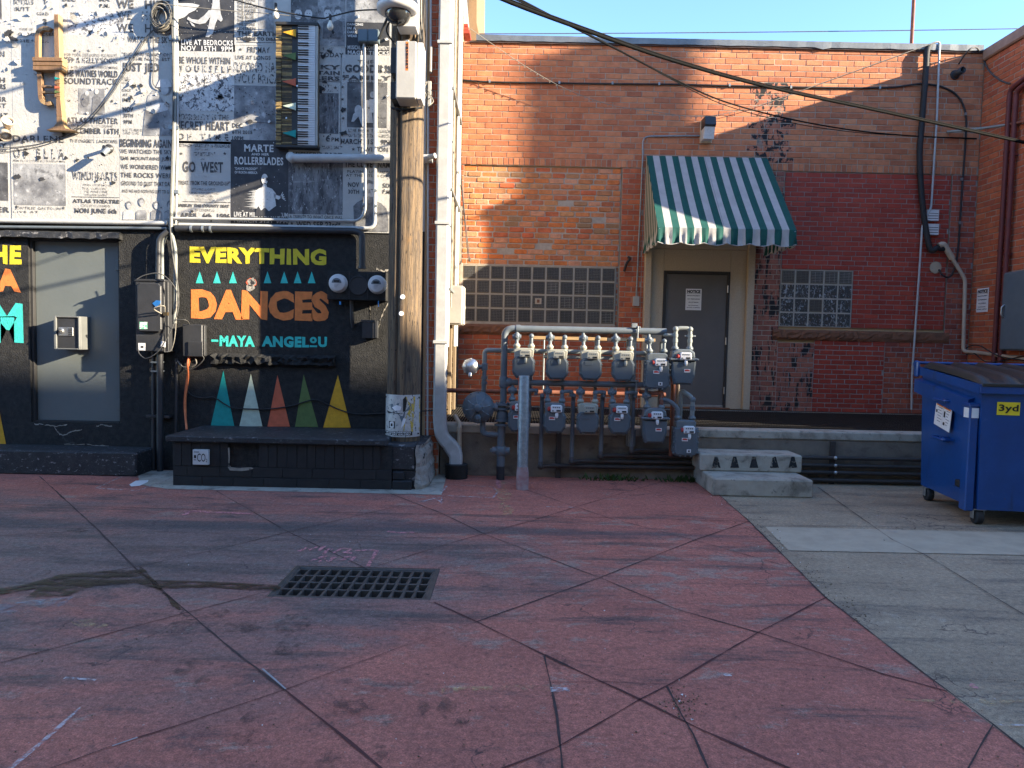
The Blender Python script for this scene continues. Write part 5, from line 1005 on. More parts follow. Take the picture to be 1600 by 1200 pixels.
for y, m in ((51,'paint_gold'),(87.5,'paint_olive'),(128,'paint_coral'),(166,'paint_mint'),(208.5,'paint_teal_deep')):
    mb = MB(); plank(mb, [(441,y-1),(462,y-6),(462,y+6.5)], .15, .135, m); mb.build('pennant', t)
for x, y in ((465,135),(448,185)):
    mb = MB(); c = P(x,y,YF-.13); mb.lathe([(.014,0),(.014,.012),(.009,.018)],c,(0,-1,0),'steel',10); mb.build('bolt', t)
# coiled cable
c = P(252,27,YF-.07); mb = MB()
for k in range(15):
    r0, tilt = random.uniform(.085,.135), random.uniform(-.25,.25); o = Vector((random.uniform(-.025,.025), random.uniform(-.05,.04), random.uniform(-.03,.03)))
    mb.tube([c+o+Vector((r0*math.cos(a)*.9, r0*math.sin(a)*tilt, r0*math.sin(a)*1.15)) for a in [i*math.pi/10 for i in range(21)]], random.uniform(.006,.010), 'cable' if k%3 else 'cable_light', 6, False)
one('cable_coil', 'coil of dark spare cable hanging at the top of the poster wall', 'cable coil', mb)
mb = MB(); mb.tube(spl([P(248,42,YF-.05),P(225,62,YF-.03),P(165,155,YF-.03),P(118,201,YF-.035),P(60,225,YF-.03),P(-20,233,YF-.03)]),.0042,'cable',6); mb.tube(spl([P(246,44,YF-.045),P(228,62,YF-.03),P(169,155,YF-.03),P(120,204,YF-.03),P(60,229,YF-.03),P(-20,240,YF-.03)]),.0036,'cable',6); mb.tube(spl([P(239,50,YF-.04),P(240,100,YF-.03),P(239,130,YF-.03),P(250,140,YF-.03)]),.005,'cable',5)
one('wire', 'pair of thin wires running diagonally across the posters from the cable coil', 'cable', mb)
# vertical pipe pair between the posters
mb = MB(); q = [P(272,-60,YF-.05),P(273,180,YF-.05),P(269,300,YF-.05),P(267,360,YF-.055),P(270,372,YF-.06),P(274,395,YF-.06),P(274,440,YF-.06),P(273,505,YF-.06)]; mb.tube(spl(q),.022,'pipe_pale',9)
q = [P(276,-60,YF-.04),P(278,180,YF-.04),P(275,352,YF-.04)]; mb.tube(q,.012,'white_pipe',8); mb.tube(spl([P(268,20,YF-.07),P(271,150,YF-.08),P(268,260,YF-.07),P(266,350,YF-.09),P(270,400,YF-.09),P(279,460,YF-.09),P(272,490,YF-.09)]),.009,'cable',6)
for y in (60,200,300): mb.box(P(264,y+2,YF-.06),P(281,y-2,YF-.015),'galvanised')
one('conduit', 'vertical pale conduit and cables running down between the posters to the black cabinet', 'conduit', mb)
mb = MB(); mb.tube([P(-60,344,YF-.045),P(262,349,YF-.045)],.026,'white_pipe',10); mb.tube([P(-60,354,YF-.04),P(262,357,YF-.04)],.018,'pipe_grey',8); mb.tube(rnd([P(264,341,YF-.05),P(561,345,YF-.05),P(571,330,YF-.05),P(569,62,YF-.05)],.11),.016,'white_pipe',8); mb.tube(rnd([P(280,351,YF-.04),P(586,357,YF-.04),P(586,330,YF-.04),P(587,60,YF-.04)],.12),.022,'white_pipe',8)
for x, y in ((569,300),(587,298),(569,320),(587,322)): mb.box(P(x-3,y+1,YF-.07),P(x+3,y-1,YF-.015),'galvanised')
one('conduit', 'white conduits along the bottom of the posters bending up to the grey junction boxes', 'conduit', mb)
for x0, x1, lab in ((559.5,574.5,'left of two joined grey junction boxes below the dome camera'),(575.5,591,'right of two joined grey junction boxes, nearer the utility pole')):
    t = thing('junction_box', lab, 'junction box', tuple(P((x0+x1)/2,55,YF)), 'grey junction boxes on the posters'); mb = MB(); mb.rect(x0,46,x1,64,.11,'grey_box',.10); mb.build('body', t); mb = MB(); mb.rect(x0+1,47,x1-1,63,.116,'grey_box',.0055); mb.build('cover', t)
mb = MB(); mb.tube(rnd([P(275,357,YF-.07),P(556,361,YF-.07),P(566,366,YF-.07),P(566,420,YF-.07)],.20),.038,'dark_box',12); mb.tube(rnd([P(262,361,YF-.08),P(248,372,YF-.10),P(247,436,YF-.10)],.16),.030,'dark_box',10); mb.tube(rnd([P(262,365,YF-.05),P(254,378,YF-.05),P(253,436,YF-.05)],.16),.022,'pipe_pale',10)
for x, y in ((300,357.5),(318,357.7),(330,358)): mb.lathe([(.045,-.012),(.045,.012)],P(x,y,YF-.07),(1,0,.0),'galvanised',10)
mb.lathe([(.046,0),(.046,.03)],P(566,420,YF-.07),(0,0,1),'dark_box',12); one('conduit', 'thick black conduit under the posters bending down to the meter box and the black cabinet', 'conduit', mb)
mb = MB(); mb.tube([P(457,247,YF-.10),P(676,248,YF-.10)],.048,'white_pipe',14); mb.lathe([(.055,0),(.055,.07),(.047,.085)],P(457,247,YF-.015),(0,-1,0),'white_pipe',14); mb.sphere(P(457,247,YF-.10),.055,'white_pipe',14); mb.tube([P(670,246,YF-.16),P(680,243,YF-.2)],.03,'white_pipe',8); one('pipe', 'horizontal white pipe across the posters running behind the utility pole', 'pipe', mb)
# spot lamps
for x, y, lab in ((12,192,'upper of two cream spot lamp heads on the poster wall near the trumpet'),(8,210,'lower of two cream spot lamp heads on the poster wall near the trumpet')):
    c = P(x,y,YF-.14); t = thing('spot_lamp', lab, 'spot lamp', tuple(c), 'cream spot lamps'); ax = Vector((.55,-.7,.45)) if y < 200 else Vector((.5,-.5,-.7)); mb = MB(); mb.lathe([(.02,-.09),(.035,-.08),(.045,-.03),(.062,.03),(.062,.045),(.055,.045),(.05,.01)],c,ax,'cream_pipe',14); mb.tube([c-ax.normalized()*.07,P(2,200,YF-.015)],.016,'cream_pipe',8); mb.build('housing', t); mb = MB(); mb.lathe([(.0501,.0),(.045,.012),(.0,.02)],c,ax,'lamp_lens',12); mb.build('lens', t)
c = P(168,237,YF-.12); t = thing('wall_spike_lamp', 'small dark cylinder lamp sticking out of the posters below the trumpet bell', 'lamp', tuple(c)); mb = MB(); mb.lathe([(.052,0),(.052,.02),(.02,.03),(.02,.1)],P(171,233,YF-.015),(-.1,-1,.0),'dark_box',14); mb.build('base', t); mb = MB(); mb.lathe([(.03,0),(.034,.09),(.028,.1),(.028,.05)],P(169,233,YF-.12),(-.25,-.45,-.6),'galvanised',12); mb.build('head', t)
# string of bulbs near the keyboard
mb = MB(); q = [P(300,-20,YF-.3),P(360,-2,YF-.25),P(428,16,YF-.2),P(498,28,YF-.12),P(516,26,YF-.12),P(555,17,YF-.2),P(595,15,YF-.3)]; mb.tube(spl(q),.008,'black_rubber',6); mb.tube(spl([P(250,6,YF-.25),P(360,17,YF-.2),P(430,22,YF-.15),P(500,31,YF-.1)]),.004,'cable_light',5); one('wire', 'black cable of the bulb string sagging across the top of the posters', 'cable', mb)
for x, y, lab in ((431,10,'left hanging clear bulb on the string above the keyboard artwork'),(516,28,'right hanging clear bulb on the string beside the keyboard artwork')):
    c = P(x,y,YF-.17); t = thing('light_bulb', lab, 'light bulb', tuple(c), 'clear bulbs on the string'); mb = MB(); mb.lathe([(.008,.04),(.016,.03),(.016,-.03)],c,(0,0,1),'black_rubber',10); mb.build('socket', t); mb = MB(); mb.lathe([(.014,0),(.018,.015),(.036,.055),(.034,.08),(.018,.1),(0,.104)],c+Vector((0,0,-.03)),(0,0,-1),'bulb_glass',14); mb.build('bulb', t)
# black electrical cabinet
YE = YF-.20; c = P(231,496,YE)
t = thing('electrical_cabinet', 'tall black electrical cabinet with stickers and loose wires beside the grey steel door', 'cabinet', tuple(P(235,496,YF)))
x0, x1 = P(212,496,YE).x, P(257,496,YE).x; z0, z1 = P(235,550,YE).z, P(235,437,YE).z
mb = MB(); mb.box((x0,YE,z0),(x1,YF-.003,z1),'dark_box',.005); mb.box((x0-.012,YE-.012,z1-.018),(x1+.012,YF-.003,z1+.006),'dark_box',.003); mb.box((x1+.001,YE+.03,z0+.01),(x1+.03,YF-.003,z1-.02),'dark_box',.004); mb.build('body', t)
a, b = P(216,518,YE-.02), P(253,443,YE-.02); mb = MB(); mb.prism([(a.x+.03,a.z),(b.x-.03,a.z),(b.x,a.z+.03),(b.x,b.z-.03),(b.x-.03,b.z),(a.x+.03,b.z),(a.x,b.z-.03),(a.x,a.z+.03)],(0,YE-.045,0),(1,0,0),(0,0,1),(0,-1,0),.044,'dark_box',.010); mb.build('meter_cover', t)
mb = MB(); mb.box((x0+.008,YE-.012,z0+.01),(x1-.012,YE-.001,P(235,524,YE).z),'dark_box',.004); mb.build('lower_cover', t)
mb = MB(); mb.rect(218,503,230,514,.2475,'tag_green',.002); mb.rect(219,504,229,507,.2486,'sign_white',.001); mb.build('sticker', t)
mb = MB(); mb.rect(216,536,227,547.5,.2145,'sign_white',.002); mb.rect(220,540.5,224,543.5,.2158,'sign_black',.001); mb.build('sticker', t)
mb = MB(); q = P(244,474,YE-.06); mb.prism([(-.05,0),(0,-.045),(.05,0),(.055,.03),(.0,.035)],q,Vector((1,-.25,0)),(0,0,1),(0,-1,0),.004,'tag_blue'); mb.build('tag', t)
mb = MB(); mb.prism([(-.025,-.03),(.025,-.035),(.03,.03),(-.02,.035)],P(254,538,YE-.03),(1,0,0),(0,0,1),(0,-1,0),.02,'white_plastic',.006); mb.build('tag', t)
mb = MB(); mb.box(P(255,493,YE-.06),P(264,488,YE-.02),'copper_fit'); mb.build('seal', t)
mb = MB(); Yw = YE-.05
mb.tube(spl([P(214,436,Yw),P(226,430,Yw),P(246,427,Yw),P(262,435,Yw),P(276,455,Yw),P(279,480,Yw),P(270,510,Yw),P(257,535,Yw),P(244,552,Yw),P(228,560,Yw),P(218,553,Yw),P(216,546,Yw)]),.006,'cable',6); mb.tube(spl([P(250,430,Yw),P(252,420,Yw),P(249,412,Yw)]),.005,'cable',5); mb.tube(spl([P(252,490,YE-.06),P(240,482,YE-.16),P(256,478,YE-.14),P(258,488,YE-.05)]),.007,'cable_light',6); mb.tube(spl([P(270,500,Yw),P(290,500,Yw),P(297,508,YF-.1)]),.005,'cable',5); mb.tube(spl([P(258,550,Yw),P(268,546,Yw),P(274,520,Yw),P(276,470,Yw)]),.005,'cable_light',5)
one('wire', 'loose wires looping over the front of the black electrical cabinet', 'cable', mb)
mb = MB(); mb.tube([P(250,550,YF-.1),P(250,742,YF-.1)],.036,'dark_box',12); mb.tube([P(240,550,YF-.06),P(240,742,YF-.06)],.022,'dark_box',10); mb.tube([P(276,560,YF-.05),P(275,742,YF-.05)],.018,'dark_box',9); mb.box(P(228,653,YF-.09),P(270,648,YF-.003),'dark_box',.004)
for y in (566,580): mb.box(P(235,y+1.5,YF-.13),P(258,y-1.5,YF-.003),'pipe_grey',.003)
one('conduit', 'black conduits running from the black cabinet down to the ground', 'conduit', mb)
# small utility box with orange cable
YU = YF-.13; t = thing('utility_box', 'small black telephone box with an orange cable hanging below it', 'utility box', tuple(P(300,532,YF)))
a, b = P(285,557,YU), P(316,507,YU); mb = MB(); mb.box((a.x,YU,a.z),(b.x,YF-.003,b.z),'dark_box',.010); mb.build('case', t)
mb = MB(); a2, b2 = P(294,557,YU-.01), P(317,534,YU-.01); mb.box((a2.x,YU-.018,a2.z),(b2.x,YU-.001,b2.z),'dark_box',.005); mb.build('cover', t)
mb = MB(); mb.box((b.x+.001,YU+.02,a.z+.01),(b.x+.02,YU+.06,b.z-.01),'dark_box',.004); mb.build('hinge', t)
mb = MB(); mb.tube(spl([P(295,558,YU+.04),P(293,570,YU),P(294,590,YF-.06),P(290,620,YF-.05),P(290,650,YF-.05),P(292,671,YF-.12)]),.012,'cable_orange',8); mb.tube(spl([P(297,560,YU+.04),P(292,590,YF-.05),P(288,630,YF-.04),P(291,671,YF-.11)]),.008,'cable_orange',7); one('cable', 'orange cable hanging from the small black telephone box', 'cable', mb)
mb = MB(); mb.tube(spl([P(316,555,YF-.1),P(318,562,YF-.1),P(305,574,YF-.08),P(290,577,YF-.08),P(280,566,YF-.06),P(276,560,YF-.05)]),.006,'cable',5); mb.tube(spl([P(276,562,YF-.05),P(284,572,YF-.08),P(294,574,YF-.1)]),.006,'cable_light',5); mb.tube(spl([P(305,560,YF-.1),P(307,568,YF-.1),P(300,573,YF-.09)]),.008,'cable_light',6); one('wire', 'short loose wires below the small black telephone box', 'cable', mb)
mb = MB(); mb.tube(spl([P(291,608,YF-.02),P(300,618,YF-.02),P(318,622,YF-.02),P(334,621,YF-.02),P(352,632,YF-.02),P(368,638,YF-.02),P(420,639,YF-.02),P(455,634,YF-.02),P(487,625,YF-.02),P(502,627,YF-.02),P(530,640,YF-.02),P(560,647,YF-.02),P(610,645,YF-.02),P(700,640,YF-.06)]),.008,'black_rubber',6); one('wire', 'black cable drooping across the painted triangles', 'cable', mb)
# twin electric meters
t = thing('electric_meter_box', 'black triple meter box with two round white electric meters', 'electric meter', tuple(P(561,446,YF)))
YM = YF-.16; a, b = P(511,468,YM), P(603,425,YM); mb = MB(); mb.box((a.x,YM,a.z),(b.x,YF-.003,b.z),'black_paint',.006)
for x in (545.5,574.5): mb.rect(x-.5,425,x+.5,467,.163,'frame_dark',.006)
mb.build('box', t)
for x, y in ((529,443),(590,445)):
    c = P(x,y,YM); mb = MB(); mb.lathe([(.105,0),(.105,.03),(.095,.034),(.095,.05),(.09,.085),(.084,.09),(0,.0905)],c,(.06,-1,0),'white_plastic',24); o = mb.build('meter', t)
    mb = MB(); c2 = c+Vector((.004,-.094,0)); arc = [(.055*math.cos(q*math.pi/10)-.004, .055*math.sin(q*math.pi/10)-.0) for q in range(11)]; mb.add([c2+Vector((u,0,v)) for u,v in arc], [tuple(range(11))], 'pipe_grey'); mb.add([c2+Vector((u,-.002,v)) for u,v in ((-.035,.008),(.028,.008),(.028,.032),(-.035,.032))], [(0,1,2,3)], 'sign_black')
    for k in range(3): mb.add([c2+Vector((u,-.001,v-k*.014)) for u,v in ((-.03,-.014),(.02-.008*k,-.014),(.02-.008*k,-.017),(-.03,-.017))], [(0,1,2,3)], 'pipe_grey')
    mb.build('dial', o, t)
c = P(560,446,YM); mb = MB(); mb.lathe([(.108,0),(.108,.012),(.098,.014),(.098,.004)],c,(0,-1,0),'dark_box',24); mb.lathe([(.097,0.004),(0,.0045)],c,(0,-1,0),'frame_dark',24); mb.build('blank_cover', t)
mb = MB(); mb.box(P(530,476,YM),P(533,471,YM+.01),'tag_blue'); mb.build('tag', t); mb = MB(); mb.box(P(590.5,479,YM),P(592,470,YM+.01),'tag_blue'); mb.build('tag', t)
mb = MB(); mb.tube(rnd([P(549,468,YF-.06),P(550,498,YF-.05),P(552,512,YF-.01)],.05),.022,'dark_box',9); one('conduit', 'short black conduit below the twin electric meters', 'conduit', mb)
t = thing('junction_box', 'small black junction box below the right electric meter', 'junction box', tuple(P(578,515,YF))); mb = MB(); mb.rect(566,501,589,528,.10,'dark_box',.097); mb.build('body', t); mb = MB(); mb.rect(564,500,587,503,.108,'dark_box',.0075); mb.rect(586,502,589,527,.106,'dark_box',.0055); mb.build('cover', t)
# ledge bench: slab on painted brick, stone block and pole
zb1, zb0 = .585, .5
t = thing('brick_bench', 'low black painted brick bench with a worn slab top under the painted triangles', 'bench', (-3, YF-.4, 0))
Yb = G(450,763).y; X0, X1 = P(270,740,Yb).x, P(601,740,Yb).x
YT = Yb-.06; zt = P(430,684,YT).z; zb_ = P(430,694,YT).z
mb = MB(); mb.box((P(258,690,YT).x,YT,zb_),(P(603,690,YT).x,YF-.004,zt),'black_worn',.012); mb.build('slab', t)
mb = MB(); fbn = lambda u, v, d: Vector((u, Yb-d, v)); XE = P(612,740,Yb).x
vx0, vx1, vz0, vz1 = P(357,720,Yb).x, P(404,720,Yb).x, P(380,731,Yb).z, P(380,697,Yb).z
zr_ = P(430,731,Yb).z
bricks(mb, fbn, X0, XE, .0, zr_, .105, .33, 'black_brick', 'black_paint', d0=0, j=.006, bev=.003); bricks(mb, fbn, X0, XE-.12, zr_, zb_-.004, .1, .33, 'black_brick', 'black_paint', soldier=True, j=.006, bev=.003, holes=((vx0,vx1,vz0,vz1),))
XEb = P(646,760,Yb).x
mb.box((XE+.001,Yb+.004,0),(XEb-.02,Yb+.25,.105),'black_brick',.012); mb.box((XE+.001,Yb+.01,.107),(XEb-.10,Yb+.25,.2),'black_brick',.012)
mb.box((X0+.004,Yb+.014,0),(vx0,YF-.004,zb_-.002),'black_paint'); mb.box((vx1,Yb+.014,0),(XE-.002,YF-.004,zb_-.002),'black_paint'); mb.box((vx0,Yb+.035,0),(vx1,YF-.004,zb_-.002),'black_paint'); mb.box((vx0+.001,Yb+.014,0),(vx1-.001,Yb+.034,vz0),'black_paint'); mb.build('base', t)
mb = MB()
mb.poly([(356,700),(358.5,699),(359,712),(358.6,726),(361,730),(372,731.5),(384,730.5),(393,730),(396,732),(390,734.5),(378,736),(366,735.5),(359,735),(356,730),(357,716)],.006,'chipped_stone',Yb)
mb.build('chipped_edge', t)
YK = Yb+.04; t = thing('stone_block', 'broken black painted concrete block at the foot of the utility pole', 'block', tuple(G(630,768)))
x0, x1 = XE+.0, P(655,720,YK).x; zk = P(630,695,YK).z
mb = MB(); mb.box((XE-.119,YK,.202),(x1-.035,YF-.004,zk),'black_worn',.02); mb.box((XE+.002,YK+.015,.0),(x1-.04,YF-.006,.2015),'black_worn',.004); mb.build('block', t)
mb = MB(); n = 10; vs = []; fs = []
for i in range(n+1):
    z = zk*(1-i/n)+.0; w = random.uniform(-.01,.02)+.006*i; vs += [(x1-.036+random.uniform(-.012,.008),YK-.012+random.uniform(-.01,.006),z),(x1-.01+w*.6,YK+.01+random.uniform(-.01,.02),z),(x1+.03+w+random.uniform(-.012,.012),YK+.15,z),(x1+.03+w,YF-.01,z)]
for i in range(n):
    for j in range(3): fs.append((4*i+j,4*i+j+1,4*i+j+5,4*i+j+4))
mb.add(vs, fs, 'chipped_stone'); mb.add([vs[0],vs[1],vs[2],vs[3],(x1-.04,YF-.01,zk)],[(0,1,2,3,4)],'black_worn'); mb.build('broken_face', t)
t = thing('co2_sign', 'small white CO2 fill box sign fixed to the front of the black bench', 'sign', tuple(P(313,714,Yb))); ys = Yb-.05; mb = MB(); a, b = P(301,726,ys), P(325,703,ys); mb.box((a.x,ys,a.z),(b.x,Yb-.004,b.z),'white_plastic',.004); mb.build('panel', t)
mb = MB(); mb.ft('CO', 308, 321, 715, 13, .0015, 'sign_black', .005, 1.0, ys); mb.ft('2', 321.3, 324.3, 719.5, 5, .0015, 'sign_black', .005, 1.0, ys); mb.rect(303,711,306.5,716,.0015,'sign_black',0,ys); mb.rect(302.5,718,306.5,719,.0015,'sign_black',0,ys); mb.rect(303,705.5,311,707,.0015,'pipe_grey',0,ys); mb.build('lettering', t)
# utility pole
YP = YF-.44; base = P(630,690,YP); topc = P(640,-130,YP); pr = 26*YP/FPX
t = thing('utility_pole', 'weathered wooden utility pole with deep cracks standing before the poster wall', 'utility pole', (base.x, YP, zk))
n, K = 72, 70; vs = []; fs = []; zt_ = 8.2; zb0 = zk-.02
cr = [(random.uniform(0,6.28), random.uniform(.02,.05), random.uniform(.006,.02), random.uniform(0,9)) for _ in range(16)] + [(4.28,.07,.035,.3)]
for i in range(K+1):
    q = i/K; z = zb0+(zt_-zb0)*q; cx = base.x+(topc.x-base.x)*(z-base.z)/(topc.z-base.z); r = pr*(1.0-.06*q)
    for j in range(n):
        a = 2*math.pi*j/n; rr = r*(1+.012*math.sin(3*a+.4*z)+.008*math.sin(7*a-.9*z)+.006*math.sin(23*a+.8*math.sin(z*1.7)))
        for ca, w, dp, ph in cr:
            da = abs((a-ca-.10*math.sin(z*.45+ph)+math.pi)%(2*math.pi)-math.pi)
            if da < w*1.6: rr -= dp*max(0,1-da/(w*1.6))*(.35+.65*max(0,math.sin(z*.8+ph*2)) if dp < .03 else 1)
        vs.append((cx+rr*math.cos(a), YP+rr*math.sin(a), z))
for i in range(K):
    for j in range(n): fs.append((i*n+j,i*n+(j+1)%n,(i+1)*n+(j+1)%n,(i+1)*n+j))
mb = MB(); mb.add(vs, fs, 'pole_wood', True); mb.build('shaft', t)
for x, y in ((629,464),(627,490)):
    c = P(x,y,YP-pr-.002); mb = MB(); mb.lathe([(.027,0),(.027,.004),(.02,.005),(.018,.002),(.006,.002),(.006,.005)],c,(0,-1,0),'sign_white',12); mb.build('number_tag', t)
def ring(a0, a1, r, z0, z1, m, nn=16, dd=.0):
    mb = MB(); cx = base.x; vs = []; fs = []
    for k in range(nn+1):
        a = a0+(a1-a0)*k/nn; vs += [(cx+r*math.cos(a),YP+r*math.sin(a),z0),(cx+r*math.cos(a),YP+r*math.sin(a),z1)]
    for k in range(nn): fs.append((2*k,2*k+2,2*k+3,2*k+1))
    mb.add(vs, fs, m); return mb
ru = pr+.012; zA, zB = P(628,683,YP-pr).z, P(628,617,YP-pr).z
t2 = thing('pole_poster', 'worn yellow and white sheet metal poster wrapped round the foot of the utility pole', 'poster', (base.x,YP-ru,zA))
a0, a1 = R(180+14), R(360-16)
mb = ring(a0, a1, ru, zA, zB, 'sheet_metal', 20); mb.v += [v + Vector((0,0,0)) for v in []]; mb.build('sheet', t2)
def cyl(u, v, r=ru+.003): a = a0+(a1-a0)*u; return Vector((base.x+r*math.cos(a), YP+r*math.sin(a), zA+(zB-zA)*v))
mb = MB(); blobp = lambda pts, m, r=ru+.003: mb.add([cyl(u,v,r) for u,v in pts],[tuple(range(len(pts)))],m)
blobp([(.56,.12),(.76,.12),(.98,.10),(.985,.5),(.98,.95),(.8,.97),(.6,.96),(.70,.7),(.58,.4)],'yellow_worn',ru+.0025)
for k in range(6): u0 = .10+k*.11; mb.add([cyl(u0,.04),cyl(u0+.108,.04),cyl(u0+.108,.135),cyl(u0,.135)],[(0,1,2,3)],'sign_black')
blobp([(.22,.2),(.38,.2),(.38,.37),(.22,.37)],'sign_black'); blobp([(.25,.225),(.355,.225),(.355,.345),(.25,.345)],'sign_white',ru+.005); blobp([(.28,.25),(.33,.25),(.33,.32),(.28,.32)],'sign_black',ru+.007)
blobp([(.12,.70),(.28,.78),(.45,.80),(.60,.88),(.72,.80),(.74,.66),(.60,.60),(.58,.48),(.52,.36),(.48,.5),(.40,.6),(.14,.6),(.30,.67)],'grey_box'); blobp([(.30,.70),(.42,.76),(.52,.72),(.5,.64),(.38,.62)],'sign_white',ru+.005); blobp([(.55,.9),(.6,.97),(.63,.86),(.6,.62),(.55,.6)],'sign_black',ru+.006); blobp([(.12,.62),(.3,.58),(.52,.57),(.46,.55),(.2,.55)],'sign_black',ru+.006); blobp([(.5,.2),(.56,.45),(.62,.44),(.58,.3)],'sign_white',ru+.005)
for u, v in ((.06,.93),(.94,.93),(.06,.08),(.92,.07)): mb.lathe([(.011,0),(.008,.006)],cyl(u,v),(0,-1,0),'sign_black',8)
for r_, (u0, u1, v) in (('a',(.12,.73,.11)),('b',(.12,.72,.065))):
    vv, ff = glyphs('ART IS FOR EVERYBODY' if r_ == 'a' else 'ALLEY ART GALLERY', .03, 1.05); mb.add([cyl(u0+(u1-u0)*p[0], v+.034*(p[1]-.5), ru+.005) for p in vv], ff, 'sign_white')
mb.build('print', t2)
# box on the pole, cables, dome camera
t = thing('equipment_box', 'tall grey white equipment box with an orange number strip on the utility pole', 'equipment box', tuple(P(637,108,YP-.2)))
yb = YP-pr-.30; a, b = P(618,153,yb), P(651,64,yb)
mb = MB(); mb.box((a.x,yb,a.z),(b.x,YP-pr-.03,b.z),'light_box',.010); mb.box((b.x+.001,yb+.03,a.z-.0),(b.x+.06,YP-pr-.05,b.z+.0),'white_plastic',.008); mb.box((a.x+.12,yb+.05,b.z),(b.x-.12,yb+.15,b.z+.03),'galvanised',.003); mb.build('case', t)
mb = MB(); mb.rect(634,66,638,109,.0015,'sign_orange',.001,yb)
for k, ch_ in enumerate('915188-9'): mb.text(ch_, P(636,69.5+k*5.1,yb-.003), .030, .022, (0,0,-1), (1,0,0), 'sign_black', .03)
mb.build('number_strip', t)
mb = MB(); mb.box((a.x-.075,yb+.12,P(612,108,yb).z),(a.x-.004,YP-pr+.05,P(612,66,yb).z),'frame_dark',.006); mb.box((a.x-.07,yb+.10,P(612,150,yb).z),(a.x-.004,YP-pr+.05,P(612,122,yb).z),'frame_dark',.006); mb.build('side_module', t)
mb = MB()
for k in range(34):
    x = random.uniform(634,662); y = random.uniform(120,165); q = YP-pr-random.uniform(-.06,.05); p = P(x,y,q); pts = [p]
    for _ in range(4): pts.append(pts[-1]+Vector((random.uniform(-.07,.07),random.uniform(-.03,.03),random.uniform(-.09,.09))))
    mb.tube(spl(pts,4), random.uniform(.003,.007), random.choice(('cable_light','cable','black_rubber')), 5)
for k in range(12):
    x = random.uniform(652,664); pts = [P(x+random.uniform(-3,3),yy,YP-pr*.4-random.uniform(0,.12)) for yy in (-60,20,70,110,150)]; mb.tube(spl(pts,4), random.uniform(.004,.008), random.choice(('cable_light','cable','black_rubber')), 5)
mb.tube([P(612+x*4,172+abs(x-5)*-.6,YP-pr*(1.03 if 1<x<11 else .9)) for x in range(13)],.012,'black_rubber',6)
one('cable_bundle', 'tangled bundle of cables on the utility pole below and behind the equipment box', 'cable bundle', mb)
t = thing('dome_camera', 'black and white dome security camera mounted on the utility pole', 'security camera', tuple(P(622,30,YP-.5)))
yc = YP-pr-.25; mb = MB(); mb.box(P(620,42,yc+.05),P(656,-12,YP-pr-.01),'white_plastic',.01); mb.build('bracket', t)
c = P(622,18,yc); mb = MB(); mb.lathe([(.03,.24),(.16,.20),(.20,.10),(.20,.06),(.195,.02),(.15,-.01),(.13,-.012)],c,(0,0,1),'dark_box',26); mb.lathe([(.205,.055),(.215,.045),(.212,.0),(.16,-.02),(.13,-.015)],c,(0,0,1),'white_plastic',26); mb.build('housing', t)
mb = MB(); mb.lathe([(.13,-.012),(.128,-.04),(.105,-.09),(.06,-.125),(0,-.137)],c,(0,0,1),'lens_glass',22); mb.build('dome', t)
mb = MB(); mb.tube(spl([P(600,-20,yc),P(606,20,yc+.1),P(600,40,yc+.2),P(592,60,YF-.08)]),.014,'dark_box',7); mb.tube(spl([P(608,-10,yc),P(612,24,yc+.1),P(604,48,yc+.2),P(618,70,YP-pr)]),.009,'black_rubber',6); one('cable', 'dark cables curving from the dome camera to the grey junction boxes', 'cable', mb)
# meters boxes at pole right side
mb = MB(); mb.box(P(671,112,YF-.09),P(676,76,YF-.02),'light_box',.004); mb.box(P(668,164,YF-.09),P(675,130,YF-.02),'light_box',.004); mb.tube([P(669,160,YF-.04),P(668,690,YF-.04)],.012,'white_pipe',7); mb.tube([P(673,-30,YF-.05),P(673,76,YF-.05)],.012,'white_pipe',7); one('conduit', 'thin pale conduit with two small boxes on the brick corner behind the utility pole', 'conduit', mb)
# downspout and boot
t = thing('downspout', 'white square downspout on the corner bending into a black rubber boot', 'downspout', tuple(G(717,752)))
Yd = YF-.05; Xd = P(691,400,Yd).x; w = .075
def sq(pts, w, m, mb):
    pts = [Vector(p) for p in pts]; vs = []; fs = []
    for i, p in enumerate(pts):
        d = (pts[min(i+1,len(pts)-1)]-pts[max(i-1,0)]).normalized(); v = Vector((0,1,0)); v = (v-d*v.dot(d)).normalized(); u = d.cross(v)
        e = w*.28
        for a_, b_ in ((-w+e,-w),(w-e,-w),(w,-w+e),(w,w-e),(w-e,w),(-w+e,w),(-w,w-e),(-w,-w+e)): vs.append(p+u*a_+v*b_*.8)
    for i in range(len(pts)-1):
        for k in range(8): fs.append((i*8+k,i*8+(k+1)%8,(i+1)*8+(k+1)%8,(i+1)*8+k))
    mb.add(vs, fs, m)
mb = MB(); zB = P(690,655,Yd).z; end = P(712,735,Yd-.06); mid = P(690,675,Yd); path = rnd([(Xd,Yd,9),(Xd,Yd,zB),P(690,684,Yd-.01),P(713,702,Yd-.05),end],.16,8)
sq(path, w, 'white_pipe', mb); mb.build('pipe', t)
mb = MB()
for k in range(7):
    p = P(702+k*1.7, 694+k*2.6, Yd-.04); sq([p+Vector((-.012,0,.008)),p+Vector((.002,0,-.004))], w+.006, 'white_pipe', mb)
mb.build('elbow_ridges', t)
mb = MB(); c = G(717,752); c.y = Yd-.06; prof = [(.10,.17),(.115,.17)]
for k in range(8): prof += [(.135+.0*k,.16-k*.02),(.118,.15-k*.02)]
prof += [(.14,0)]; mb.lathe(prof,(end.x+.01,c.y,0),(0,0,1),'black_rubber',22); mb.build('boot', t)
mb = MB()
for z in (4.9,2.9,1.55): mb.box((Xd-w-.01,Yd-.075,z),(Xd+w+.01,Yd+.07,z+.035),'white_pipe',.003)
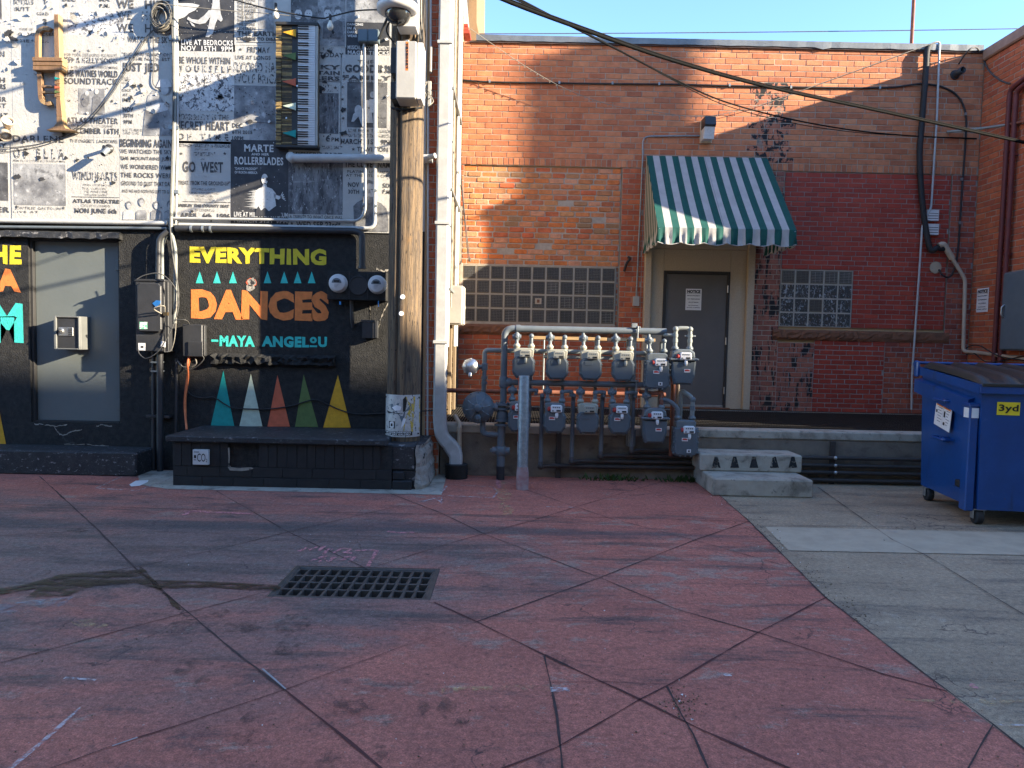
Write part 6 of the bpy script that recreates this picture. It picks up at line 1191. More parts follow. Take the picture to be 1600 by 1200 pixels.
mb.build('strap', t)
mb = MB(); mb.tube(rnd([P(711,650,YR+.1),P(719,663,YR-.05),P(718,668,YR-.08),P(718,735,YR-.08)],.05),.026,'cream_pipe',10); mb.lathe([(.033,0),(.033,.05)],P(718,674,YR-.08),(0,0,1),'cream_pipe',10); one('pipe', 'cream drain pipe dropping behind the downspout', 'pipe', mb)
for k, (z0, z1, xo, r) in enumerate(((5.15,6.9,-.6,.030),(5.75,7.6,.4,.022),(6.2,8.2,-1.4,.034))):   # service drops across the alley
    mb = MB(); mb.tube(sag((base.x+.05,YP-.1,z0),(base.x+xo,-4.6,z1),.12,24),r,'cable_black',7)
    one('overhead_cable', ('lowest','middle','topmost')[k]+' service cable leaving the utility pole across the alley above the picture', 'cable', mb)
# ================================================================== GAS METERS
YM = 8.17; YP2 = 8.24
def pj(mb, c, ax, r, m):                              # pipe union
    mb.lathe([(r,0),(r,.012),(r*1.15,.014),(r*1.15,.032),(r,.034),(r,.046)], c, ax, m, 10)
t = thing('gas_manifold', 'grey gas pipe manifold with a tall riser and two horizontal feed pipes', 'gas pipes', tuple(G(782,751)))
xr_ = P(786,640,YP2).x; zt1 = P(790,513,YP2).z; zt2 = P(795,597,YP2).z; xe1 = P(1041,516,YP2).x; xe2 = P(1034,602,YP2).x
r1 = .038; mb = MB(); zf_ = P(783,628,YP2).z
mb.tube(rnd([(xr_,YP2,zf_),(xr_,YP2,zt1),(xe1,YP2,zt1)],.10,8),r1,'pipe_grey',14); mb.lathe([(r1+.006,0),(r1+.006,.05)],(xr_+.13,YP2,zt1),(1,0,0),'pipe_grey',14); mb.build('feed_pipe', t)
mb = MB(); mb.tube([(xr_,YP2,zt2),(xe2,YP2,zt2)],.033,'pipe_grey',14); mb.lathe([(.045,0),(.05,.02),(.05,.05),(.042,.07)],(xr_+.02,YP2,zt2),(1,0,0),'pipe_grey',14); mb.lathe([(.048,-.06),(.052,-.05),(.052,.05),(.048,.06)],(xr_,YP2,zt2),(0,0,1),'pipe_grey',14); mb.build('feed_pipe', t)
mb = MB(); zz = lambda y: P(783,y,YP2).z
mb.lathe([(.046,0),(.046,zz(628)-zz(750))],(xr_-.015,YP2,0),(0,0,1),'pipe_grey',14)
mb.lathe([(.05,0),(.05,.03)],(xr_-.015,YP2,zz(744)),(0,0,1),'black_pipe',12); mb.lathe([(.048,0),(.048,.16)],(xr_-.015,YP2,0),(0,0,1),'black_pipe',14); mb.build('riser', t)
mb = MB()
for y, hh in ((630,.022),(637,.02),(655,.02),(662,.022)): mb.lathe([(.088,0),(.088,hh)],(xr_-.01,YP2,zz(y)-hh),(0,0,1),'pipe_grey',16)
mb.lathe([(.06,0),(.075,.05),(.06,.11)],(xr_-.01,YP2,zz(657)),(0,0,1),'pipe_grey',16); bolts(mb, [(xr_-.01+.073*math.cos(a),YP2+.073*math.sin(a),zz(630)) for a in (R(-150),R(-110),R(-70),R(-30))],(0,0,1),.012,.02,'pipe_grey'); mb.build('valve', t)
mb = MB(); zv = zz(704); mb.lathe([(.055,-.05),(.066,-.04),(.066,.04),(.055,.05)],(xr_-.015,YP2,zv),(0,0,1),'pipe_grey',14); mb.lathe([(.04,-.10),(.045,-.08),(.045,.08),(.04,.10)],(xr_-.015,YP2,zv),(1,0,0),'pipe_grey',12); mb.box((xr_-.14,YP2-.012,zv-.02),(xr_-.11,YP2+.012,zv+.02),'pipe_grey',.004); mb.build('valve', t)
mb = MB()                                             # steel channel stand behind
xs = P(989,520,YR-.05).x; mb.box((xs-.03,8.30,P(975,698,8.3).z),(xs+.03,8.36,P(985,505,8.3).z),'galvanised',.003); mb.box((xs-.045,8.345,P(975,698,8.3).z),(xs+.06,8.43,P(975,672,8.3).z),'pipe_grey',.004)
for z in (zt1, zt2): mb.box((xs-.045,YP2-.05,z+.035),(xs+.05,8.30,z+.052),'galvanised',.003); mb.tube([(xs+.02,YP2-.05,z-.08),(xs+.02,YP2-.05,z+.055)],.008,'galvanised',6)
mb.build('stand', t)
mb = MB(); zr1 = P(900,552,8.33).z; mb.tube(rnd([P(757,580,8.33),P(757,547,8.33),(P(1015,552,8.33).x,8.33,P(757,547,8.33).z)],.05),.028,'pipe_pale',12)
mb.box((P(850,560,8.35).x,8.345,P(900,561,8.35).z),(P(1021,560,8.35).x,8.375,P(900,555,8.35).z),'galvanised',.003); mb.build('bypass_pipe', t)
def gas_meter(label, x, y, kind, low, idx, cap=True, lead=None):
    c = P(x, y, YM); s = .0072; t = thing('gas_meter', label, 'gas meter', tuple(c), 'gas meters on the manifold'); cx, cy, cz = c
    X, Z = Vector((1,0,0)), Vector((0,0,1)); Nf = Vector((0,-1,0)); W_, H_ = .118, .128
    cast = 'meter_cream' if idx == 'cream' else 'meter_cast'
    mb = MB()
    if kind == 'bucket':
        mb.prism([(-.10,-.17),(.10,-.17),(.135,-.06),(.14,.10),(-.14,.10),(-.135,-.06)],(cx,cy-.10,cz),X,Z,Nf,.20,'meter_grey',.03); mb.box((cx-.16,cy-.12,cz+.10),(cx+.16,cy+.12,cz+.128),'meter_cast',.008)
    elif kind == 'square':
        mb.prism([(-.13,-.16),(-.10,-.19),(.10,-.19),(.13,-.16),(.13,.12),(-.13,.12)],(cx,cy-.10,cz),X,Z,Nf,.20,'meter_grey',.014); mb.prism([(-.145,-.165),(-.11,-.2),(.11,-.2),(.145,-.165),(.145,.125),(-.145,.125)],(cx,cy-.06,cz),X,Z,Nf,.02,'meter_grey',.004)
    else:
        o_ = [(-W_,-.07),(-.075,-H_),(.075,-H_),(W_,-.07),(W_,.06),(.085,.115),(-.085,.115),(-W_,.06)]
        mb.prism(o_,(cx,cy-.085,cz),X,Z,Nf,.17,'meter_grey',.018); mb.prism([(p*1.07,q*1.07) for p, q in o_],(cx,cy-.055,cz),X,Z,Nf,.016,'meter_grey',.003); mb.prism([(-.07,.03),(.02,.03),(.02,.075),(-.07,.075)],(cx,cy-.089,cz),X,Z,Nf,.006,'meter_grey',.002)
    mb.build('body', t)
    mb = MB(); zt = cz+(.128 if kind == 'bucket' else .12)
    if kind == 'bucket': mb.prism([(-.13,0),(.13,0),(.12,.07),(.07,.10),(-.07,.10),(-.12,.07)],(cx,cy-.09,zt),X,Z,Nf,.18,cast,.015)
    else: mb.prism([(-.105,-.02),(.105,-.02),(.115,.07),(.085,.09),(-.085,.09),(-.115,.07)],(cx,cy-.07,zt-.005),X,Z,Nf,.14,cast,.010)
    zc = zt+.085
    for e in (-.082,.082): mb.lathe([(.034,0),(.034,.018),(.04,.02),(.04,.045),(.03,.048),(.03,.06)],(cx+e,cy,zc-.01),(0,0,1),cast,12)
    mb.build('top_casting', t)
    mb = MB(); pts = []
    if kind == 'square': pts = [(e,q) for q in (-.16,-.1,-.04,.02,.08) for e in (-.137,.137)]+[(p,-.195) for p in (-.06,0,.06)]
    elif kind == 'bucket': pts = [(e,.114) for e in (-.15,-.05,.05,.15)]
    else: pts = [(e*1.03,q) for q in (-.05,.04) for e in (-W_,W_)]+[(-.045,-H_*1.03),(.045,-H_*1.03)]
    fy = -.124 if kind == 'bucket' else -.082 if kind == 'square' else -.056
    bolts(mb, [(cx+p,cy+fy,cz+q) for p, q in pts],(0,-1,0),.011,.014,'meter_cast'); mb.build('bolts', t)
    # index
    ix = cx+(.015 if kind != 'square' else .03); iz = zt+.02 if kind != 'square' else zt-.02; yi = cy-.115 if kind != 'bucket' else cy-.13
    mb = MB(); pl = 'meter_cream' if idx == 'cream' else 'sign_white' if idx == 'white' else 'light_box'
    mb.prism([(-.064,-.03),(-.054,-.038),(.054,-.038),(.064,-.03),(.064,.03),(.05,.044),(-.05,.044),(-.064,.03)],(ix,yi,iz),X,Z,Nf,.06,pl,.008); o = mb.build('index_box', t)
    mb = MB(); yy = yi-.002
    for k in range(4): mb.add([(ix-.042+k*.022+u,yy,iz+.012+v) for u, v in ((0,0),(.014,0),(.014,.014),(0,.014))],[(0,1,2,3)],'pipe_grey')
    mb.add([(ix-.0+u,yy,iz-.027+v) for u, v in ((0,0),(.048,0),(.048,.018),(0,.018))],[(0,1,2,3)],'sign_black' if idx != 'red' else 'tag_red'); mb.add([(ix-.05+u,yy,iz-.027+v) for u, v in ((0,0),(.02,0),(.02,.014),(0,.014))],[(0,1,2,3)],'pipe_grey'); mb.build('dial', o, t)
    if cap: mb = MB(); mb.lathe([(.018,0),(.018,.03),(.013,.055),(.004,.06)],(ix+.005,yi+.02,iz-.046),(0,-.2,-1),pl,10); mb.build('cap', t)
    if idx in ('white','red'):
        mb = MB(); mb.lathe([(.02,0),(.024,.01),(.024,.03)],(ix-.064,yi+.03,iz),(-1,-.3,0),'tag_red',10); mb.build('seal', t)
        bx, bz = cx-.065, cz+.045
        if kind == 'bucket': bx, bz = cx+.005, cz-.0
        if kind == 'square': bx, bz = cx-.05, cz+.005
        yq = cy-(.106 if kind != 'std' else .094); mb = MB(); mb.box((bx,yq,bz-.03),(bx+.068,yq+.006,bz+.006),'sign_white'); mb.add([(bx+u,yq-.002,bz-.012+v) for u, v in ((.005,-.007),(.060,-.006),(.063,.005),(.04,.014),(.008,.013))],[(0,1,2,3,4)],'tag_red'); mb.build('label_plate', t)
    if kind == 'square': mb = MB(); yq = cy-.106; mb.box((cx+.01,yq,cz-.155),(cx+.055,yq+.006,cz-.118),'sign_white'); mb.add([(cx+.022+u,yq-.002,cz-.147+v) for u, v in ((0,0),(.02,0),(.02,.02),(0,.02))],[(0,1,2,3)],'sign_black'); mb.build('label_plate', t)
    # inlet with lubricated valve up to the feed pipe
    zfeed = (zt2 if low else zt1); mb = MB(); pm = 'pipe_grey'; zi = zc+.05
    if lead is None:
        mb.tube([(cx-.082,cy,zi),(cx-.082,cy,zi+.02),(cx-.082,(cy+YP2)/2,zi+.05),(cx-.082,YP2,zfeed-.03)] if zfeed > zi+.05 else [(cx-.082,cy,zi),(cx-.082,YP2,zfeed)],.020,pm,9)
        zv = zi+(zfeed-zi)*.45; yv = (cy+YP2)/2-.005; mb.lathe([(.028,-.04),(.036,-.02),(.036,.02),(.028,.04)],(cx-.082,yv,zv),(0,0,1),pm,10); mb.lathe([(.024,-.05),(.03,-.03),(.03,.03),(.024,.05)],(cx-.082,yv,zv),(1,0,0),pm,8); mb.lathe([(.02,0),(.024,.02),(.024,.04),(.014,.05)],(cx-.082,yv-.03,zv),(0,-1,0),pm,8)
    mb.build('inlet_pipe', t) if mb.v else None
    mb = MB(); xo = cx+.082
    if not low and kind != 'bucket': mb.tube(rnd([(xo,cy,zi-.01),(xo,cy,zi+.085),(xo,cy+.17,zi+.085),(xo,cy+.17,ZL+.05)],.035),.020,pm,9); mb.sphere((xo,cy,zi+.085),.03,pm,10)
    elif low and kind == 'std':
        xd = xo+.105; mb.tube(rnd([(xo,cy,zi-.01),(xo,cy,zi+.075),(xd,cy+.05,zi+.075),(xd,cy+.05,zi+.02)],.035),.022,pm,9); mb.sphere((xo,cy,zi+.068),.030,pm,10); mb.sphere((xd,cy+.05,zi+.068),.030,pm,10)
    if mb.v: mb.build('outlet_pipe', t)
    return t, c, zi
UP = [(818,572,'std','cream','cream topped gas meter nearest the tall riser, directly above the steel bollard'),(870,574,'std','cream','second upper gas meter from the riser, cream top with a small white index cap'),(922,575,'std','cream2','upper gas meter with a plain square index box and no cap hanging below it'),(972.5,576.5,'std','cream','upper gas meter with a rounded cream top in front of the channel stand')]
for k, (x, y, kd, ix, lb_) in enumerate(UP): gas_meter(lb_, x, y, kd, False, 'cream', k != 2)
m5, c5, z5 = gas_meter('big squared upper gas meter with a white index, last under the top feed pipe', 1025, 580, 'square', False, 'white')
m6, c6, z6 = gas_meter('pale tapered gas meter under the inverted U pipe in front of the door', 1065, 577, 'bucket', False, 'white', True, lead=1)
mb = MB(); a = .082; mb.tube(rnd([(c6.x-a,YM,z6-.01),(c6.x-a,YM,z6+.20),(c6.x+a,YM,z6+.20),(c6.x+a,YM,z6-.01)],.05),.024,'pipe_pale',10)
for e in (-a, a):
    mb.sphere((c6.x+e,YM,z6+.188),.034,'pipe_pale',10)
    for z in (.04,.10): mb.lathe([(.03,0),(.03,.035)],(c6.x+e,YM,z6+z),(0,0,1),'pipe_pale',10)
mb.box((c6.x+a-.06,YM-.012,z6+.105),(c6.x+a+.06,YM+.012,z6+.122),'galvanised',.003); mb.tube(rnd([(c6.x-a,YM,z6+.12),(c6.x-a-.10,YM+.02,z6+.12),(c5.x+.09,YP2,z6+.12)],.03),.020,'pipe_pale',9); mb.build('loop_pipe', m6)
LOWM = [(811,655,'std','white','lower gas meter half hidden behind the galvanised bollard'),(866,657,'std','white','lower gas meter just right of the bollard with a white index and cap'),(917.5,658,'std','cream','lower gas meter with a cream framed index and no cap'),(967,658.5,'std','white','lower gas meter left of the tapered blue grey bucket meter')]
for k, (x, y, kd, ix, lb_) in enumerate(LOWM): gas_meter(lb_, x, y, kd, True, ix, k != 2)
m11, c11, z11 = gas_meter('blue grey tapered lower gas meter shaped like a bucket', 1021, 668, 'bucket', True, 'white')
m12, c12, z12 = gas_meter('big squared lower gas meter beside the concrete steps', 1069, 684, 'square', True, 'white', True, lead=1)
mb = MB(); mb.tube(rnd([(c11.x+.082,YM,z11-.01),(c11.x+.082,YM,z11+.14),P(1020,615,YM+.02),P(1000,612,YM+.15)],.03),.026,'rust_pipe',9); mb.build('outlet_pipe', m11)
mb = MB(); a = .082; mb.tube(rnd([(c12.x-a,YM,z12-.01),(c12.x-a,YM,z12+.08),P(1047,627,YM),P(1031,622,YM)],.04),.026,'pipe_grey',10); mb.tube(rnd([(c12.x+a,YM,z12-.01),(c12.x+a,YM,z12+.20),P(1064,609,YM+.05),P(1061,690,YM+.15)],.05),.026,'pipe_pale',10); mb.sphere((c12.x+a,YM,z12+.18),.036,'pipe_grey',10); mb.lathe([(.032,0),(.032,.05)],(c12.x+a,YM,z12+.06),(0,0,1),'pipe_grey',10); mb.build('loop_pipe', m12)
# service pipes down the wall to the right
for k, (x, y) in enumerate(((844.5,729),(893,721.5),(938.5,713),(987,705.5))):
    mb = MB(); yv = 8.28; p = P(x,560,yv); zb1_ = P(x,y,yv).z; ztop = P(x,617,yv-.06).z
    mb.tube(rnd([(P(x,y,yv).x,YM+.05,ztop),(P(x,y,yv).x,yv,ztop-.05),(P(x,y,yv).x,yv,zb1_)],.03),.026,'pipe_grey',10); mb.tube(rnd([(P(x,y,yv).x,yv,zb1_+.06),(P(x,y,yv).x,yv,zb1_),(P(x,y,yv).x+.1,yv+.07,zb1_),(P(1100,y,yv).x,yv+.12,zb1_)],.04),.026,'pipe_brown',10); mb.sphere((P(x,y,yv).x,yv,zb1_),.038,'pipe_brown',10)
    one('service_pipe', ('grey service pipe dropping right of the bollard and turning lowest along the wall','grey service pipe dropping between the second and third lower gas meters','grey service pipe dropping left of the fourth lower gas meter','grey service pipe dropping left of the tapered lower gas meter, shortest drop')[k], 'gas pipe', mb, 'service pipes under the gas meters')
t = thing('pipe_rack', 'four dark pipes clamped to a steel post along the retaining wall right of the steps', 'pipes', (4.6,8.4,0))
for y in (716,728,739,751):
    mb = MB(); z = P(1305,y,8.37).z; mb.tube([(P(1100,y,8.37).x,8.385,z),(XR-.02,8.385,z)],.024,'pipe_brown',9); mb.build('pipe', t)
mb = MB(); xx = P(1305,720,8.34).x; mb.box((xx-.03,8.405,0),(xx+.03,8.434,P(1305,691,8.34).z),'pipe_brown',.003); mb.box((P(873,700,8.4).x-.03,8.405,0),(P(873,700,8.4).x+.03,8.434,.55),'pipe_brown',.003); mb.build('post', t)
for y in (716,728,739):
    mb = MB(); p = P(1305.5,y-.5,8.355); mb.sphere(p,.022,'steel',8); mb.build('clamp_bolt', t)
# orange-brown pipe and timber rail on the wall behind
mb = MB(); z = P(850,613,8.9).z; mb.tube([(XL+.04,8.9,z),(P(1040,613,8.9).x,8.9,z)],.028,'rust_pipe',10); p = P(690,598,8.75); mb.sphere(p,.05,'rust_pipe',10); mb.tube(spl([p,P(688,606,8.8),(XL+.06,8.88,z)]),.03,'rust_pipe',9); one('pipe', 'long rusty orange pipe running along behind the gas meters', 'pipe', mb)
mb = MB(); z = P(900,529,8.95).z; mb.box((P(833,530,8.95).x,8.95,z-.02),(P(948,530,8.95).x,8.98,z+.02),'timber_rail',.003); mb.box((P(984,530,8.95).x,8.95,z-.02),(P(1024,530,8.95).x,8.98,z+.02),'timber_rail',.003); mb.box((P(948.5,530,8.95).x,8.955,z-.017),(P(983.5,530,8.95).x,8.98,z+.017),'frame_dark'); mb.tube([(P(850,530,9).x,8.965,z),(P(850,530,9).x,8.965,ZL)],.012,'galvanised',6); mb.tube([(P(1010,530,9).x,8.965,z),(P(1010,530,9).x,8.965,ZL)],.012,'galvanised',6); one('rail', 'pale timber rail standing behind the upper gas meters', 'rail', mb)
for k, (x, lab) in enumerate(((1058,'rusty vertical pipe behind the tapered upper gas meter'),)):
    mb = MB(); p = P(x-6,600,8.35); mb.tube([(p.x,8.35,P(x,560,8.35).z),(p.x,8.35,.3)],.026,'rust_pipe',9); q = P(x+2,600,8.35); mb.tube([(q.x,8.36,P(x,580,8.35).z),(q.x,8.36,.62)],.02,'cream_pipe',9); one('pipe', lab, 'pipe', mb)
# regulators
t = thing('gas_regulator', 'large round grey gas regulator beside the riser', 'gas regulator', tuple(P(747,637,8.2))); c = P(747,637,8.12)
mb = MB(); rr = 25*8.15/FPX; mb.lathe([(.05,.16),(.12,.14),(rr*.93,.07),(rr,.065),(rr,.035),(rr*.93,.03),(rr*.86,-.01),(.09,-.045),(.05,-.05),(.045,-.085),(.03,-.10),(0,-.10)],c,(0,1,0),'meter_grey',32); mb.build('diaphragm_case', t)
mb = MB()
for k in range(8): a = k*math.pi/4+.2; d = Vector((math.cos(a),0,math.sin(a))); mb.tube([c+d*.05+Vector((0,-.05,0)),c+d*.14+Vector((0,-.018,0))],.010,'meter_cast',6)
mb.build('rib', t)
mb = MB(); bolts(mb, [c+Vector((rr*.965*math.cos(k*math.pi/6),.03,rr*.965*math.sin(k*math.pi/6))) for k in range(12)],(0,-1,0),.011,.016,'meter_cast'); mb.build('bolts', t)
mb = MB(); mb.lathe([(.036,0),(.036,.05),(.02,.06)],c+Vector((0,-.03,-.105)),(0,-1,0),'meter_grey',12); mb.box(c+Vector((-.03,-.03,-.17)),c+Vector((.03,.03,-.03)),'meter_grey',.01); mb.build('vent', t)
mb = MB(); zc_ = P(747,637,8.2).z; mb.tube([c+Vector((.1,.1,0)),(xr_-.01,YP2,c.z)],.036,'pipe_grey',12); mb.lathe([(.05,0),(.05,.05)],c+Vector((.17,.09,0)),(1,0,0),'pipe_grey',12); mb.tube(rnd([c+Vector((.05,.1,-.1)),(c.x+.05,YP2,P(750,678,YP2).z),(xr_-.02,YP2,P(770,679,YP2).z)],.06),.034,'pipe_grey',10); mb.build('connecting_pipe', t)
t = thing('gas_regulator', 'small silver round gas regulator high on a thin pipe near the corner', 'gas regulator', tuple(P(735,573,8.3))); c = P(735,573,8.25)
mb = MB(); rr = 13*8.25/FPX; mb.lathe([(.03,.10),(.06,.09),(rr*.95,.03),(rr,.025),(rr,.005),(rr*.93,0),(rr*.7,-.03),(.03,-.05),(0,-.052)],c,(.15,1,0),'steel',26); mb.build('diaphragm_case', t)
mb = MB(); bolts(mb, [c+Vector((rr*.96*math.cos(k*math.pi/4),.0,rr*.96*math.sin(k*math.pi/4))) for k in range(8)],(0,-1,0),.009,.012,'steel'); mb.lathe([(.02,0),(.024,.03),(.016,.05)],c+Vector((.0,-.02,-.07)),(0,-.4,-1),'steel',10); mb.build('bolts', t)
mb = MB(); mb.tube([c+Vector((.05,.05,0)),P(756,573,8.33)],.024,'pipe_grey',10); mb.box(P(752,579,8.30),P(762,567,8.36),'pipe_grey',.01); mb.tube([P(757,576,8.33),P(755,618,8.33)],.026,'pipe_grey',10)
for y in (592,600): mb.lathe([(.036,0),(.036,.03)],P(756.5,y,8.33),(0,0,1),'pipe_grey',10)
mb.build('connecting_pipe', t)
# bollard
c = G(816,765); t = thing('bollard', 'galvanised steel bollard with a red and white strip standing before the gas meters', 'bollard', tuple(c)); c2 = P(819,587,c.y); lean = Vector((c2.x-c.x,0,c2.z)); L = lean.length
mb = MB(); mb.lathe([(.066,0),(.064,.18),(.0575,.24),(.0575,L-.01),(.054,L),(.05,L),(.048,L-.012),(.0,L-.014)],c,lean,'galvanised',24); mb.build('post', t)
mb = MB(); mb.lathe([(.0675,.0),(.0655,.18),(.06,.235),(.059,.25)],c,lean,'galv_red',24); mb.build('painted_foot', t)
mb = MB(); ld = lean.normalized()
for k in range(6):
    z0 = .38+k*.14; m = 'tag_red' if k%2 else 'sign_white'; vs = []
    for e in (0,1):
        for a in (R(176),R(186),R(197)): vs.append(c+ld*(z0+e*.14)+Vector((.0595*math.cos(a),.0595*math.sin(a),0)))
    mb.add(vs,[(0,1,4,3),(1,2,5,4)],m)
mb.build('reflective_strip', t)
# ================================================================== DUMPSTER
F = G(1516,823); Bk = G(1437,780); F.y += .05
Xd0 = P(1527,780,F.y-.02).x; ang = math.atan2(-(Bk.x-F.x), Bk.y-F.y)
o = Vector((P(1523,800,6.5).x, 6.5, 0)); Rz = Matrix.Translation(o) @ Matrix.Rotation(ang*.72, 4, 'Z')
t = thing('dumpster', 'blue steel dumpster with black ribbed lids on small wheels', 'dumpster', tuple(o))
DW, DD = 1.9, 1.25; zF = P(1530,602,6.5).z; zBk = zF+.12; zBot = P(1529,797,6.5).z
def L(x, y, z): return Rz @ Vector((x, y, z))
def lb_x(mb, a, b, m, bev=.004): mb.box(a, b, m, bev, Rz)
mb = MB()
def quadp(p, m='dumpster_blue'): mb.add([L(*q) for q in p],[tuple(range(len(p)))],m)
# body shell: sides with a slight outward lean, thickness from a second inner shell
for inset in (0.0, .012):
    i = inset; a, b = (.0+i, .0+i), (DW-i, DD-i); lt = .02
    q = [[(i+.03,i+.02,zBot),(DW-i,i+.02,zBot),(DW-i,i,zF),(i,i,zF)],[(i+.03,DD-i-.04,zBot),(DW-i,DD-i-.04,zBot),(DW-i,DD-i,zBk),(i,DD-i,zBk)],[(i+.03,i+.02,zBot),(i,i,zF),(i,DD-i,zBk),(i+.03,DD-i-.04,zBot)],[(DW-i,i+.02,zBot),(DW-i,i,zF),(DW-i,DD-i,zBk),(DW-i,DD-i-.04,zBot)]]
    for p in q: quadp(p)
quadp([(.03,.02,zBot),(DW,.02,zBot),(DW,DD-.04,zBot),(.03,DD-.04,zBot)]); mb.build('body', t)
mb = MB()
mb.add([L(*p) for p in [(-.035,-.035,zF-.075),(-.035,DD+.03,zBk-.075),(-.035,DD+.03,zBk+.01),(-.035,-.035,zF+.01),(.0,-.0,zF-.075),(.0,DD,zBk-.075),(.0,DD,zBk+.01),(.0,0,zF+.01)]],[(0,1,2,3),(4,7,6,5),(3,2,6,7),(0,4,5,1),(0,3,7,4),(1,5,6,2)],'dumpster_blue'); lb_x(mb,(-.03,-.04,zF-.075),(DW,-.002,zF+.01),'dumpster_blue',.006); mb.build('rim', t)
mb = MB(); zq = lambda y: zF+(zBk-zF)*y/DD
mb.add([L(*p) for p in [(-.05,.20,zq(.2)-.32),(-.05,DD+.06,zBk-.26),(-.05,DD+.06,zBk-.13),(-.05,.12,zq(.1)-.15),(.0,.20,zq(.2)-.34),(.0,DD,zBk-.28),(.0,DD,zBk-.11),(.0,.12,zq(.1)-.13)]],[(0,1,2,3),(3,2,6,7),(0,4,5,1),(0,3,7,4),(1,5,6,2)],'dumpster_blue'); mb.build('side_band', t)
mb = MB(); lb_x(mb,(-.075,.03,zBot-.02),(.005,.15,zF-.17),'dumpster_blue',.01); lb_x(mb,(-.085,.02,zF-.20),(.01,.17,zF-.165),'dumpster_blue',.006); lb_x(mb,(-.03,.24,zBot+.16),(.01,.34,zBot+.22),'black_rubber',.006); lb_x(mb,(-.045,.22,zBot+.15),(.0,.36,zBot+.158),'dumpster_blue',.002); mb.build('fork_pocket', t)
mb = MB(); mb.box((-.079,.045,zF-.30),(-.0755,.135,zF-.21),'sign_white',.0,Rz); mb.box((-.06,.0265,zF-.30),(.0,.0295,zF-.21),'sign_white',.0,Rz); mb.build('tag', t)
mb = MB(); zz0 = zF-.13
for yy, zz_ in ((.62,-.24),(.62,-.62)):
    mb.tube(rnd([L(-.0,yy-.13,zq(yy)+zz_),L(-.09,yy-.13,zq(yy)+zz_),L(-.09,yy+.13,zq(yy)+zz_),L(-.0,yy+.13,zq(yy)+zz_)],.03),.013,'dumpster_blue',8); mb.box((-.06,yy-.06,zq(yy)+zz_-.03),(.0,yy+.03,zq(yy)+zz_+.02),'dumpster_blue',.004,Rz)
mb.build('handle', t)
mb = MB(); yc_, zc_ = .66, zq(.66)-.40; rot = R(-9)
Uy, Uz = Vector((0,-1,0)), Vector((0,0,1)); Rr = Rz.to_3x3(); Uw = Rr @ (Uy*math.cos(rot)+Uz*math.sin(rot)); Vw = Rr @ (Uz*math.cos(rot)-Uy*math.sin(rot)); Nw = Rr @ Vector((-1,0,0)); oc = L(-.012,yc_,zc_)
mb.prism([(-.17,-.13),(.17,-.13),(.17,.13),(-.17,.13)],oc+Nw*.016,Uw,Vw,Nw,.004,'sign_white')
q = oc+Nw*.018; R4 = lambda u0,v0,u1,v1,m: mb.add([q+Uw*u+Vw*v for u,v in ((u0,v0),(u1,v0),(u1,v1),(u0,v1))],[(0,1,2,3)],m)
R4(-.155,.075,-.005,.12,'sign_orange'); R4(.005,.075,.155,.12,'sign_orange'); R4(-.001,-.12,.001,.12,'pipe_grey'); R4(-.15,-.0,-.12,.03,'frame_dark'); R4(.02,-.01,.05,.05,'frame_dark'); R4(.02,-.09,.06,-.06,'frame_dark')
for k in range(6): R4(-.11,.06-k*.028,-.015-.02*(k%2),.066-k*.028,'pipe_grey'); R4(.07,.06-k*.028,.15-.02*(k%3),.066-k*.028,'pipe_grey')
mb.text('WARNING', q+Uw*-.08+Vw*.098+Nw*.001, .11, .022, Uw, Vw, 'sign_black', .03); mb.text('WARNING', q+Uw*.08+Vw*.098+Nw*.001, .11, .022, Uw, Vw, 'sign_black', .03); mb.build('warning_sticker', t)
mb = MB(); mb.box((.135,.0,zF-.262),(.325,.004,zF-.145),'sign_yellow',0,Rz @ Matrix.Translation((0,-.004,0))); cc = L(.23,-.007,zF-.205); Ux = Rr @ Vector((1,0,0)); mb.text('3yd', cc, .165, .078, Ux, (0,0,1), 'sign_black', .025, 1.05); mb.build('size_sticker', t)
for k in range(2):                                    # black ribbed lids
    x0, x1 = -.02+k*.96, .93+k*.96; mb = MB(); nx_, ny_ = 56, 12; vs = []; fs = []
    for j in range(ny_+1):
        v = j/ny_; y = -.04+(DD+.02)*v; z0 = zq(y)+.012+.012*math.sin(math.pi*v)
        for i in range(nx_+1):
            u = i/nx_; wv = max(0, math.sin(u*math.pi*2*4))**.45 if math.sin(u*math.pi*2*4) > 0 else 0
            fade = min(1, v/.10, (1-v)/.06); vs.append(L(x0+(x1-x0)*u, y, z0+.062*wv*fade+.006*math.sin(math.pi*u)))
    for j in range(ny_):
        for i in range(nx_): fs.append((j*(nx_+1)+i,j*(nx_+1)+i+1,(j+1)*(nx_+1)+i+1,(j+1)*(nx_+1)+i))
    mb.add(vs, fs, 'lid_plastic', True); lb_x(mb,(x0,-.05,zF-.008),(x1,-.035,zF+.022),'lid_plastic',.004); mb.build('lid', t)
mb = MB(); mb.tube([L(-.06,DD+.03,zBk+.05),L(DW,DD+.03,zBk+.05)],.016,'dumpster_blue',8); mb.box((-.065,DD-.02,zBk-.10),(-.03,DD+.06,zBk+.07),'dumpster_blue',.012,Rz); mb.lathe([(.035,0),(.035,.03)],L(-.07,DD+.03,zBk+.04),Rr @ Vector((1,0,0)),'dumpster_blue',10); mb.build('hinge_rod', t)
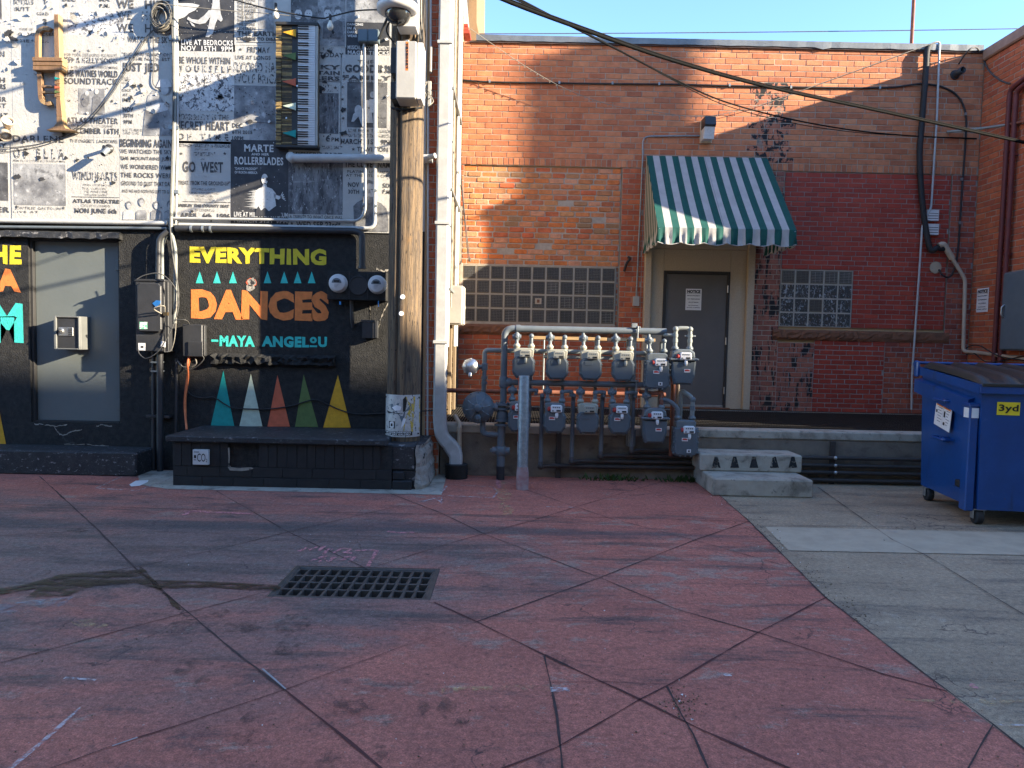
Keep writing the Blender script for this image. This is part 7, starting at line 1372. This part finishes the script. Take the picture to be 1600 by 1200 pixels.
for x, y in ((.07,.10),(.07,DD-.14),(DW-.15,.10),(DW-.15,DD-.14)):
    mb = MB(); rw = zBot*.5-.0; c = L(x,y,rw); ax = Rr @ Vector((1,0,0)); mb.lathe([(rw*.55,-.032),(rw*.95,-.03),(rw,-.02),(rw,.02),(rw*.95,.03),(rw*.55,.032)],c,ax,'black_rubber',20); cs = mb.build('caster', t)
    mb = MB(); mb.lathe([(rw*.5,-.036),(rw*.2,-.04),(rw*.2,.04),(rw*.5,.036)],c,ax,'frame_dark',14); mb.build('hub', cs, t)
    mb = MB()
    for e in (-.045,.045): mb.box((x+e-.004,y-.03,rw-.02),(x+e+.004,y+.03,zBot-.008),'steel',.002,Rz)
    mb.box((x-.055,y-.05,zBot-.012),(x+.055,y+.05,zBot-.001),'steel',.002,Rz); mb.build('fork', cs, t)
# ================================================================== OVERHEAD CABLES
mb = MB(); q = [P(700,-40,5.2),P(800,5,5.6),P(930,53,6.2),P(1055,96,6.8),P(1200,136,7.4),P(1400,179,8.2),P(1640,232,8.9)]; mb.tube(spl(q),.015,'cable_black',9); mb.tube(spl([p+Vector((0,-.01,.018)) for p in q]),.005,'cable_strand',6)
one('overhead_cable', 'thick black overhead cable crossing the sky and the brick building', 'cable', mb)
mb = MB(); q = [P(790,-12,5.5),P(875,32,6.4),P(960,75,7.6),P(1050,122,8.8),P(1130,158,9.6),P(1230,185,10.3),P(1330,203,10.9),P(1420,212,11.2),P(1526,217,11.26)]; mb.tube(spl(q),.010,'cable_black',7); mb.tube(spl([p+Vector((0,0,-.02+.03*math.sin(i))) for i, p in enumerate(q)]),.006,'cable_strand',6)
one('overhead_cable', 'thin double overhead cable reaching the roof corner at the right', 'cable', mb)
mb = MB(); q = [P(735,45,10.9),P(765,66,11),P(820,103,11.05),P(880,137,11.1),P(950,163,11.1),P(1020,174,11.15),P(1080,182,11.2),P(1130,178,11.2),P(1200,160,11.2),P(1300,124,11.2),P(1400,88,11.2),P(1462,66,11.22)]; sp_ = spl(q); mb.tube(sp_,.005,'cable_light',5)
for k in range(8, 44, 1): p = sp_[k]; mb.box(p+Vector((-.006,-.006,-.03)),p+Vector((.004,.004,-.008)),'cable_light')
one('string_lights', 'thin string of tiny fairy lights sagging across the brick wall to the wall lamp', 'string lights', mb)
